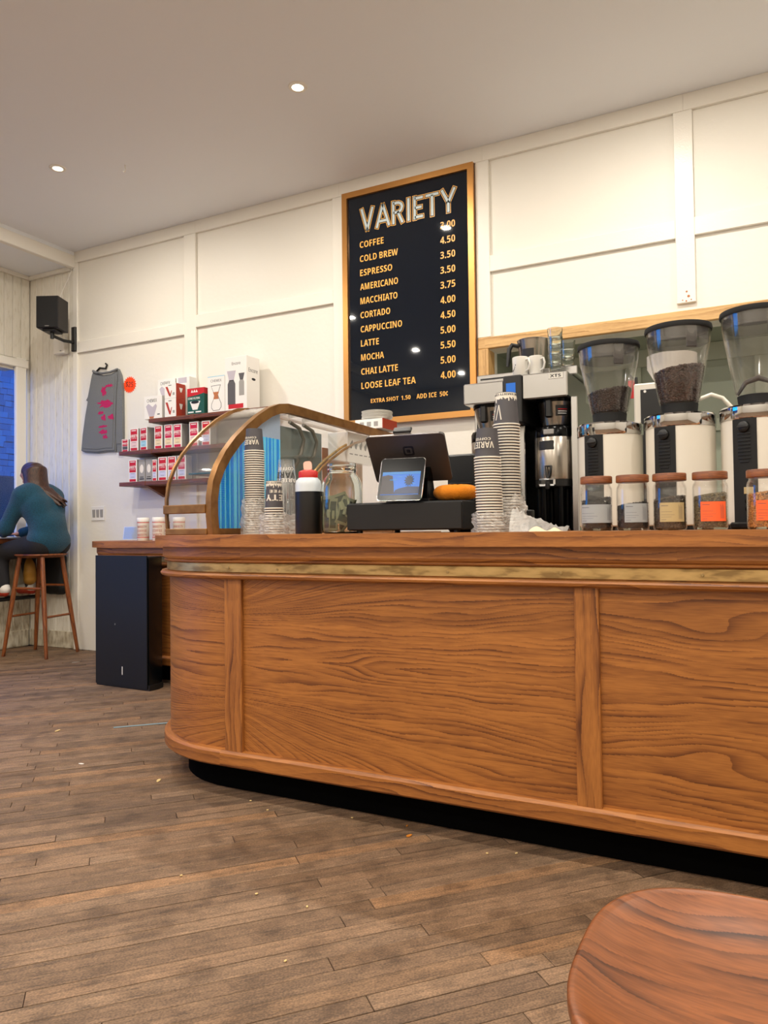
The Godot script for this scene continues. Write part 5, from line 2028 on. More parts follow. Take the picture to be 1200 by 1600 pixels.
		fm.quad(Vector3(0, 0.0, 0), Vector3(0, 0.0, 0), Vector3(sin(a1) * 0.065, 0, cos(a1) * 0.065), Vector3(sin(a0) * 0.065, 0, cos(a0) * 0.065), Vector3.UP)
	var fmm := fm.mesh()
	for k in 6:
		single("paper_filter", fmm, M.white_paper, "white fluted paper filter nested in the stack behind the grinder hoppers", "coffee filter", Vector3(-0.36, wt + 0.8305 + 0.011 * k, -3.69), 0.0, "fluted paper filters")
	b = MB.new()
	b.span(Vector3(0, 0, 0), Vector3(0.028, 0.085, 0.004), 0.001)
	single("red_tag", b, M.red_print, "bright red tag hanging beside the hot water tower", "tag", Vector3(-0.545, 1.63, -3.60))
	b = MB.new()
	b.box(Vector3(0.012, 0.095, -0.004), Vector3(0.006, 0.03, 0.006), 0.001)
	b.box(Vector3(0.012, 0.11, -0.05), Vector3(0.006, 0.006, 0.1), 0.001)
	b.box(Vector3(0.022, -0.325, -0.10), Vector3(0.014, 0.885, 0.014), 0.002)
	single("tag_hook", b, M.charcoal, "thin dark upright rod with the red tag on it", "hook", Vector3(-0.545, 1.63, -3.60))
	var hs := thing("rinse_tap", "white curved rinse tap arching behind the right grinder", "tap", Vector3(-0.09, wt, -4.0))
	b = MB.new()
	b.tube([Vector3(-0.25, 0.55, 0), Vector3(-0.235, 0.72, 0), Vector3(-0.19, 0.80, 0), Vector3(-0.12, 0.822, 0), Vector3(-0.07, 0.80, 0), Vector3(-0.03, 0.75, 0), Vector3(0.0, 0.67, 0)], 0.011, 10)
	part(hs, "spout_tube", b, M.enamel)
	b = MB.new()
	b.tube([Vector3(-0.25, 0.0, 0), Vector3(-0.25, 0.56, 0)], 0.016, 10)
	part(hs, "riser", b, M.chrome)


# ---------------------------------------------------------------- grinders
func bean_mesh(l: float) -> ArrayMesh:
	var b := MB.new()
	var seg := 7
	var rows := 5
	for j in rows + 1:
		var ph := -PI * 0.5 + PI * j / rows
		for k in seg + 1:
			var a := TAU * k / seg
			var n := Vector3(cos(ph) * cos(a), sin(ph), cos(ph) * sin(a))
			b.put(n * Vector3(l * 0.34, l * 0.5, l * 0.26), n, Vector2.ZERO)
	for j in rows:
		for k in seg:
			var q := j * (seg + 1) + k
			var d := b.n[q] + b.n[q + seg + 2]
			b.tri_i(q, q + 1, q + seg + 1, d)
			b.tri_i(q + 1, q + seg + 2, q + seg + 1, d)
	return b.mesh()


# loose matter filling a vessel of radius r0..r1 from y0 to y1 (top slanting by tilt along x): a core plus pieces on its skin
func fill(called: String, label: String, category: String, at: Vector3, r0: float, r1: float, y0: float, y1: float, piece: ArrayMesh, m: Material, core_m: Material, count: int, size: float, tilt := 0.0, shades := 0.35):
	var o := thing(called, label, category, at)
	o.set_meta("kind", "stuff")
	var core := MB.new()
	var inset := size * 0.55
	core.lathe(Vector3.ZERO, [Vector2(0, y0 + inset * 0.5), Vector2(r0 - inset, y0 + inset * 0.5), Vector2(r1 - inset, y1 - inset - absf(tilt)), Vector2(0, y1 - inset)], 24)
	part(o, "inner_mass", core, core_m).set_meta("kind", "stuff")
	var mm := MultiMesh.new()
	mm.transform_format = MultiMesh.TRANSFORM_3D
	mm.use_colors = true
	mm.mesh = piece
	mm.instance_count = count
	for i in count:
		var a := rng.randf() * TAU
		var p: Vector3
		if i < count * 0.70:
			var t := rng.randf()
			var top := y1 + tilt * sin(a)
			var y := lerpf(y0 + size * 0.3, top, t)
			var r := lerpf(r0, r1, (y - y0) / (y1 - y0)) - size * 0.36 - rng.randf() * size * 0.25
			p = Vector3(sin(a) * r, y, cos(a) * r)
		else:
			var r := sqrt(rng.randf()) * (r1 - size * 0.4)
			p = Vector3(sin(a) * r, y1 + tilt * sin(a) * r / r1 + 0.5 * size * (1.0 - r / r1) + rng.randf_range(-0.3, 0.3) * size, cos(a) * r)
		var bs := Basis.from_euler(Vector3(rng.randf() * TAU, rng.randf() * TAU, rng.randf() * TAU)).scaled(Vector3.ONE * rng.randf_range(0.85, 1.15))
		mm.set_instance_transform(i, Transform3D(bs, p))
		var s := 1.0 - shades * rng.randf()
		mm.set_instance_color(i, Color(s, s, s))
	var mi := MultiMeshInstance3D.new()
	mi.name = "pieces"
	mi.multimesh = mm
	var mt: StandardMaterial3D = m.duplicate()
	mt.vertex_color_use_as_albedo = true
	mi.material_override = mt
	mi.set_meta("kind", "stuff")
	o.add_child(mi)


func grinders():
	var bean := bean_mesh(0.0115)
	var specs := [
		[-0.497, -2.83, 1.410, 1.705, 0.40, "cream grinder with a hopper of dark beans beside the coffee brewer", "dark roast beans filling the hopper beside the coffee brewer", "bean_dark"],
		[-0.250, -2.79, 1.418, 1.728, 0.55, "cream grinder with a fuller bean hopper between two others", "brown roast beans heaped in the fuller middle hopper", "bean"],
		[-0.004, -2.77, 1.424, 1.745, 0.0, "cream grinder with an empty hopper at the end of the row", "", ""]]
	var face := deg_to_rad(-21.0)
	for s in specs:
		var g := thing("coffee_grinder", s[5], "coffee grinder", Vector3(s[0], CT, s[1]), 0.0, "shop coffee grinders")
		var top: float = s[2] - CT
		var lid: float = s[3] - CT
		var R := 0.115
		var b := MB.new()
		b.lathe(Vector3.ZERO, [Vector2(0, 0.014), Vector2(R - 0.004, 0.014), Vector2(R, 0.018), Vector2(R, top - 0.045), Vector2(0, top - 0.045)], 40)
		part(g, "body", b, M.enamel)
		b = MB.new()
		b.lathe(Vector3.ZERO, [Vector2(R + 0.001, top - 0.046), Vector2(R + 0.0035, top - 0.042), Vector2(R + 0.0035, top - 0.006), Vector2(R - 0.002, top), Vector2(0.05, top + 0.003), Vector2(0, top + 0.003)], 48)
		part(g, "chrome_ring", b, M.chrome)
		for k in 4:
			b = MB.new()
			var a := face + PI * (0.25 + 0.5 * k)
			b.lathe(Vector3(sin(a) * 0.088, 0, cos(a) * 0.088), [Vector2(0.020, 0), Vector2(0.018, 0.014), Vector2(0, 0.014)], 14)
			part(g, "foot", b, M.black)
		b = MB.new()
		b.lathe(Vector3.ZERO, [Vector2(R, 0.018), Vector2(R + 0.0025, 0.020), Vector2(R + 0.0025, top - 0.048), Vector2(R, top - 0.046)], 12, face - 0.33, face + 0.33)
		var pn := part(g, "front_panel", b, M.black_soft)
		for k in 9:
			var y := top - 0.098 - 0.0115 * k
			var hw := 0.17 if k < 8 else 0.12
			b = MB.new()
			b.lathe(Vector3.ZERO, [Vector2(R + 0.002, y), Vector2(R + 0.0048, y + 0.001), Vector2(R + 0.0048, y + 0.0045), Vector2(R + 0.002, y + 0.006)], 8, face - hw, face + hw)
			part(pn, "vent_slat", b, M.black)
		b = MB.new(Transform3D(Basis(Vector3.UP, face), Vector3.ZERO) * Transform3D(Basis(Vector3.RIGHT, PI / 2), Vector3(0, top - 0.074, R + 0.002)))
		b.lathe(Vector3.ZERO, [Vector2(0.019, 0), Vector2(0.018, 0.008), Vector2(0.014, 0.011), Vector2(0, 0.011)], 20)
		var kn := part(pn, "knob", b, M.black)
		b = MB.new(Transform3D(Basis(Vector3.UP, face), Vector3.ZERO))
		b.box(Vector3(0, top - 0.074, R + 0.015), Vector3(0.034, 0.005, 0.006), 0.001)
		part(kn, "grip", b, M.charcoal)
		if s[0] > -0.1:
			b = MB.new(Transform3D(Basis(Vector3.UP, face), Vector3.ZERO))
			b.box(Vector3(0.012, 0.125, R + 0.004), Vector3(0.03, 0.022, 0.004), 0.001)
			part(pn, "sticker", b, M.label_tan)
			for y in [0.09, 0.066]:
				b = MB.new(Transform3D(Basis(Vector3.UP, face), Vector3.ZERO) * Transform3D(Basis(Vector3.RIGHT, PI / 2), Vector3(0.012, y, R + 0.002)))
				b.lathe(Vector3.ZERO, [Vector2(0.011, 0), Vector2(0.010, 0.010), Vector2(0.006, 0.012), Vector2(0, 0.010)], 16)
				part(pn, "button", b, M.black_gloss)
			b = MB.new(Transform3D(Basis(Vector3.UP, face), Vector3.ZERO))
			b.box(Vector3(0.0, 0.012, R + 0.02), Vector3(0.07, 0.022, 0.05), 0.006)
			part(g, "tray", b, M.black)
		# hopper
		var hb := top + 0.003
		b = MB.new()
		b.lathe(Vector3.ZERO, [Vector2(0.050, hb), Vector2(0.058, hb), Vector2(0.062, hb + 0.036), Vector2(0.058, hb + 0.038)], 32)
		part(g, "hopper_collar", b, M.black_soft)
		b = MB.new()
		var y0 := hb + 0.036
		b.lathe(Vector3.ZERO, [Vector2(0.058, y0), Vector2(0.064, y0), Vector2(0.068, y0 + 0.012), Vector2(0.104, lid - 0.060), Vector2(0.108, lid - 0.014), Vector2(0.1055, lid - 0.014), Vector2(0.1015, lid - 0.060), Vector2(0.0655, y0 + 0.013), Vector2(0.058, y0 + 0.004)], 44)
		var hp := part(g, "hopper", b, M.hopper_plastic, "clear cone hopper")
		b = MB.new()
		b.lathe(Vector3.ZERO, [Vector2(0.1012, lid - 0.055), Vector2(0.1045, lid - 0.014)], 44)
		part(hp, "smoked_band", b, M.smoke_plastic)
		b = MB.new()
		b.lathe(Vector3.ZERO, [Vector2(0.100, lid - 0.014), Vector2(0.111, lid - 0.015), Vector2(0.113, lid - 0.008), Vector2(0.111, lid + 0.003), Vector2(0.07, lid + 0.008), Vector2(0, lid + 0.009)], 44)
		var ld := part(g, "hopper_lid", b, M.black_soft)
		b = MB.new(Transform3D(Basis(Vector3.UP, face + 0.9), Vector3.ZERO))
		b.box(Vector3(0, lid - 0.05, 0.098), Vector3(0.035, 0.075, 0.008), 0.003)
		part(ld, "clip", b, M.graphite)
		if s[4] > 0.0:
			var yt: float = lerpf(y0, lid - 0.05, s[4])
			var rt := lerpf(0.0655, 0.1015, (yt - y0) / (lid - 0.06 - y0)) - 0.002
			fill("coffee_beans", s[6], "coffee beans", g.position, 0.063, rt, y0 + 0.005, yt, bean, M[s[7]], M.bean_dark, 2600, 0.0105, 0.010)
		else:
			b = MB.new()
			b.tube([Vector3(-0.06, y0 + 0.005, 0.02), Vector3(-0.035, y0 + 0.045, 0.02), Vector3(0.005, y0 + 0.058, 0.02), Vector3(0.045, y0 + 0.04, 0.02)], [0.005, 0.008, 0.010, 0.006], 8)
			part(g, "hopper_gate", b, M.graphite)


func tea_jars():
	var specs := [
		[-0.471, "label_grey", "tea_black", 0.100, "glass tea jar with a wrapped grey label and coarse black tea", "coarse black tea leaves in the jar with the wrapped grey label", -0.3, 1.5],
		[-0.360, "label_grey", "tea_black", 0.082, "glass tea jar with a narrow grey label and fine black tea", "fine black tea in the jar with the narrow grey label", 0.1, 1.0],
		[-0.251, "label_tan", "tea_brown", 0.098, "glass tea jar with a tan label and brown leaf tea", "brown leaf tea in the jar with the tan label", 0.0, 1.0],
		[-0.137, "label_orange", "tea_green", 0.104, "glass tea jar with an orange label and green herbal tea", "green herbal tea in the orange labelled jar", 0.05, 1.0],
		[0.010, "label_orange", "tea_gold", 0.106, "glass tea jar with an orange label and golden chopped blend", "golden chopped blend in the last orange labelled jar", 0.12, 1.0]]
	for s in specs:
		var p := Vector3(s[0], CT, -2.42)
		var j := thing("tea_jar", s[4], "jar", p, 0.0, "tea jars along the bar edge")
		var b := MB.new()
		b.lathe(Vector3.ZERO, [Vector2(0, 0), Vector2(0.043, 0), Vector2(0.047, 0.004), Vector2(0.049, 0.012), Vector2(0.049, 0.128), Vector2(0.047, 0.138), Vector2(0.043, 0.144), Vector2(0.043, 0.152), Vector2(0.0405, 0.152), Vector2(0.0405, 0.143), Vector2(0.0445, 0.136), Vector2(0.0465, 0.127), Vector2(0.0465, 0.012), Vector2(0.044, 0.006), Vector2(0, 0.005)], 40)
		part(j, "glass", b, M.clear_glass)
		b = MB.new()
		b.lathe(Vector3.ZERO, [Vector2(0, 0.151), Vector2(0.0475, 0.151), Vector2(0.0495, 0.153), Vector2(0.0495, 0.171), Vector2(0.0475, 0.174), Vector2(0, 0.174)], 40)
		part(j, "lid", b, M.lid_wood, "round wooden lid")
		var hc := atan2(-p.x, 2.42)
		var a0: float = hc + s[6] - 0.62 * s[7]
		var a1: float = hc + s[6] + 0.95 * s[7]
		b = MB.new()
		b.lathe(Vector3.ZERO, [Vector2(0.0490, 0.026), Vector2(0.0494, 0.026), Vector2(0.0494, 0.084), Vector2(0.0490, 0.084)], 24, a0, a1)
		var lb := part(j, "paper_label", b, M[s[1]])
		for e in [[0.074, 0.10, 0.5, 0.0014], [0.056, 0.1, 0.75, 0.0006], [0.047, 0.1, 0.9, 0.0006], [0.040, 0.1, 0.7, 0.0006], [0.032, 0.1, 0.35, 0.0010]]:
			b = MB.new()
			b.lathe(Vector3.ZERO, [Vector2(0.0495, e[0]), Vector2(0.0496, e[0] + e[3])], 12, a0 + e[1], a0 + e[1] + (a1 - a0) * 0.55 * e[2])
			part(lb, "print_line", b, M.ink_grey)
		for k in 6:
			b = MB.new()
			var aa: float = a1 - 0.42 + 0.045 * k
			b.lathe(Vector3.ZERO, [Vector2(0.0495, 0.034), Vector2(0.0496, 0.078 - 0.004 * (k % 3))], 1, aa, aa + 0.012)
			part(lb, "print_line", b, M.ink_grey)
		var leaf := MB.new()
		leaf.box(Vector3.ZERO, Vector3(0.0075, 0.002, 0.0022), 0.0006)
		if s[2] == "tea_gold" or s[2] == "tea_green":
			leaf = MB.new()
			leaf.box(Vector3.ZERO, Vector3(0.0062, 0.0030, 0.0036), 0.0009)
		fill("tea_leaves", s[5], "tea", p, 0.0455, 0.0455, 0.007, s[3], leaf.mesh(), M[s[2]], M.tea_brown if s[2] == "tea_green" else M[s[2]], 1700, 0.005, 0.006, 0.6)


# ---------------------------------------------------------------- retail shelves
func carton(called: String, label: String, at: Vector3, w: float, h: float, d: float, top: String, low: String, group: String, turn := 0.0) -> Node3D:
	# coffee box: at is the middle of the front bottom edge
	var c := thing(called, label, "coffee box", at, turn, group)
	var b := MB.new()
	b.span(Vector3(-w * 0.5, 0, -d), Vector3(w * 0.5, h, 0), 0.001)
	part(c, "box", b, M.white_card)
	var f := at_wall(0, 0, 0)
	var m := w * 0.11
	sheet(c, "colour_block", Rect2(-w * 0.5 + m, h * 0.43, w - 2 * m, h * 0.52), f, M[top])
	sheet(c, "white_strip", Rect2(-w * 0.28, h * 0.875, w * 0.56, h * 0.035), at_wall(0, 0, 0.0006), M.white_card)
	letters(c, "VARIETY", Rect2(-w * 0.42, h * 0.60, w * 0.84, h * 0.12), at_wall(0, 0, 0.0006), M.white_card, 0.0005)
	letters(c, "COFFEE", Rect2(-w * 0.30, h * 0.53, w * 0.60, h * 0.045), at_wall(0, 0, 0.0006), M.pink_print, 0.0005)
	sheet(c, "label_block", Rect2(-w * 0.5 + m, h * 0.155, w - 2 * m, h * 0.255), f, M[low])
	sheet(c, "label_line", Rect2(-w * 0.25, h * 0.36, w * 0.5, h * 0.012), at_wall(0, 0, 0.0006), M.ink_grey)
	sheet(c, "label_line", Rect2(-w * 0.2, h * 0.21, w * 0.4, h * 0.012), at_wall(0, 0, 0.0006), M.ink_grey)
	sheet(c, "foot_block", Rect2(-w * 0.5 + m, h * 0.02, w - 2 * m, h * 0.11), f, M[top])
	var s := Transform3D(Basis(Vector3(0, 0, -1), Vector3.UP, Vector3(1, 0, 0)), Vector3(w * 0.5, 0, 0))
	sheet(c, "side_panel", Rect2(0.004, 0.004, d - 0.008, h - 0.008), s, M.grey_card)
	return c


func shelves():
	var specs := [["upper wall shelf of dark wood carrying the filter boxes", -4.372, -3.20, 1.945, [-3.92, -3.40]], ["middle wall shelf of dark wood carrying tall coffee boxes", -4.70, -3.40, 1.700, [-4.36, -3.62]], ["lowest wall shelf of dark wood carrying red coffee boxes", -4.70, -3.62, 1.445, [-4.43, -3.80]]]
	for s in specs:
		var xm: float = (s[1] + s[2]) * 0.5
		var t := thing("wall_shelf", s[0], "shelf", Vector3(xm, s[3], ZB), 0.0, "retail wall shelves")
		var b := MB.new(Transform3D(Basis(), Vector3(-xm, 0, 0)))
		b.span(Vector3(s[1], -0.032, 0.0), Vector3(s[2], 0, 0.235), 0.002, Vector2(s[3] * 3.0, 0))
		part(t, "board", b, M.walnut)
		for x in s[4]:
			b = MB.new(Transform3D(Basis(), Vector3(x - xm, 0, 0)))
			b.span(Vector3(-0.02, -0.036, 0.0), Vector3(0.02, 0.0015, 0.2385), 0.002)
			b.xf = Transform3D(Basis(Vector3(0, 0, 1), Vector3(0, 1, 0), Vector3(-1, 0, 0)), Vector3(x - xm + 0.015, 0, 0))
			b.prism(PackedVector2Array([Vector2(0.002, -0.036), Vector2(0.20, -0.036), Vector2(0.002, -0.12)]), 0.0, 0.03)
			part(t, "bracket", b, M.walnut)
	var zf := -4.435
	var mid := [[-4.598, -4.507, 0.184, "red_print", "pink_print", "red coffee box with a pink lower label on the middle shelf", 0.0], [-4.490, -4.404, 0.186, "red_print", "blue_print", "red coffee box with a pale blue label on the middle shelf", -0.12], [-4.330, -4.246, 0.188, "red_print", "cream_print", "red coffee box with a cream label on the middle shelf", 0.0], [-4.224, -4.139, 0.188, "crimson_print", "cream_print", "crimson coffee box with a cream label beside the red cream-labelled one", 0.0], [-4.129, -4.044, 0.186, "crimson_print", "cream_print", "crimson coffee box with a cream label at the end of its row", 0.0], [-3.966, -3.876, 0.190, "crimson_print", "pink_print", "crimson coffee box with a pink label seen past the case glass", 0.0], [-3.842, -3.758, 0.188, "red_print", "lilac_print", "red coffee box mostly behind the curved case glass on the middle shelf", 0.0]]
	for e in mid:
		carton("coffee_box", e[5], Vector3((e[0] + e[1]) * 0.5, 1.7005, zf), e[1] - e[0], e[2], 0.075 if e[6] == 0.0 else 0.10, e[3], e[4], "coffee boxes on the middle shelf", e[6])
	carton("small_coffee_box", "small coffee box with a dark band at the end of the middle shelf", Vector3(-4.652, 1.7005, zf), 0.072, 0.102, 0.06, "red_print", "ink_grey", "coffee boxes on the middle shelf")
	var low := [[-4.613, -4.523, 0.184, "red_print", "lilac_print", "red coffee box with a lilac label at the end of the lowest shelf"], [-4.292, -4.199, 0.189, "red_print", "lilac_print", "red coffee box with a lilac label beside the narrow one on the lowest shelf"], [-4.190, -4.104, 0.189, "red_print", "lilac_print", "red coffee box with a lilac label next to the case glass on the lowest shelf"], [-4.090, -4.004, 0.189, "red_print", "lilac_print", "red coffee box behind the case glass on the lowest shelf"]]
	for e in low:
		carton("coffee_box", e[5], Vector3((e[0] + e[1]) * 0.5, 1.4455, zf), e[1] - e[0], e[2], 0.07, e[3], e[4], "coffee boxes on the lowest shelf")
	carton("coffee_box", "narrow red coffee box squeezed in on the lowest shelf", Vector3(-4.330, 1.4455, zf), 0.046, 0.172, 0.07, "red_print", "lilac_print", "coffee boxes on the lowest shelf")
	for e in [[-4.478, "grey printed coffee box turned sideways beside the lilac-labelled one"], [-4.400, "grey printed coffee box turned sideways beside the narrow red one"]]:
		var c := thing("coffee_box", e[1], "coffee box", Vector3(e[0], 1.4455, zf - 0.01), 0.0, "coffee boxes on the lowest shelf")
		var b := MB.new()
		b.span(Vector3(-0.036, 0, -0.09), Vector3(0.036, 0.180, 0), 0.001)
		part(c, "box", b, M.grey_card)
		poly_sheet(c, "printed_ring", ellipse(Vector2(0, 0.105), Vector2(0.02, 0.035), 18), at_wall(0, 0, 0), M.white_paper)
		sheet(c, "print_line", Rect2(-0.025, 0.018, 0.05, 0.008), at_wall(0, 0, 0), M.ink)
		sheet(c, "print_line", Rect2(-0.02, 0.034, 0.04, 0.006), at_wall(0, 0, 0), M.ink)
	# upper shelf
	var box := func(called: String, label: String, cat: String, x0: float, x1: float, h: float, z0: float, d: float, m: Material, y := 1.9455):
		var c := thing(called, label, cat, Vector3((x0 + x1) * 0.5, y, z0))
		var b := MB.new()
		b.span(Vector3(-(x1 - x0) * 0.5, 0, -d), Vector3((x1 - x0) * 0.5, h, 0), 0.001)
		part(c, "box", b, m)
		return c
	for e in [["filter_box", "square white filter box at the end of the upper shelf", -4.434, -4.245, 0.184, -4.432, 0.085], ["filter_box", "tall white filter box standing behind the square one on the upper shelf", -4.392, -4.205, 0.335, -4.54, 0.09]]:
		var c: Node3D = box.call(e[0], e[1], "filter box", e[2], e[3], e[4], e[5], e[6], M.white_card)
		var w: float = e[3] - e[2]
		var o: float = 0.0 if e[4] < 0.2 else 0.155
		letters(c, "CHEMEX", Rect2(-w * 0.34, o + 0.135, w * 0.56, 0.026), at_wall(0, 0, 0), M.ink, 0.0005, false, 400)
		poly_sheet(c, "printed_filter", [Vector2(-w * 0.40, o + 0.105), Vector2(-w * 0.26, o + 0.125), Vector2(-w * 0.02, o + 0.095), Vector2(w * 0.16, o + 0.120), Vector2(w * 0.22, o + 0.10), Vector2(w * 0.06, o + 0.02), Vector2(-w * 0.22, o + 0.02)], at_wall(0, 0, 0), M.pale_lilac)
		poly_sheet(c, "printed_neck", [Vector2(-w * 0.22, o + 0.02), Vector2(w * 0.06, o + 0.02), Vector2(w * 0.03, o + 0.004), Vector2(-w * 0.19, o + 0.004)], at_wall(0, 0, 0), M.tan_print)
		sheet(c, "print_line", Rect2(w * 0.24, o + 0.03, w * 0.14, 0.008), at_wall(0, 0, 0), M.ink_grey)
	var pb: Node3D = box.call("filter_box", "pale box standing behind the orange-sided cone boxes", "filter box", -4.190, -4.055, 0.335, -4.54, 0.09, M.white_card)
	sheet(pb, "printed_patch", Rect2(-0.05, 0.285, 0.09, 0.045), at_wall(0, 0, 0), M.pale_lilac)
	for k in 2:
		var c: Node3D = box.call("cone_filter_box", "white cone filter box with orange sides, %s" % ["lower of the two stacked", "upper of the two stacked"][k], "filter box", -4.214, -4.094, 0.147 if k == 0 else 0.118, -4.430, 0.105, M.white_card, 1.9455 + 0.1478 * k)
		var h := 0.147 if k == 0 else 0.118
		poly_sheet(c, "printed_mark", [Vector2(-0.050, h * 0.80), Vector2(-0.028, h * 0.80), Vector2(0.0, h * 0.30), Vector2(0.010, h * 0.52), Vector2(0.018, h * 0.52), Vector2(0.002, h * 0.12), Vector2(-0.012, h * 0.16)], at_wall(0, 0, 0), M.orange_red)
		sheet(c, "print_line", Rect2(-0.018, h * 0.86, 0.03, 0.005), at_wall(0, 0, 0), M.ink)
		sheet(c, "print_line", Rect2(0.025, h * 0.2, 0.02, 0.022), at_wall(0, 0, 0), M.grey_card)
		var s := Transform3D(Basis(Vector3(0, 0, -1), Vector3.UP, Vector3(1, 0, 0)), Vector3(0.06, 0, 0))
		sheet(c, "side_panel", Rect2(0.0, 0.0, 0.105, h), s, M.orange_red)
		poly_sheet(c, "printed_cup", [Vector2(0.035, h * 0.72), Vector2(0.075, h * 0.72), Vector2(0.065, h * 0.5), Vector2(0.060, h * 0.42), Vector2(0.050, h * 0.42), Vector2(0.045, h * 0.5)], s * at_wall(0, 0, 0.0006), M.white_card)
	var g: Node3D = box.call("green_filter_box", "green filter box with a red top and a printed cup", "filter box", -3.981, -3.812, 0.205, -4.432, 0.09, M.green_print)
	poly_sheet(g, "red_top", [Vector2(-0.0845, 0.205), Vector2(0.0845, 0.205), Vector2(0.0845, 0.162), Vector2(0.02, 0.150), Vector2(-0.0845, 0.140)], at_wall(0, 0, 0), M.red_print)
	for e in [-0.035, -0.012, 0.010]:
		poly_sheet(g, "emblem", [Vector2(e - 0.012, 0.172), Vector2(e, 0.194), Vector2(e + 0.012, 0.172)], at_wall(0, 0, 0.0006), M.white_card)
	letters(g, "CONE FILTERS", Rect2(-0.076, 0.118, 0.118, 0.016), at_wall(0, 0, 0), M.white_card, 0.0005)
	poly_sheet(g, "printed_cup", [Vector2(-0.058, 0.102), Vector2(0.046, 0.102), Vector2(0.018, 0.036), Vector2(-0.030, 0.036)], at_wall(0, 0, 0), M.white_card)
	poly_sheet(g, "printed_coffee", ellipse(Vector2(-0.006, 0.094), Vector2(0.040, 0.011), 18), at_wall(0, 0, 0.0006), M.ink)
	for k in 2:
		sheet(g, "print_line", Rect2(-0.076 + 0.075 * k, 0.014, 0.055, 0.010), at_wall(0, 0, 0), M.white_card)
	var gs := Transform3D(Basis(Vector3(0, 0, -1), Vector3.UP, Vector3(1, 0, 0)), Vector3(0.0845, 0, 0))
	sheet(g, "red_side", Rect2(0, 0.158, 0.09, 0.047), gs, M.red_print)
	var tl: Node3D = box.call("brewer_box", "tall white box printed with an hourglass glass coffee maker", "box", -3.776, -3.612, 0.278, -4.432, 0.14, M.white_card)
	letters(tl, "CHEMEX", Rect2(-0.052, 0.232, 0.104, 0.020), at_wall(0, 0, 0), M.ink_grey, 0.0005, false, 400)
	sheet(tl, "blue_edge", Rect2(-0.082, 0.272, 0.164, 0.006), at_wall(0, 0, 0), M.blue_print)
	poly_sheet(tl, "printed_glass", [Vector2(-0.050, 0.205), Vector2(0.046, 0.208), Vector2(0.016, 0.135), Vector2(0.030, 0.105), Vector2(0.050, 0.065), Vector2(0.050, 0.035), Vector2(0.030, 0.012), Vector2(-0.030, 0.012), Vector2(-0.048, 0.035), Vector2(-0.046, 0.065), Vector2(-0.024, 0.105), Vector2(-0.018, 0.135)], at_wall(0, 0, 0), M.ink_grey)
	poly_sheet(tl, "printed_glass", [Vector2(-0.045, 0.201), Vector2(0.041, 0.204), Vector2(0.012, 0.135), Vector2(0.026, 0.105), Vector2(0.046, 0.063), Vector2(0.046, 0.037), Vector2(0.028, 0.016), Vector2(-0.028, 0.016), Vector2(-0.044, 0.037), Vector2(-0.042, 0.063), Vector2(-0.020, 0.105), Vector2(-0.014, 0.135)], at_wall(0, 0, 0.0005), M.white_card)
	poly_sheet(tl, "printed_collar", [Vector2(-0.030, 0.155), Vector2(0.028, 0.155), Vector2(0.016, 0.128), Vector2(0.026, 0.100), Vector2(-0.026, 0.100), Vector2(-0.018, 0.128)], at_wall(0, 0, 0.0010), M.tan_print)
	var gb: Node3D = box.call("grinder_box", "big white box printed with a dark and a pale coffee grinder", "box", -3.607, -3.402, 0.405, -4.430, 0.16, M.white_card)
	letters(gb, "Encore", Rect2(-0.035, 0.342, 0.08, 0.022), at_wall(0, 0, 0), M.ink, 0.0005, false, 400)
	for e in [[-0.040, 0.30, 1.0, "ink_grey", "pale_lilac"], [0.055, 0.275, 0.66, "grey_card", "ink_grey"]]:
		var f := Transform3D(Basis(Vector3(e[2], 0, 0), Vector3(0, e[2], 0), Vector3(0, 0, 1)), Vector3(e[0], e[1], 0))
		poly_sheet(gb, "printed_hopper", [Vector2(-0.042, 0.0), Vector2(0.042, 0.0), Vector2(0.022, -0.075), Vector2(-0.022, -0.075)], f, M[e[4]])
		poly_sheet(gb, "printed_grinder", [Vector2(-0.020, -0.07), Vector2(0.020, -0.07), Vector2(0.036, -0.10), Vector2(0.036, -0.255), Vector2(-0.036, -0.255), Vector2(-0.036, -0.10)], f, M[e[3]])
	sheet(gb, "red_strip", Rect2(-0.07, 0.012, 0.14, 0.034), at_wall(0, 0, 0), M.red_print)
	var gf := Transform3D(Basis(Vector3(0, 0, -1), Vector3.UP, Vector3(1, 0, 0)), Vector3(0.1025, 0, 0))
	letters(gb, "Encore", Rect2(0.025, 0.285, 0.11, 0.03), gf, M.ink, 0.0005, false, 400)
	poly_sheet(gb, "emblem", ellipse(Vector2(0.085, 0.235), Vector2(0.024, 0.010), 16), gf, M.ink)


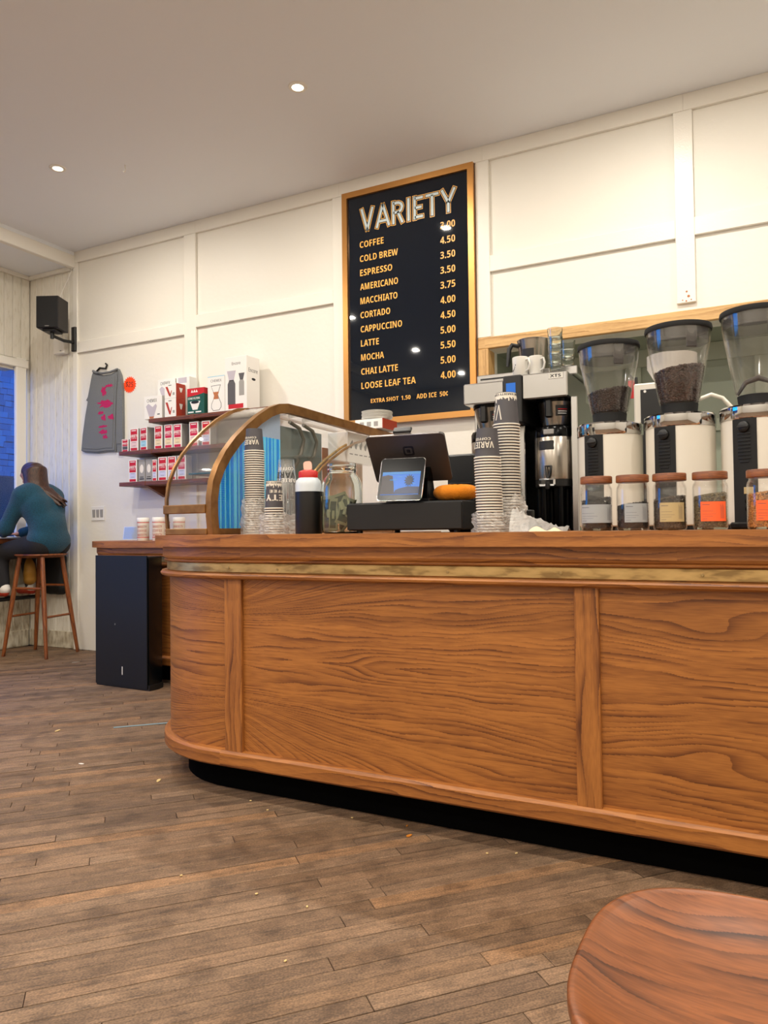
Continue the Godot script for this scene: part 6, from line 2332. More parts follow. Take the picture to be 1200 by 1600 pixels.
# ---------------------------------------------------------------- things on the back wall and the side counter
func wall_things():
	var z := ZB
	var s := thing("sweatshirt", "grey sweatshirt with a pink print hung flat on the wall", "sweatshirt", Vector3(-5.14, 1.74, z))
	var jw := Transform3D(Basis(), -s.position)
	var body := PackedVector2Array([Vector2(-5.24, 2.466), Vector2(-5.26, 2.431), Vector2(-5.296, 2.298), Vector2(-5.312, 2.243), Vector2(-5.333, 2.216), Vector2(-5.312, 2.203), Vector2(-5.345, 2.075), Vector2(-5.378, 1.906), Vector2(-5.395, 1.77), Vector2(-5.346, 1.75), Vector2(-5.195, 1.735), Vector2(-5.078, 1.74), Vector2(-4.97, 1.735), Vector2(-4.962, 1.821), Vector2(-4.955, 2.054), Vector2(-4.944, 2.264), Vector2(-4.930, 2.373), Vector2(-4.938, 2.445), Vector2(-5.02, 2.418), Vector2(-5.114, 2.418), Vector2(-5.192, 2.438)])
	var b := MB.new(jw)
	b.prism(body, z + 0.004, z + 0.016, true)
	for q in Geometry2D.offset_polygon(body, -0.012, Geometry2D.JOIN_ROUND):
		b.prism(q, z + 0.016, z + 0.023, true)
	for q in Geometry2D.offset_polygon(body, -0.035, Geometry2D.JOIN_ROUND):
		b.prism(q, z + 0.023, z + 0.027, true)
	part(s, "torso", b, M.shirt_grey)
	b = MB.new(jw)
	var sl := PackedVector2Array([Vector2(-4.930, 2.452), Vector2(-4.898, 2.393), Vector2(-4.88, 2.286), Vector2(-4.877, 2.037), Vector2(-4.875, 1.800), Vector2(-4.945, 1.800), Vector2(-4.948, 2.043), Vector2(-4.934, 2.264), Vector2(-4.917, 2.373)])
	b.prism(sl, z + 0.004, z + 0.030, true)
	var slp := part(s, "sleeve", b, M.shirt_grey)
	b = MB.new(jw)
	b.prism(PackedVector2Array([Vector2(-4.946, 1.80), Vector2(-4.874, 1.80), Vector2(-4.880, 1.745), Vector2(-4.896, 1.715), Vector2(-4.944, 1.728)]), z + 0.006, z + 0.026)
	part(slp, "cuff", b, M.shirt_grey)
	b = MB.new(jw)
	b.tube([Vector3(-5.238, 2.466, z + 0.022), Vector3(-5.19, 2.445, z + 0.028), Vector3(-5.11, 2.432, z + 0.03), Vector3(-5.02, 2.432, z + 0.028), Vector3(-4.94, 2.450, z + 0.022)], 0.011, 8)
	part(s, "collar", b, M.shirt_grey)
	b = MB.new(jw)
	b.tube([Vector3(-5.22, 2.452, z + 0.010), Vector3(-5.165, 2.488, z + 0.012), Vector3(-5.09, 2.474, z + 0.014), Vector3(-5.075, 2.505, z + 0.014), Vector3(-5.095, 2.518, z + 0.012)], 0.008, 8)
	part(s, "hanger", b, M.black)
	# print: rows of brushed strokes, each with a torn edge
	var pn := noise(19, 1.0, 3)
	for e in [[-5.10, 2.275, 0.048, 0.072], [-5.035, 2.315, 0.075, 0.020], [-5.085, 2.165, 0.135, 0.052], [-5.135, 2.085, 0.055, 0.022], [-5.105, 2.040, 0.050, 0.040], [-5.015, 2.040, 0.062, 0.036], [-5.115, 1.965, 0.090, 0.018], [-5.11, 1.915, 0.085, 0.030], [-5.085, 1.872, 0.050, 0.026]]:
		var pts := []
		for k in 22:
			var a := TAU * k / 22.0
			var r := 0.5 * (1.0 + 0.75 * pn.get_noise_2d(k * 2.3, e[1] * 40.0))
			pts.append(Vector2(e[0] + cos(a) * e[2] * r * 1.15, e[1] + sin(a) * e[3] * r * 1.25))
		poly_sheet(s, "pink_print", pts, jw * at_wall(0, 0, z + 0.027), M.shirt_pink, 0.0008)
	# price star
	var st := thing("price_star", "orange starburst price card beside the grey sweatshirt", "price card", Vector3(-4.818, 2.305, z))
	var sp := PackedVector2Array()
	for k in 40:
		var a := TAU * k / 40.0 + 0.05
		var r := 0.078 if k % 2 == 0 else 0.062
		sp.append(Vector2(cos(a) * r, sin(a) * r * 0.95))
	b = MB.new()
	b.prism(sp, 0.001, 0.003)
	part(st, "card", b, M.neon_star)
	letters(st, "$25", Rect2(-0.042, -0.022, 0.084, 0.05), Transform3D(Basis(Vector3(0, 0, 1), -0.12), Vector3(0, 0, 0.003)), M.ink, 0.0006, false, 400)
	# switches
	var sw := thing("switch_plate", "white three gang light switch plate low on the wall", "light switch", Vector3(-5.20, 1.205, z))
	b = MB.new()
	b.box(Vector3(0, 0, 0.004), Vector3(0.16, 0.125, 0.008), 0.003)
	part(sw, "plate", b, M.white_card)
	for k in 3:
		b = MB.new(Transform3D(Basis(Vector3.RIGHT, 0.06), Vector3(-0.047 + 0.047 * k, 0, 0.008)))
		b.box(Vector3.ZERO, Vector3(0.034, 0.070, 0.008), 0.002)
		part(sw, "rocker", b, M.grey_card)
	# tins and acrylic stand on the side counter
	for e in [[-4.118, -4.10, "white tin with red print beside the clear acrylic stand"], [-3.966, -4.10, "white tin with red print next to the pastry case glass"], [-4.045, -4.24, "white tin standing behind the pair with red print"], [-3.895, -4.24, "white tin half hidden behind the case glass"]]:
		var t := thing("coffee_tin", e[2], "tin", Vector3(e[0], 0.972, e[1]), 0.0, "white tins on the side counter")
		b = MB.new()
		b.lathe(Vector3.ZERO, [Vector2(0, 0), Vector2(0.043, 0), Vector2(0.0445, 0.003), Vector2(0.0445, 0.148), Vector2(0, 0.148)], 28)
		part(t, "body", b, M.enamel)
		b = MB.new()
		b.lathe(Vector3.ZERO, [Vector2(0.0455, 0.146), Vector2(0.0455, 0.166), Vector2(0.042, 0.171), Vector2(0, 0.172)], 28)
		part(t, "lid", b, M.white_card)
		for y in [0.132, 0.022]:
			b = MB.new()
			b.lathe(Vector3.ZERO, [Vector2(0.0447, y), Vector2(0.0448, y + 0.005)], 28)
			part(t, "red_line", b, M.red_print)
		for k in 3:
			wrap_letters(t, ["VARIETY", "COFFEE", "VARIETY"][k], 0.075, 0.094 - 0.030 * k, 0.112 - 0.030 * k, 0.0448, 0.0448, deg_to_rad(44) - 0.25, M.orange_red, false, 400)
	var ac := thing("acrylic_stand", "clear acrylic stand on the side counter beside the tins", "stand", Vector3(-4.37, 0.972, -4.25))
	b = MB.new(Transform3D(Basis(Vector3.RIGHT, -0.15), Vector3(0, 0.0, 0.03)))
	b.span(Vector3(-0.09, 0.008, -0.003), Vector3(0.09, 0.11, 0.0), 0.001)
	part(ac, "face", b, M.cup_plastic)
	b = MB.new()
	b.span(Vector3(-0.09, 0, -0.05), Vector3(0.09, 0.004, 0.05), 0.001)
	part(ac, "foot", b, M.cup_plastic)
	b = MB.new(Transform3D(Basis(Vector3.RIGHT, -0.15), Vector3(0, 0.0, 0.026)))
	b.span(Vector3(-0.083, 0.012, -0.001), Vector3(0.083, 0.104, 0.0), 0.0)
	part(ac, "insert", b, M.label_grey)
	# loudspeaker
	var l := thing("wall_speaker", "black bookshelf loudspeaker on a wall bracket near the window", "loudspeaker", Vector3(-5.43, 2.79, -4.36), deg_to_rad(25))
	b = MB.new()
	b.span(Vector3(-0.095, 0, -0.10), Vector3(0.095, 0.275, 0.085), 0.003)
	part(l, "cabinet", b, mat("speaker_veneer", Color(0.09, 0.065, 0.06), 0.5))
	b = MB.new()
	b.span(Vector3(-0.093, 0.003, 0.085), Vector3(0.093, 0.272, 0.096), 0.003)
	var gr := part(l, "grille", b, M.black_soft)
	b = MB.new()
	b.span(Vector3(-0.018, 0.012, 0.096), Vector3(0.018, 0.017, 0.097), 0.0)
	part(gr, "nameplate", b, M.grey_card)
	b = MB.new()
	b.span(Vector3(-0.06, -0.02, -0.07), Vector3(0.06, 0.0, 0.06), 0.004)
	part(l, "cradle", b, M.black)
	b = MB.new()
	b.lathe(Vector3.ZERO, [Vector2(0, -0.075), Vector2(0.016, -0.072), Vector2(0.018, -0.02), Vector2(0, -0.02)], 14)
	part(l, "swivel", b, M.black)
	var inv := Transform3D(Basis(Vector3.UP, deg_to_rad(25)), l.position).affine_inverse()
	b = MB.new(inv)
	b.tube([Vector3(-5.43, 2.745, -4.36), Vector3(-5.455, 2.735, -4.50), Vector3(-5.46, 2.745, -4.615)], 0.014, 8)
	part(l, "arm", b, M.black)
	b = MB.new(inv)
	b.span(Vector3(-5.488, 2.665, -4.626), Vector3(-5.437, 2.885, -4.604), 0.004)
	part(l, "wall_plate", b, M.black)
	b = MB.new()
	b.tube([Vector3(-5.475, 3.47, -4.60), Vector3(-5.47, 3.40, -4.60), Vector3(-5.50, 3.31, -4.58), Vector3(-5.49, 3.20, -4.52), Vector3(-5.46, 3.10, -4.46), Vector3(-5.46, 2.98, -4.45)], 0.003, 6)
	single("speaker_cable", b, M.white_paper, "thin pale cable hanging from the ceiling to the loudspeaker", "cable")
	var bx := thing("junction_box", "small white wall box under the loudspeaker", "junction box", Vector3(-5.64, 2.66, ZB - 0.004))
	b = MB.new()
	b.span(Vector3(-0.07, 0, 0), Vector3(0.07, 0.15, 0.06), 0.006)
	part(bx, "case", b, M.trim_paint)
	b = MB.new()
	b.span(Vector3(0.02, 0.02, 0.06), Vector3(0.04, 0.03, 0.063), 0.001)
	part(bx, "latch", b, M.grey_card)
	# hair-thin wire at the ceiling corner is the cable above; a paper on the window ledge
	b = MB.new()
	b.box(Vector3(0, 0.0006, 0), Vector3(0.10, 0.0012, 0.14), 0.0)
	single("ledge_paper", b, M.white_paper, "sheet of white paper on the window ledge", "paper", Vector3(-5.93, 0.9952, -4.30), 0.2)


func bin_and_floor():
	# tall flat-fronted bin
	var t := thing("waste_bin", "tall black flat fronted waste bin standing before the side counter", "bin", Vector3(-3.82, 0, -3.70))
	var plan := PackedVector2Array([Vector2(-0.245, -0.075), Vector2(0.245, -0.095), Vector2(0.252, -0.06), Vector2(0.248, -0.01), Vector2(0.235, 0.035), Vector2(0.20, 0.062), Vector2(-0.20, 0.062), Vector2(-0.245, 0.03)])
	var up := Transform3D(Basis(Vector3.RIGHT, -PI / 2), Vector3.ZERO)
	var b := MB.new(up)
	b.prism(plan, 0.035, 0.862, true)
	part(t, "body", b, M.bin_side)
	b = MB.new(up)
	b.prism(PackedVector2Array([Vector2(-0.252, -0.078), Vector2(0.238, -0.098), Vector2(0.238, -0.106), Vector2(-0.252, -0.086)]), 0.012, 0.880)
	var fp := part(t, "front_panel", b, M.bin_black)
	b = MB.new()
	b.box(Vector3(0.008, 0.115, 0.0975), Vector3(0.007, 0.055, 0.003), 0.001)
	part(fp, "white_mark", b, M.white_card)
	b = MB.new()
	b.box(Vector3(-0.06, 0.42, 0.0945), Vector3(0.004, 0.012, 0.003), 0.0005)
	part(fp, "white_mark", b, M.grey_card)
	b = MB.new(up)
	b.prism(plan, 0.862, 0.872, true)
	part(t, "lid", b, M.bin_black)
	b = MB.new(up)
	var foot := PackedVector2Array()
	for p in plan:
		foot.append(p * 1.03)
	b.prism(foot, 0.0, 0.036, true)
	part(t, "foot_ring", b, M.charcoal)
	# strip of tape and litter
	b = MB.new()
	b.box(Vector3(0, 0.0006, 0), Vector3(0.34, 0.0012, 0.022), 0.0)
	single("floor_tape", b, M.tape, "pale strip of tape stuck to the floor by the bar end", "tape", Vector3(-2.96, 0.001, -2.97), deg_to_rad(45))
	var chips := [[-2.254, -2.324, 0.045, "wood_chip", "pale wood shaving on the floor by the rounded bar end", "shaving"], [-1.079, -2.268, 0.034, "leaf_scrap", "yellow dried leaf scrap on the floor under the bar", "leaf"], [-1.121, -2.340, 0.014, "leaf_scrap", "tiny yellow crumb beside the dried leaf scrap", "crumb"], [-4.917, -4.163, 0.07, "white_paper", "thin white stick on the floor near the stool", "stick"], [-3.304, -2.683, 0.040, "wood_chip", "pale paper scrap on the open floor beyond the tape", "scrap"], [-2.732, -2.343, 0.030, "white_paper", "small white paper scrap on the open floor", "scrap"]]
	for e in chips:
		var sh := []
		var n := 9
		for k in n:
			var a := TAU * k / n
			sh.append(Vector2(cos(a) * e[2] * 0.5, sin(a) * e[2] * (0.22 if e[5] != "stick" else 0.05)) * rng.randf_range(0.7, 1.1))
		b = MB.new(Transform3D(Basis(Vector3.RIGHT, -PI / 2), Vector3.ZERO))
		b.prism(PackedVector2Array(sh), 0.0, 0.002)
		single("floor_" + e[5], b, M[e[3]], e[4], e[5], Vector3(e[0], 0.001, e[1]), rng.randf() * 3.0 if e[5] != "stick" else 1.2)
	var crumb := MB.new()
	crumb.box(Vector3(0, 0.0015, 0), Vector3(0.008, 0.003, 0.005), 0.001)
	var cm := crumb.mesh()
	for e in [[-1.763, -2.30], [-1.648, -2.25], [-1.329, -2.32], [-1.038, -1.484], [-1.573, -1.713], [-1.131, -1.722], [-0.715, -2.29], [-0.798, -2.25], [-1.30, -1.72]]:
		single("floor_crumb", cm, M.wood_chip, "tiny pale crumb lying on the floor boards", "crumb", Vector3(e[0], 0.001, e[1]), rng.randf() * 3.0, "crumbs on the floor")


# ---------------------------------------------------------------- stools
func seat_mesh(a: float, c: float, n: float, thick: float, dish: float) -> MB:
	# carved saddle seat: superellipse outline, thin rolled rim, scooped middle; top of the rim at y = 0
	var b := MB.new()
	var rings := [[1.0, -0.45], [1.0, -0.12], [0.985, -0.02], [0.965, 0.0], [0.93, -0.10], [0.85, -0.36], [0.72, -0.62], [0.55, -0.82], [0.36, -0.94], [0.18, -0.99], [0.0, -1.0]]
	var seg := 72
	var gp := func(ring: int, k: int) -> Vector3:
		var t: float = TAU * k / seg
		var ct := cos(t)
		var s := sin(t)
		var x := signf(ct) * pow(absf(ct), 2.0 / n) * a
		var z := signf(s) * pow(absf(s), 2.0 / n) * c
		var f: float = rings[ring][0]
		var y: float = rings[ring][1] * (dish if ring > 3 else thick)
		return Vector3(x * f, y, z * f)
	for r in rings.size() - 1:
		for k in seg:
			var p0: Vector3 = gp.call(r, k)
			var p1: Vector3 = gp.call(r, k + 1)
			var p2: Vector3 = gp.call(r + 1, k + 1)
			var p3: Vector3 = gp.call(r + 1, k)
			var first := b.v.size()
			for e in [[p0, r, k], [p1, r, k + 1], [p2, r + 1, k + 1], [p3, r + 1, k]]:
				var dr: Vector3 = gp.call(mini(e[1] + 1, rings.size() - 1), e[2]) - gp.call(maxi(e[1] - 1, 0), e[2])
				var dk: Vector3 = gp.call(e[1], e[2] + 1) - gp.call(e[1], e[2] - 1)
				var nn := dk.cross(dr).normalized() if dk.length() > 1e-6 else Vector3.UP
				var want := Vector3.UP if e[1] >= 2 else Vector3(e[0].x, 0.02, e[0].z)
				if nn.dot(want) < 0.0:
					nn = -nn
				b.put(e[0], nn, Vector2(e[0].x + e[0].y * 0.8, e[0].z + 0.15 * e[0].y))
			var out := Vector3.UP if r >= 3 else Vector3(p0.x, 0.01, p0.z)
			b.tri_i(first, first + 1, first + 2, out)
			b.tri_i(first, first + 2, first + 3, out)
	# underside
	for k in seg:
		var p0: Vector3 = gp.call(0, k)
		var p1: Vector3 = gp.call(0, k + 1)
		var q0 := p0 * Vector3(0.80, 0, 0.80) + Vector3(0, -thick - dish * 0.5, 0)
		var q1 := p1 * Vector3(0.80, 0, 0.80) + Vector3(0, -thick - dish * 0.5, 0)
		b.quad(p0, p1, q1, q0, Vector3(p0.x, -0.3, p0.z), Vector2(p0.x, p0.z), Vector2(p1.x, p1.z), Vector2(q1.x, q1.z), Vector2(q0.x, q0.z))
		b.quad(q0, q1, Vector3(0, q0.y, 0), Vector3(0, q0.y, 0), Vector3.DOWN)
	return b


func stools():
	# tall stool under the seated person
	var c := Vector3(-5.536, 0, -4.328)
	var s := thing("bar_stool", "tall wooden bar stool with splayed legs under the seated person", "stool", c)
	var b: MB
	var sm := seat_mesh(0.205, 0.190, 2.6, 0.024, 0.016)
	var o := part(s, "seat", sm, M.stool_wood)
	o.position.y = 0.862
	var feet := [Vector3(-5.727, 0, -4.11), Vector3(-5.262, 0, -4.165), Vector3(-5.795, 0, -4.474), Vector3(-5.340, 0, -4.545)]
	var tops := []
	for f in feet:
		var d: Vector3 = f - c
		tops.append(Vector3(d.x * 0.52, 0.835, d.z * 0.60))
	for k in 4:
		b = MB.new()
		b.tube([feet[k] - c, (feet[k] - c).lerp(tops[k], 0.5), tops[k]], [0.014, 0.020, 0.018], 10)
		part(s, "leg", b, M.stool_wood)
	var on := func(k: int, y: float) -> Vector3:
		return (feet[k] - c).lerp(tops[k], y / 0.835)
	for e in [[0, 1, 0.572], [0, 2, 0.335], [1, 3, 0.335], [2, 3, 0.585]]:
		b = MB.new()
		b.tube([on.call(e[0], e[2]), on.call(e[1], e[2])], 0.010, 8)
		part(s, "stretcher", b, M.stool_wood)
	# low stool by the camera
	var f := thing("low_stool", "low scooped walnut-brown wooden stool in front of the bar", "stool", Vector3(0.004, 0, -0.965))
	o = part(f, "seat", seat_mesh(0.224, 0.226, 2.9, 0.030, 0.032), stool_seat_mat())
	o.position.y = 0.50
	for k in 4:
		var a := PI * (0.25 + 0.5 * k)
		b = MB.new()
		b.tube([Vector3(cos(a) * 0.225, 0, sin(a) * 0.225), Vector3(cos(a) * 0.13, 0.47, sin(a) * 0.13)], [0.014, 0.020], 12)
		part(f, "leg", b, M.stool_wood)
	for k in 4:
		var a := PI * (0.25 + 0.5 * k)
		var a2 := PI * (0.75 + 0.5 * k)
		var y := 0.20 if k % 2 else 0.26
		var r := lerpf(0.225, 0.13, y / 0.47)
		b = MB.new()
		b.tube([Vector3(cos(a) * r, y, sin(a) * r), Vector3(cos(a2) * r, y, sin(a2) * r)], 0.010, 8)
		part(f, "stretcher", b, M.stool_wood)


func stool_seat_mat() -> StandardMaterial3D:
	var m := mat("stool_seat", Color(1, 1, 1), 0.34)
	m.albedo_texture = veneer(512, 512, 0, 91, Color(0.55, 0.325, 0.18), Color(0.22, 0.115, 0.065), 12.0)
	m.uv1_scale = Vector3(1.35, 1.35, 1)
	m.uv1_offset = Vector3(0.55, 0.42, 0)
	return m


# ---------------------------------------------------------------- seated person
# smooth union of tapered capsules [a, b, ra, rb], meshed as surface nets into mb
func surface_net(mb: MB, bones: Array, cell: float, k: float):
	var lo := Vector3(1e9, 1e9, 1e9)
	var hi := -lo
	for e in bones:
		for q in [[e[0], e[2]], [e[1], e[3]]]:
			var r: float = q[1] + cell * 3.0
			lo = lo.min(q[0] - Vector3(r, r, r))
			hi = hi.max(q[0] + Vector3(r, r, r))
	var nx := int((hi.x - lo.x) / cell) + 2
	var ny := int((hi.y - lo.y) / cell) + 2
	var nz := int((hi.z - lo.z) / cell) + 2
	var F := PackedFloat32Array()
	F.resize(nx * ny * nz)
	F.fill(1.0)
	for e in bones:
		var a: Vector3 = e[0]
		var ab: Vector3 = e[1] - e[0]
		var l2 := maxf(ab.length_squared(), 1e-9)
		var pad: float = maxf(e[2], e[3]) + maxf(k, cell * 2.5)
		var p0: Vector3 = (a.min(e[1]) - Vector3(pad, pad, pad) - lo) / cell
		var p1: Vector3 = (a.max(e[1]) + Vector3(pad, pad, pad) - lo) / cell
		for z in range(maxi(0, int(p0.z)), mini(nz, int(p1.z) + 2)):
			for y in range(maxi(0, int(p0.y)), mini(ny, int(p1.y) + 2)):
				var i := (z * ny + y) * nx
				for x in range(maxi(0, int(p0.x)), mini(nx, int(p1.x) + 2)):
					var p := Vector3(lo.x + x * cell, lo.y + y * cell, lo.z + z * cell) - a
					var t := clampf(p.dot(ab) / l2, 0.0, 1.0)
					var d: float = (p - ab * t).length() - lerpf(e[2], e[3], t)
					var f := F[i + x]
					var h := maxf(k - absf(f - d), 0.0) / k
					F[i + x] = minf(f, d) - h * h * k * 0.25
	var ids := {}
	var sx := 1
	var sy := nx
	var sz := nx * ny
	var corner := [0, sx, sy, sx + sy, sz, sx + sz, sy + sz, sx + sy + sz]
	var cp := [Vector3(0, 0, 0), Vector3(1, 0, 0), Vector3(0, 1, 0), Vector3(1, 1, 0), Vector3(0, 0, 1), Vector3(1, 0, 1), Vector3(0, 1, 1), Vector3(1, 1, 1)]
	var edges := [[0, 1], [2, 3], [4, 5], [6, 7], [0, 2], [1, 3], [4, 6], [5, 7], [0, 4], [1, 5], [2, 6], [3, 7]]
	for z in nz - 1:
		for y in ny - 1:
			var i := (z * ny + y) * nx
			for x in nx - 1:
				var at := i + x
				var f0 := F[at]
				if f0 > cell * 2.0 or f0 < -cell * 2.0:
					continue
				var neg := 0
				for c in corner:
					if F[at + c] < 0.0:
						neg += 1
				if neg == 0 or neg == 8:
					continue
				var sum := Vector3.ZERO
				var cnt := 0
				for e in edges:
					var fa := F[at + corner[e[0]]]
					var fb := F[at + corner[e[1]]]
					if (fa < 0.0) != (fb < 0.0):
						sum += (cp[e[0]] as Vector3).lerp(cp[e[1]], fa / (fa - fb))
						cnt += 1
				var g := Vector3(F[at + sx] - f0 + F[at + sx + sy + sz] - F[at + sy + sz], F[at + sy] - f0 + F[at + sx + sy + sz] - F[at + sx + sz], F[at + sz] - f0 + F[at + sx + sy + sz] - F[at + sx + sy])
				ids[at] = mb.put(lo + (Vector3(x, y, z) + sum / cnt) * cell, g.normalized(), Vector2(x * cell, y * cell))
	for at in ids:
		var f0 := F[at]
		for e in [[sx, sy, sz], [sy, sz, sx], [sz, sx, sy]]:
			var f1 := F[at + e[0]]
			if (f0 < 0.0) == (f1 < 0.0):
				continue
			var b: int = at - e[1]
			var c: int = at - e[2]
			var d: int = at - e[1] - e[2]
			if ids.has(b) and ids.has(c) and ids.has(d):
				var out: Vector3 = mb.n[ids[at]] + mb.n[ids[d]]
				mb.tri_i(ids[at], ids[b], ids[d], out)
				mb.tri_i(ids[at], ids[d], ids[c], out)


func person():
	var o := Vector3(-5.46, 0.862, -4.33)
	var p := thing("person", "person seen from behind in a blue sweater hunched on the stool", "person", o)
	var V := func(x: float, y: float, z: float) -> Vector3:
		return Vector3(x, y, z) - o
	# joints; the figure faces the street window (-x)
	var hipc: Vector3 = V.call(-5.445, 0.975, -4.335)
	var waist: Vector3 = V.call(-5.455, 1.10, -4.335)
	var chest: Vector3 = V.call(-5.525, 1.27, -4.335)
	var upper: Vector3 = V.call(-5.575, 1.37, -4.335)
	var neck: Vector3 = V.call(-5.605, 1.435, -4.33)
	var head: Vector3 = V.call(-5.645, 1.535, -4.33)
	var sh := [V.call(-5.575, 1.355, -4.175), V.call(-5.575, 1.355, -4.495)]
	var el := [V.call(-5.715, 1.085, -4.125), V.call(-5.735, 1.09, -4.545)]
	var wr := [V.call(-5.895, 1.045, -4.235), V.call(-5.905, 1.045, -4.43)]
	var hp := [V.call(-5.46, 0.95, -4.255), V.call(-5.46, 0.95, -4.415)]
	var kn := [V.call(-5.865, 0.872, -4.175), V.call(-5.875, 0.872, -4.45)]
	var an := [V.call(-5.80, 0.585, -4.165), V.call(-5.81, 0.585, -4.44)]
	var toe := [V.call(-5.955, 0.545, -4.155), V.call(-5.965, 0.545, -4.45)]
	var grow := func(bones: Array, d: float) -> Array:
		var r := []
		for e in bones:
			r.append([e[0], e[1], e[2] + d, e[3] + d])
		return r
	var torso := [[hipc + Vector3(0, 0, 0.075), hipc - Vector3(0, 0, 0.075), 0.105, 0.105], [hipc, waist, 0.125, 0.120], [waist + Vector3(0, 0, 0.05), chest + Vector3(0, 0, 0.07), 0.095, 0.105], [waist - Vector3(0, 0, 0.05), chest - Vector3(0, 0, 0.07), 0.095, 0.105], [chest + Vector3(0, 0, 0.07), upper + Vector3(0, 0, 0.08), 0.105, 0.082], [chest - Vector3(0, 0, 0.07), upper - Vector3(0, 0, 0.08), 0.105, 0.082], [upper + Vector3(0, 0, 0.09), upper - Vector3(0, 0, 0.09), 0.075, 0.075]]
	var arms := []
	for k in 2:
		arms.append([upper + Vector3(0, 0, 0.08 - 0.16 * k), sh[k], 0.070, 0.062])
		arms.append([sh[k], el[k], 0.060, 0.047])
		arms.append([el[k], wr[k], 0.046, 0.032])
	var legs := []
	for k in 2:
		legs.append([hp[k], kn[k], 0.088, 0.062])
		legs.append([kn[k], an[k], 0.058, 0.040])
	# one continuous body
	var b := MB.new()
	var whole := torso + arms + legs + [[upper, neck, 0.062, 0.050], [neck, head + Vector3(0.02, -0.06, 0), 0.050, 0.052]]
	for k in 2:
		whole.append([an[k], toe[k], 0.036, 0.026])
	surface_net(b, grow.call(whole, -0.010), 0.018, 0.03)
	var hd := [[head + Vector3(0.025, 0.02, 0), head + Vector3(-0.02, 0.015, 0), 0.086, 0.080], [head + Vector3(-0.03, -0.055, 0), head + Vector3(-0.05, -0.085, 0), 0.058, 0.030], [head + Vector3(-0.092, -0.015, 0), head + Vector3(-0.112, -0.045, 0), 0.008, 0.013], [head + Vector3(0.0, -0.02, 0.084), head + Vector3(0.0, -0.05, 0.080), 0.014, 0.009], [head + Vector3(0.0, -0.02, -0.084), head + Vector3(0.0, -0.05, -0.080), 0.014, 0.009], [head + Vector3(-0.085, -0.075, 0.016), head + Vector3(-0.085, -0.075, -0.016), 0.008, 0.008], [head + Vector3(-0.080, 0.006, 0.05), head + Vector3(-0.092, 0.010, 0.0), 0.010, 0.010], [head + Vector3(-0.080, 0.006, -0.05), head + Vector3(-0.092, 0.010, 0.0), 0.010, 0.010], [neck, head + Vector3(0.02, -0.06, 0), 0.046, 0.050]]
	surface_net(b, hd, 0.007, 0.018)
	for k in 2:
		var sg := 1.0 if k == 0 else -1.0
		var dirv := (wr[k] - el[k]) as Vector3
		dirv.y = 0.0
		dirv = dirv.normalized()
		var acr := dirv.cross(Vector3.UP) * sg
		var palm: Vector3 = wr[k] + dirv * 0.05 + Vector3(0, -0.012, 0)
		var hand := [[wr[k], palm, 0.026, 0.022], [wr[k] + acr * 0.012, palm + acr * 0.024, 0.020, 0.016], [wr[k] - acr * 0.012, palm - acr * 0.024, 0.020, 0.016]]
		var flen := [0.062, 0.074, 0.080, 0.072]
		for q in 4:
			var root := palm + acr * (0.030 - 0.020 * q) + dirv * 0.012
			var m1: Vector3 = root + dirv * flen[q] * 0.55 + Vector3(0, 0.004, 0)
			var m2: Vector3 = m1 + dirv * flen[q] * 0.40 - Vector3(0, 0.016, 0)
			hand.append([root, m1, 0.0095, 0.0085])
			hand.append([m1, m2, 0.0085, 0.0070])
		var th: Vector3 = wr[k] - acr * 0.026 + dirv * 0.025 + Vector3(0, -0.008, 0)
		hand.append([th, th - acr * 0.026 + dirv * 0.028, 0.012, 0.0095])
		hand.append([th - acr * 0.026 + dirv * 0.028, th - acr * 0.028 + dirv * 0.055, 0.0095, 0.0080])
		surface_net(b, hand, 0.005, 0.006)
	part(p, "body", b, M.skin)
	b = MB.new()
	surface_net(b, grow.call(torso + arms, 0.012) + [[upper, upper.lerp(neck, 0.7), 0.080, 0.062]], 0.014, 0.04)
	var swt := part(p, "sweater", b, M.sweater_wool, "teal blue wool sweater")
	b = MB.new()
	var ring := []
	for k in 17:
		var a := TAU * k / 16.0
		ring.append(neck + Vector3(0.012, 0.0, 0) + Vector3(cos(a) * 0.062, cos(a) * 0.016 + 0.004, sin(a) * 0.062))
	b.tube(ring, 0.010, 8, false)
	part(swt, "neckband", b, M.sweater_wool)
	b = MB.new()
	var hem := [[hipc + Vector3(0, -0.03, 0.085), hipc + Vector3(0, -0.03, -0.085), 0.108, 0.108]]
	surface_net(b, grow.call(legs, 0.010) + hem, 0.014, 0.035)
	part(p, "trousers", b, M.trousers_cloth, "black trousers")
	# long loose hair
	b = MB.new()
	var hair := [[head + Vector3(0.035, 0.030, 0), head + Vector3(-0.01, 0.040, 0), 0.088, 0.084], [head + Vector3(0.05, -0.01, 0.02), head + Vector3(0.055, -0.06, 0.0), 0.066, 0.058]]
	var hs := RandomNumberGenerator.new()
	hs.seed = 5
	for k in 26:
		var t := k / 25.0
		var ph := lerpf(-1.75, 1.75, t)
		var p0 := head + Vector3(cos(ph) * 0.085 + 0.02, 0.035 + 0.03 * cos(ph), sin(ph) * 0.080)
		var p1 := head + Vector3(cos(ph) * 0.070 + 0.045, -0.075, sin(ph) * 0.080)
		var gather := Vector3(0.12 + 0.03 * hs.randf(), -0.125, -0.075 + 0.11 * t)
		var tip := Vector3(0.20 + 0.09 * hs.randf(), -0.21 - 0.07 * hs.randf(), -0.13 + 0.10 * t)
		if ph > 1.2:
			gather = Vector3(0.0, -0.13, 0.085)
			tip = Vector3(-0.03, -0.20, 0.08)
		hair.append([p0, p1, 0.020, 0.021])
		hair.append([p1, head + gather, 0.021, 0.018])
		hair.append([head + gather, head + tip, 0.018, 0.006])
	surface_net(b, hair, 0.0075, 0.012)
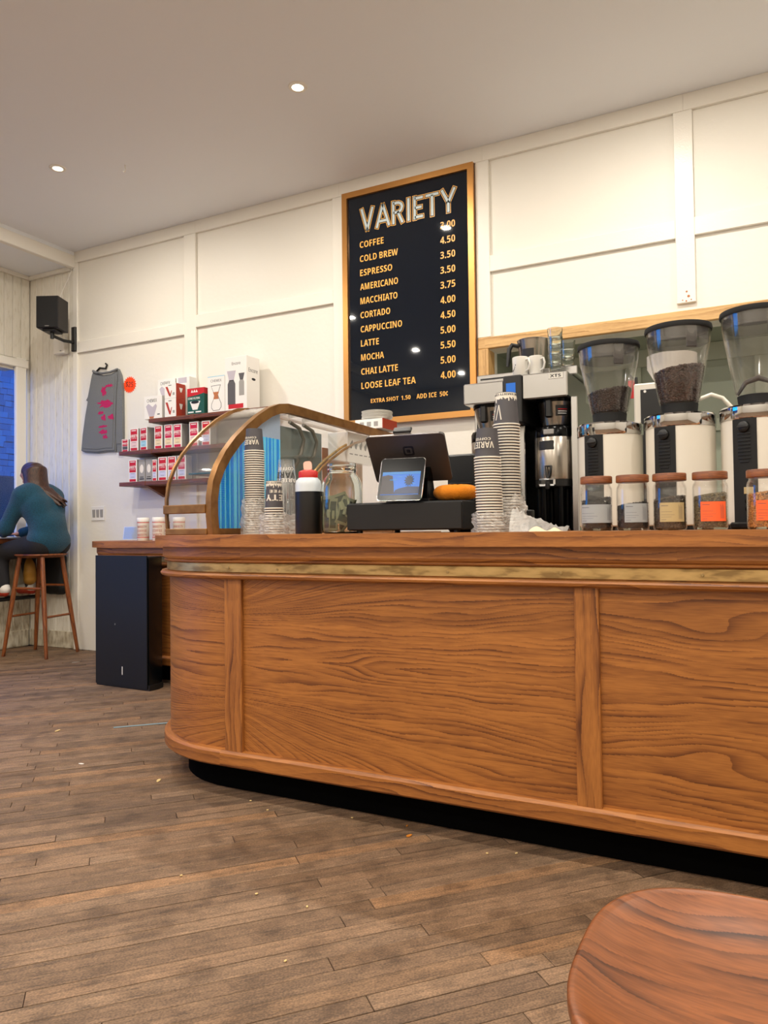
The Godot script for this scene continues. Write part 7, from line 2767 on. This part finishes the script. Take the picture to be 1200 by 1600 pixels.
	part(p, "hair", b, M.hair_brown, "long brown hair falling over one shoulder")
	for k in 2:
		b = MB.new()
		surface_net(b, [[an[k] + Vector3(0.02, -0.022, 0), toe[k] + Vector3(0, 0.004, 0), 0.040, 0.032], [an[k] + Vector3(0.02, -0.025, 0), an[k] + Vector3(0, 0.01, 0), 0.040, 0.044]], 0.009, 0.02)
		var shoe := part(p, "shoe", b, M.white_paper, "white sneaker")
		b = MB.new()
		surface_net(b, [[an[k] + Vector3(0.02, -0.052, 0), toe[k] + Vector3(-0.004, -0.020, 0), 0.034, 0.030]], 0.009, 0.01)
		part(shoe, "sole", b, M.orange_red)
		b = MB.new()
		b.tube([an[k] + Vector3(-0.03, -0.03, 0.038), an[k] + Vector3(-0.05, -0.005, 0.0), an[k] + Vector3(-0.03, -0.03, -0.038)], 0.008, 6)
		part(shoe, "stripe", b, M.mustard)
	# dark bag hung behind the stool legs, with a mustard pouch
	var bg := thing("shoulder_bag", "black cloth bag hanging below the window ledge behind the stool", "bag", Vector3(-5.68, 0.49, -4.585))
	b = MB.new()
	surface_net(b, [[Vector3(-0.07, 0.055, 0), Vector3(0.09, 0.05, 0), 0.052, 0.05], [Vector3(-0.07, 0.32, 0), Vector3(0.08, 0.32, 0), 0.045, 0.042], [Vector3(-0.08, 0.06, 0), Vector3(-0.07, 0.32, 0), 0.052, 0.045], [Vector3(0.10, 0.06, 0), Vector3(0.08, 0.32, 0), 0.050, 0.042], [Vector3(-0.03, 0.06, 0), Vector3(-0.03, 0.32, 0), 0.054, 0.046], [Vector3(0.04, 0.06, 0), Vector3(0.04, 0.32, 0), 0.054, 0.046]], 0.014, 0.03)
	part(bg, "sack", b, M.black_soft)
	b = MB.new()
	b.tube([Vector3(-0.05, 0.35, 0), Vector3(-0.16, 0.43, 0.0), Vector3(-0.20, 0.455, 0.0), Vector3(-0.12, 0.44, 0.0), Vector3(0.05, 0.35, 0)], 0.010, 6)
	part(bg, "strap", b, M.black_soft)
	var po := thing("pouch", "mustard yellow pouch hanging in front of the black bag", "pouch", Vector3(-5.68, 0.60, -4.33))
	b = MB.new()
	surface_net(b, [[Vector3(0, 0.04, 0), Vector3(0.0, 0.16, 0.0), 0.052, 0.040], [Vector3(0.01, 0.10, 0.01), Vector3(-0.01, 0.20, 0), 0.046, 0.028]], 0.010, 0.02)
	part(po, "sack", b, M.mustard)
	b = MB.new()
	b.tube([Vector3(-0.01, 0.21, 0), Vector3(0.0, 0.232, 0.0)], 0.008, 6)
	part(po, "cord", b, M.mustard)
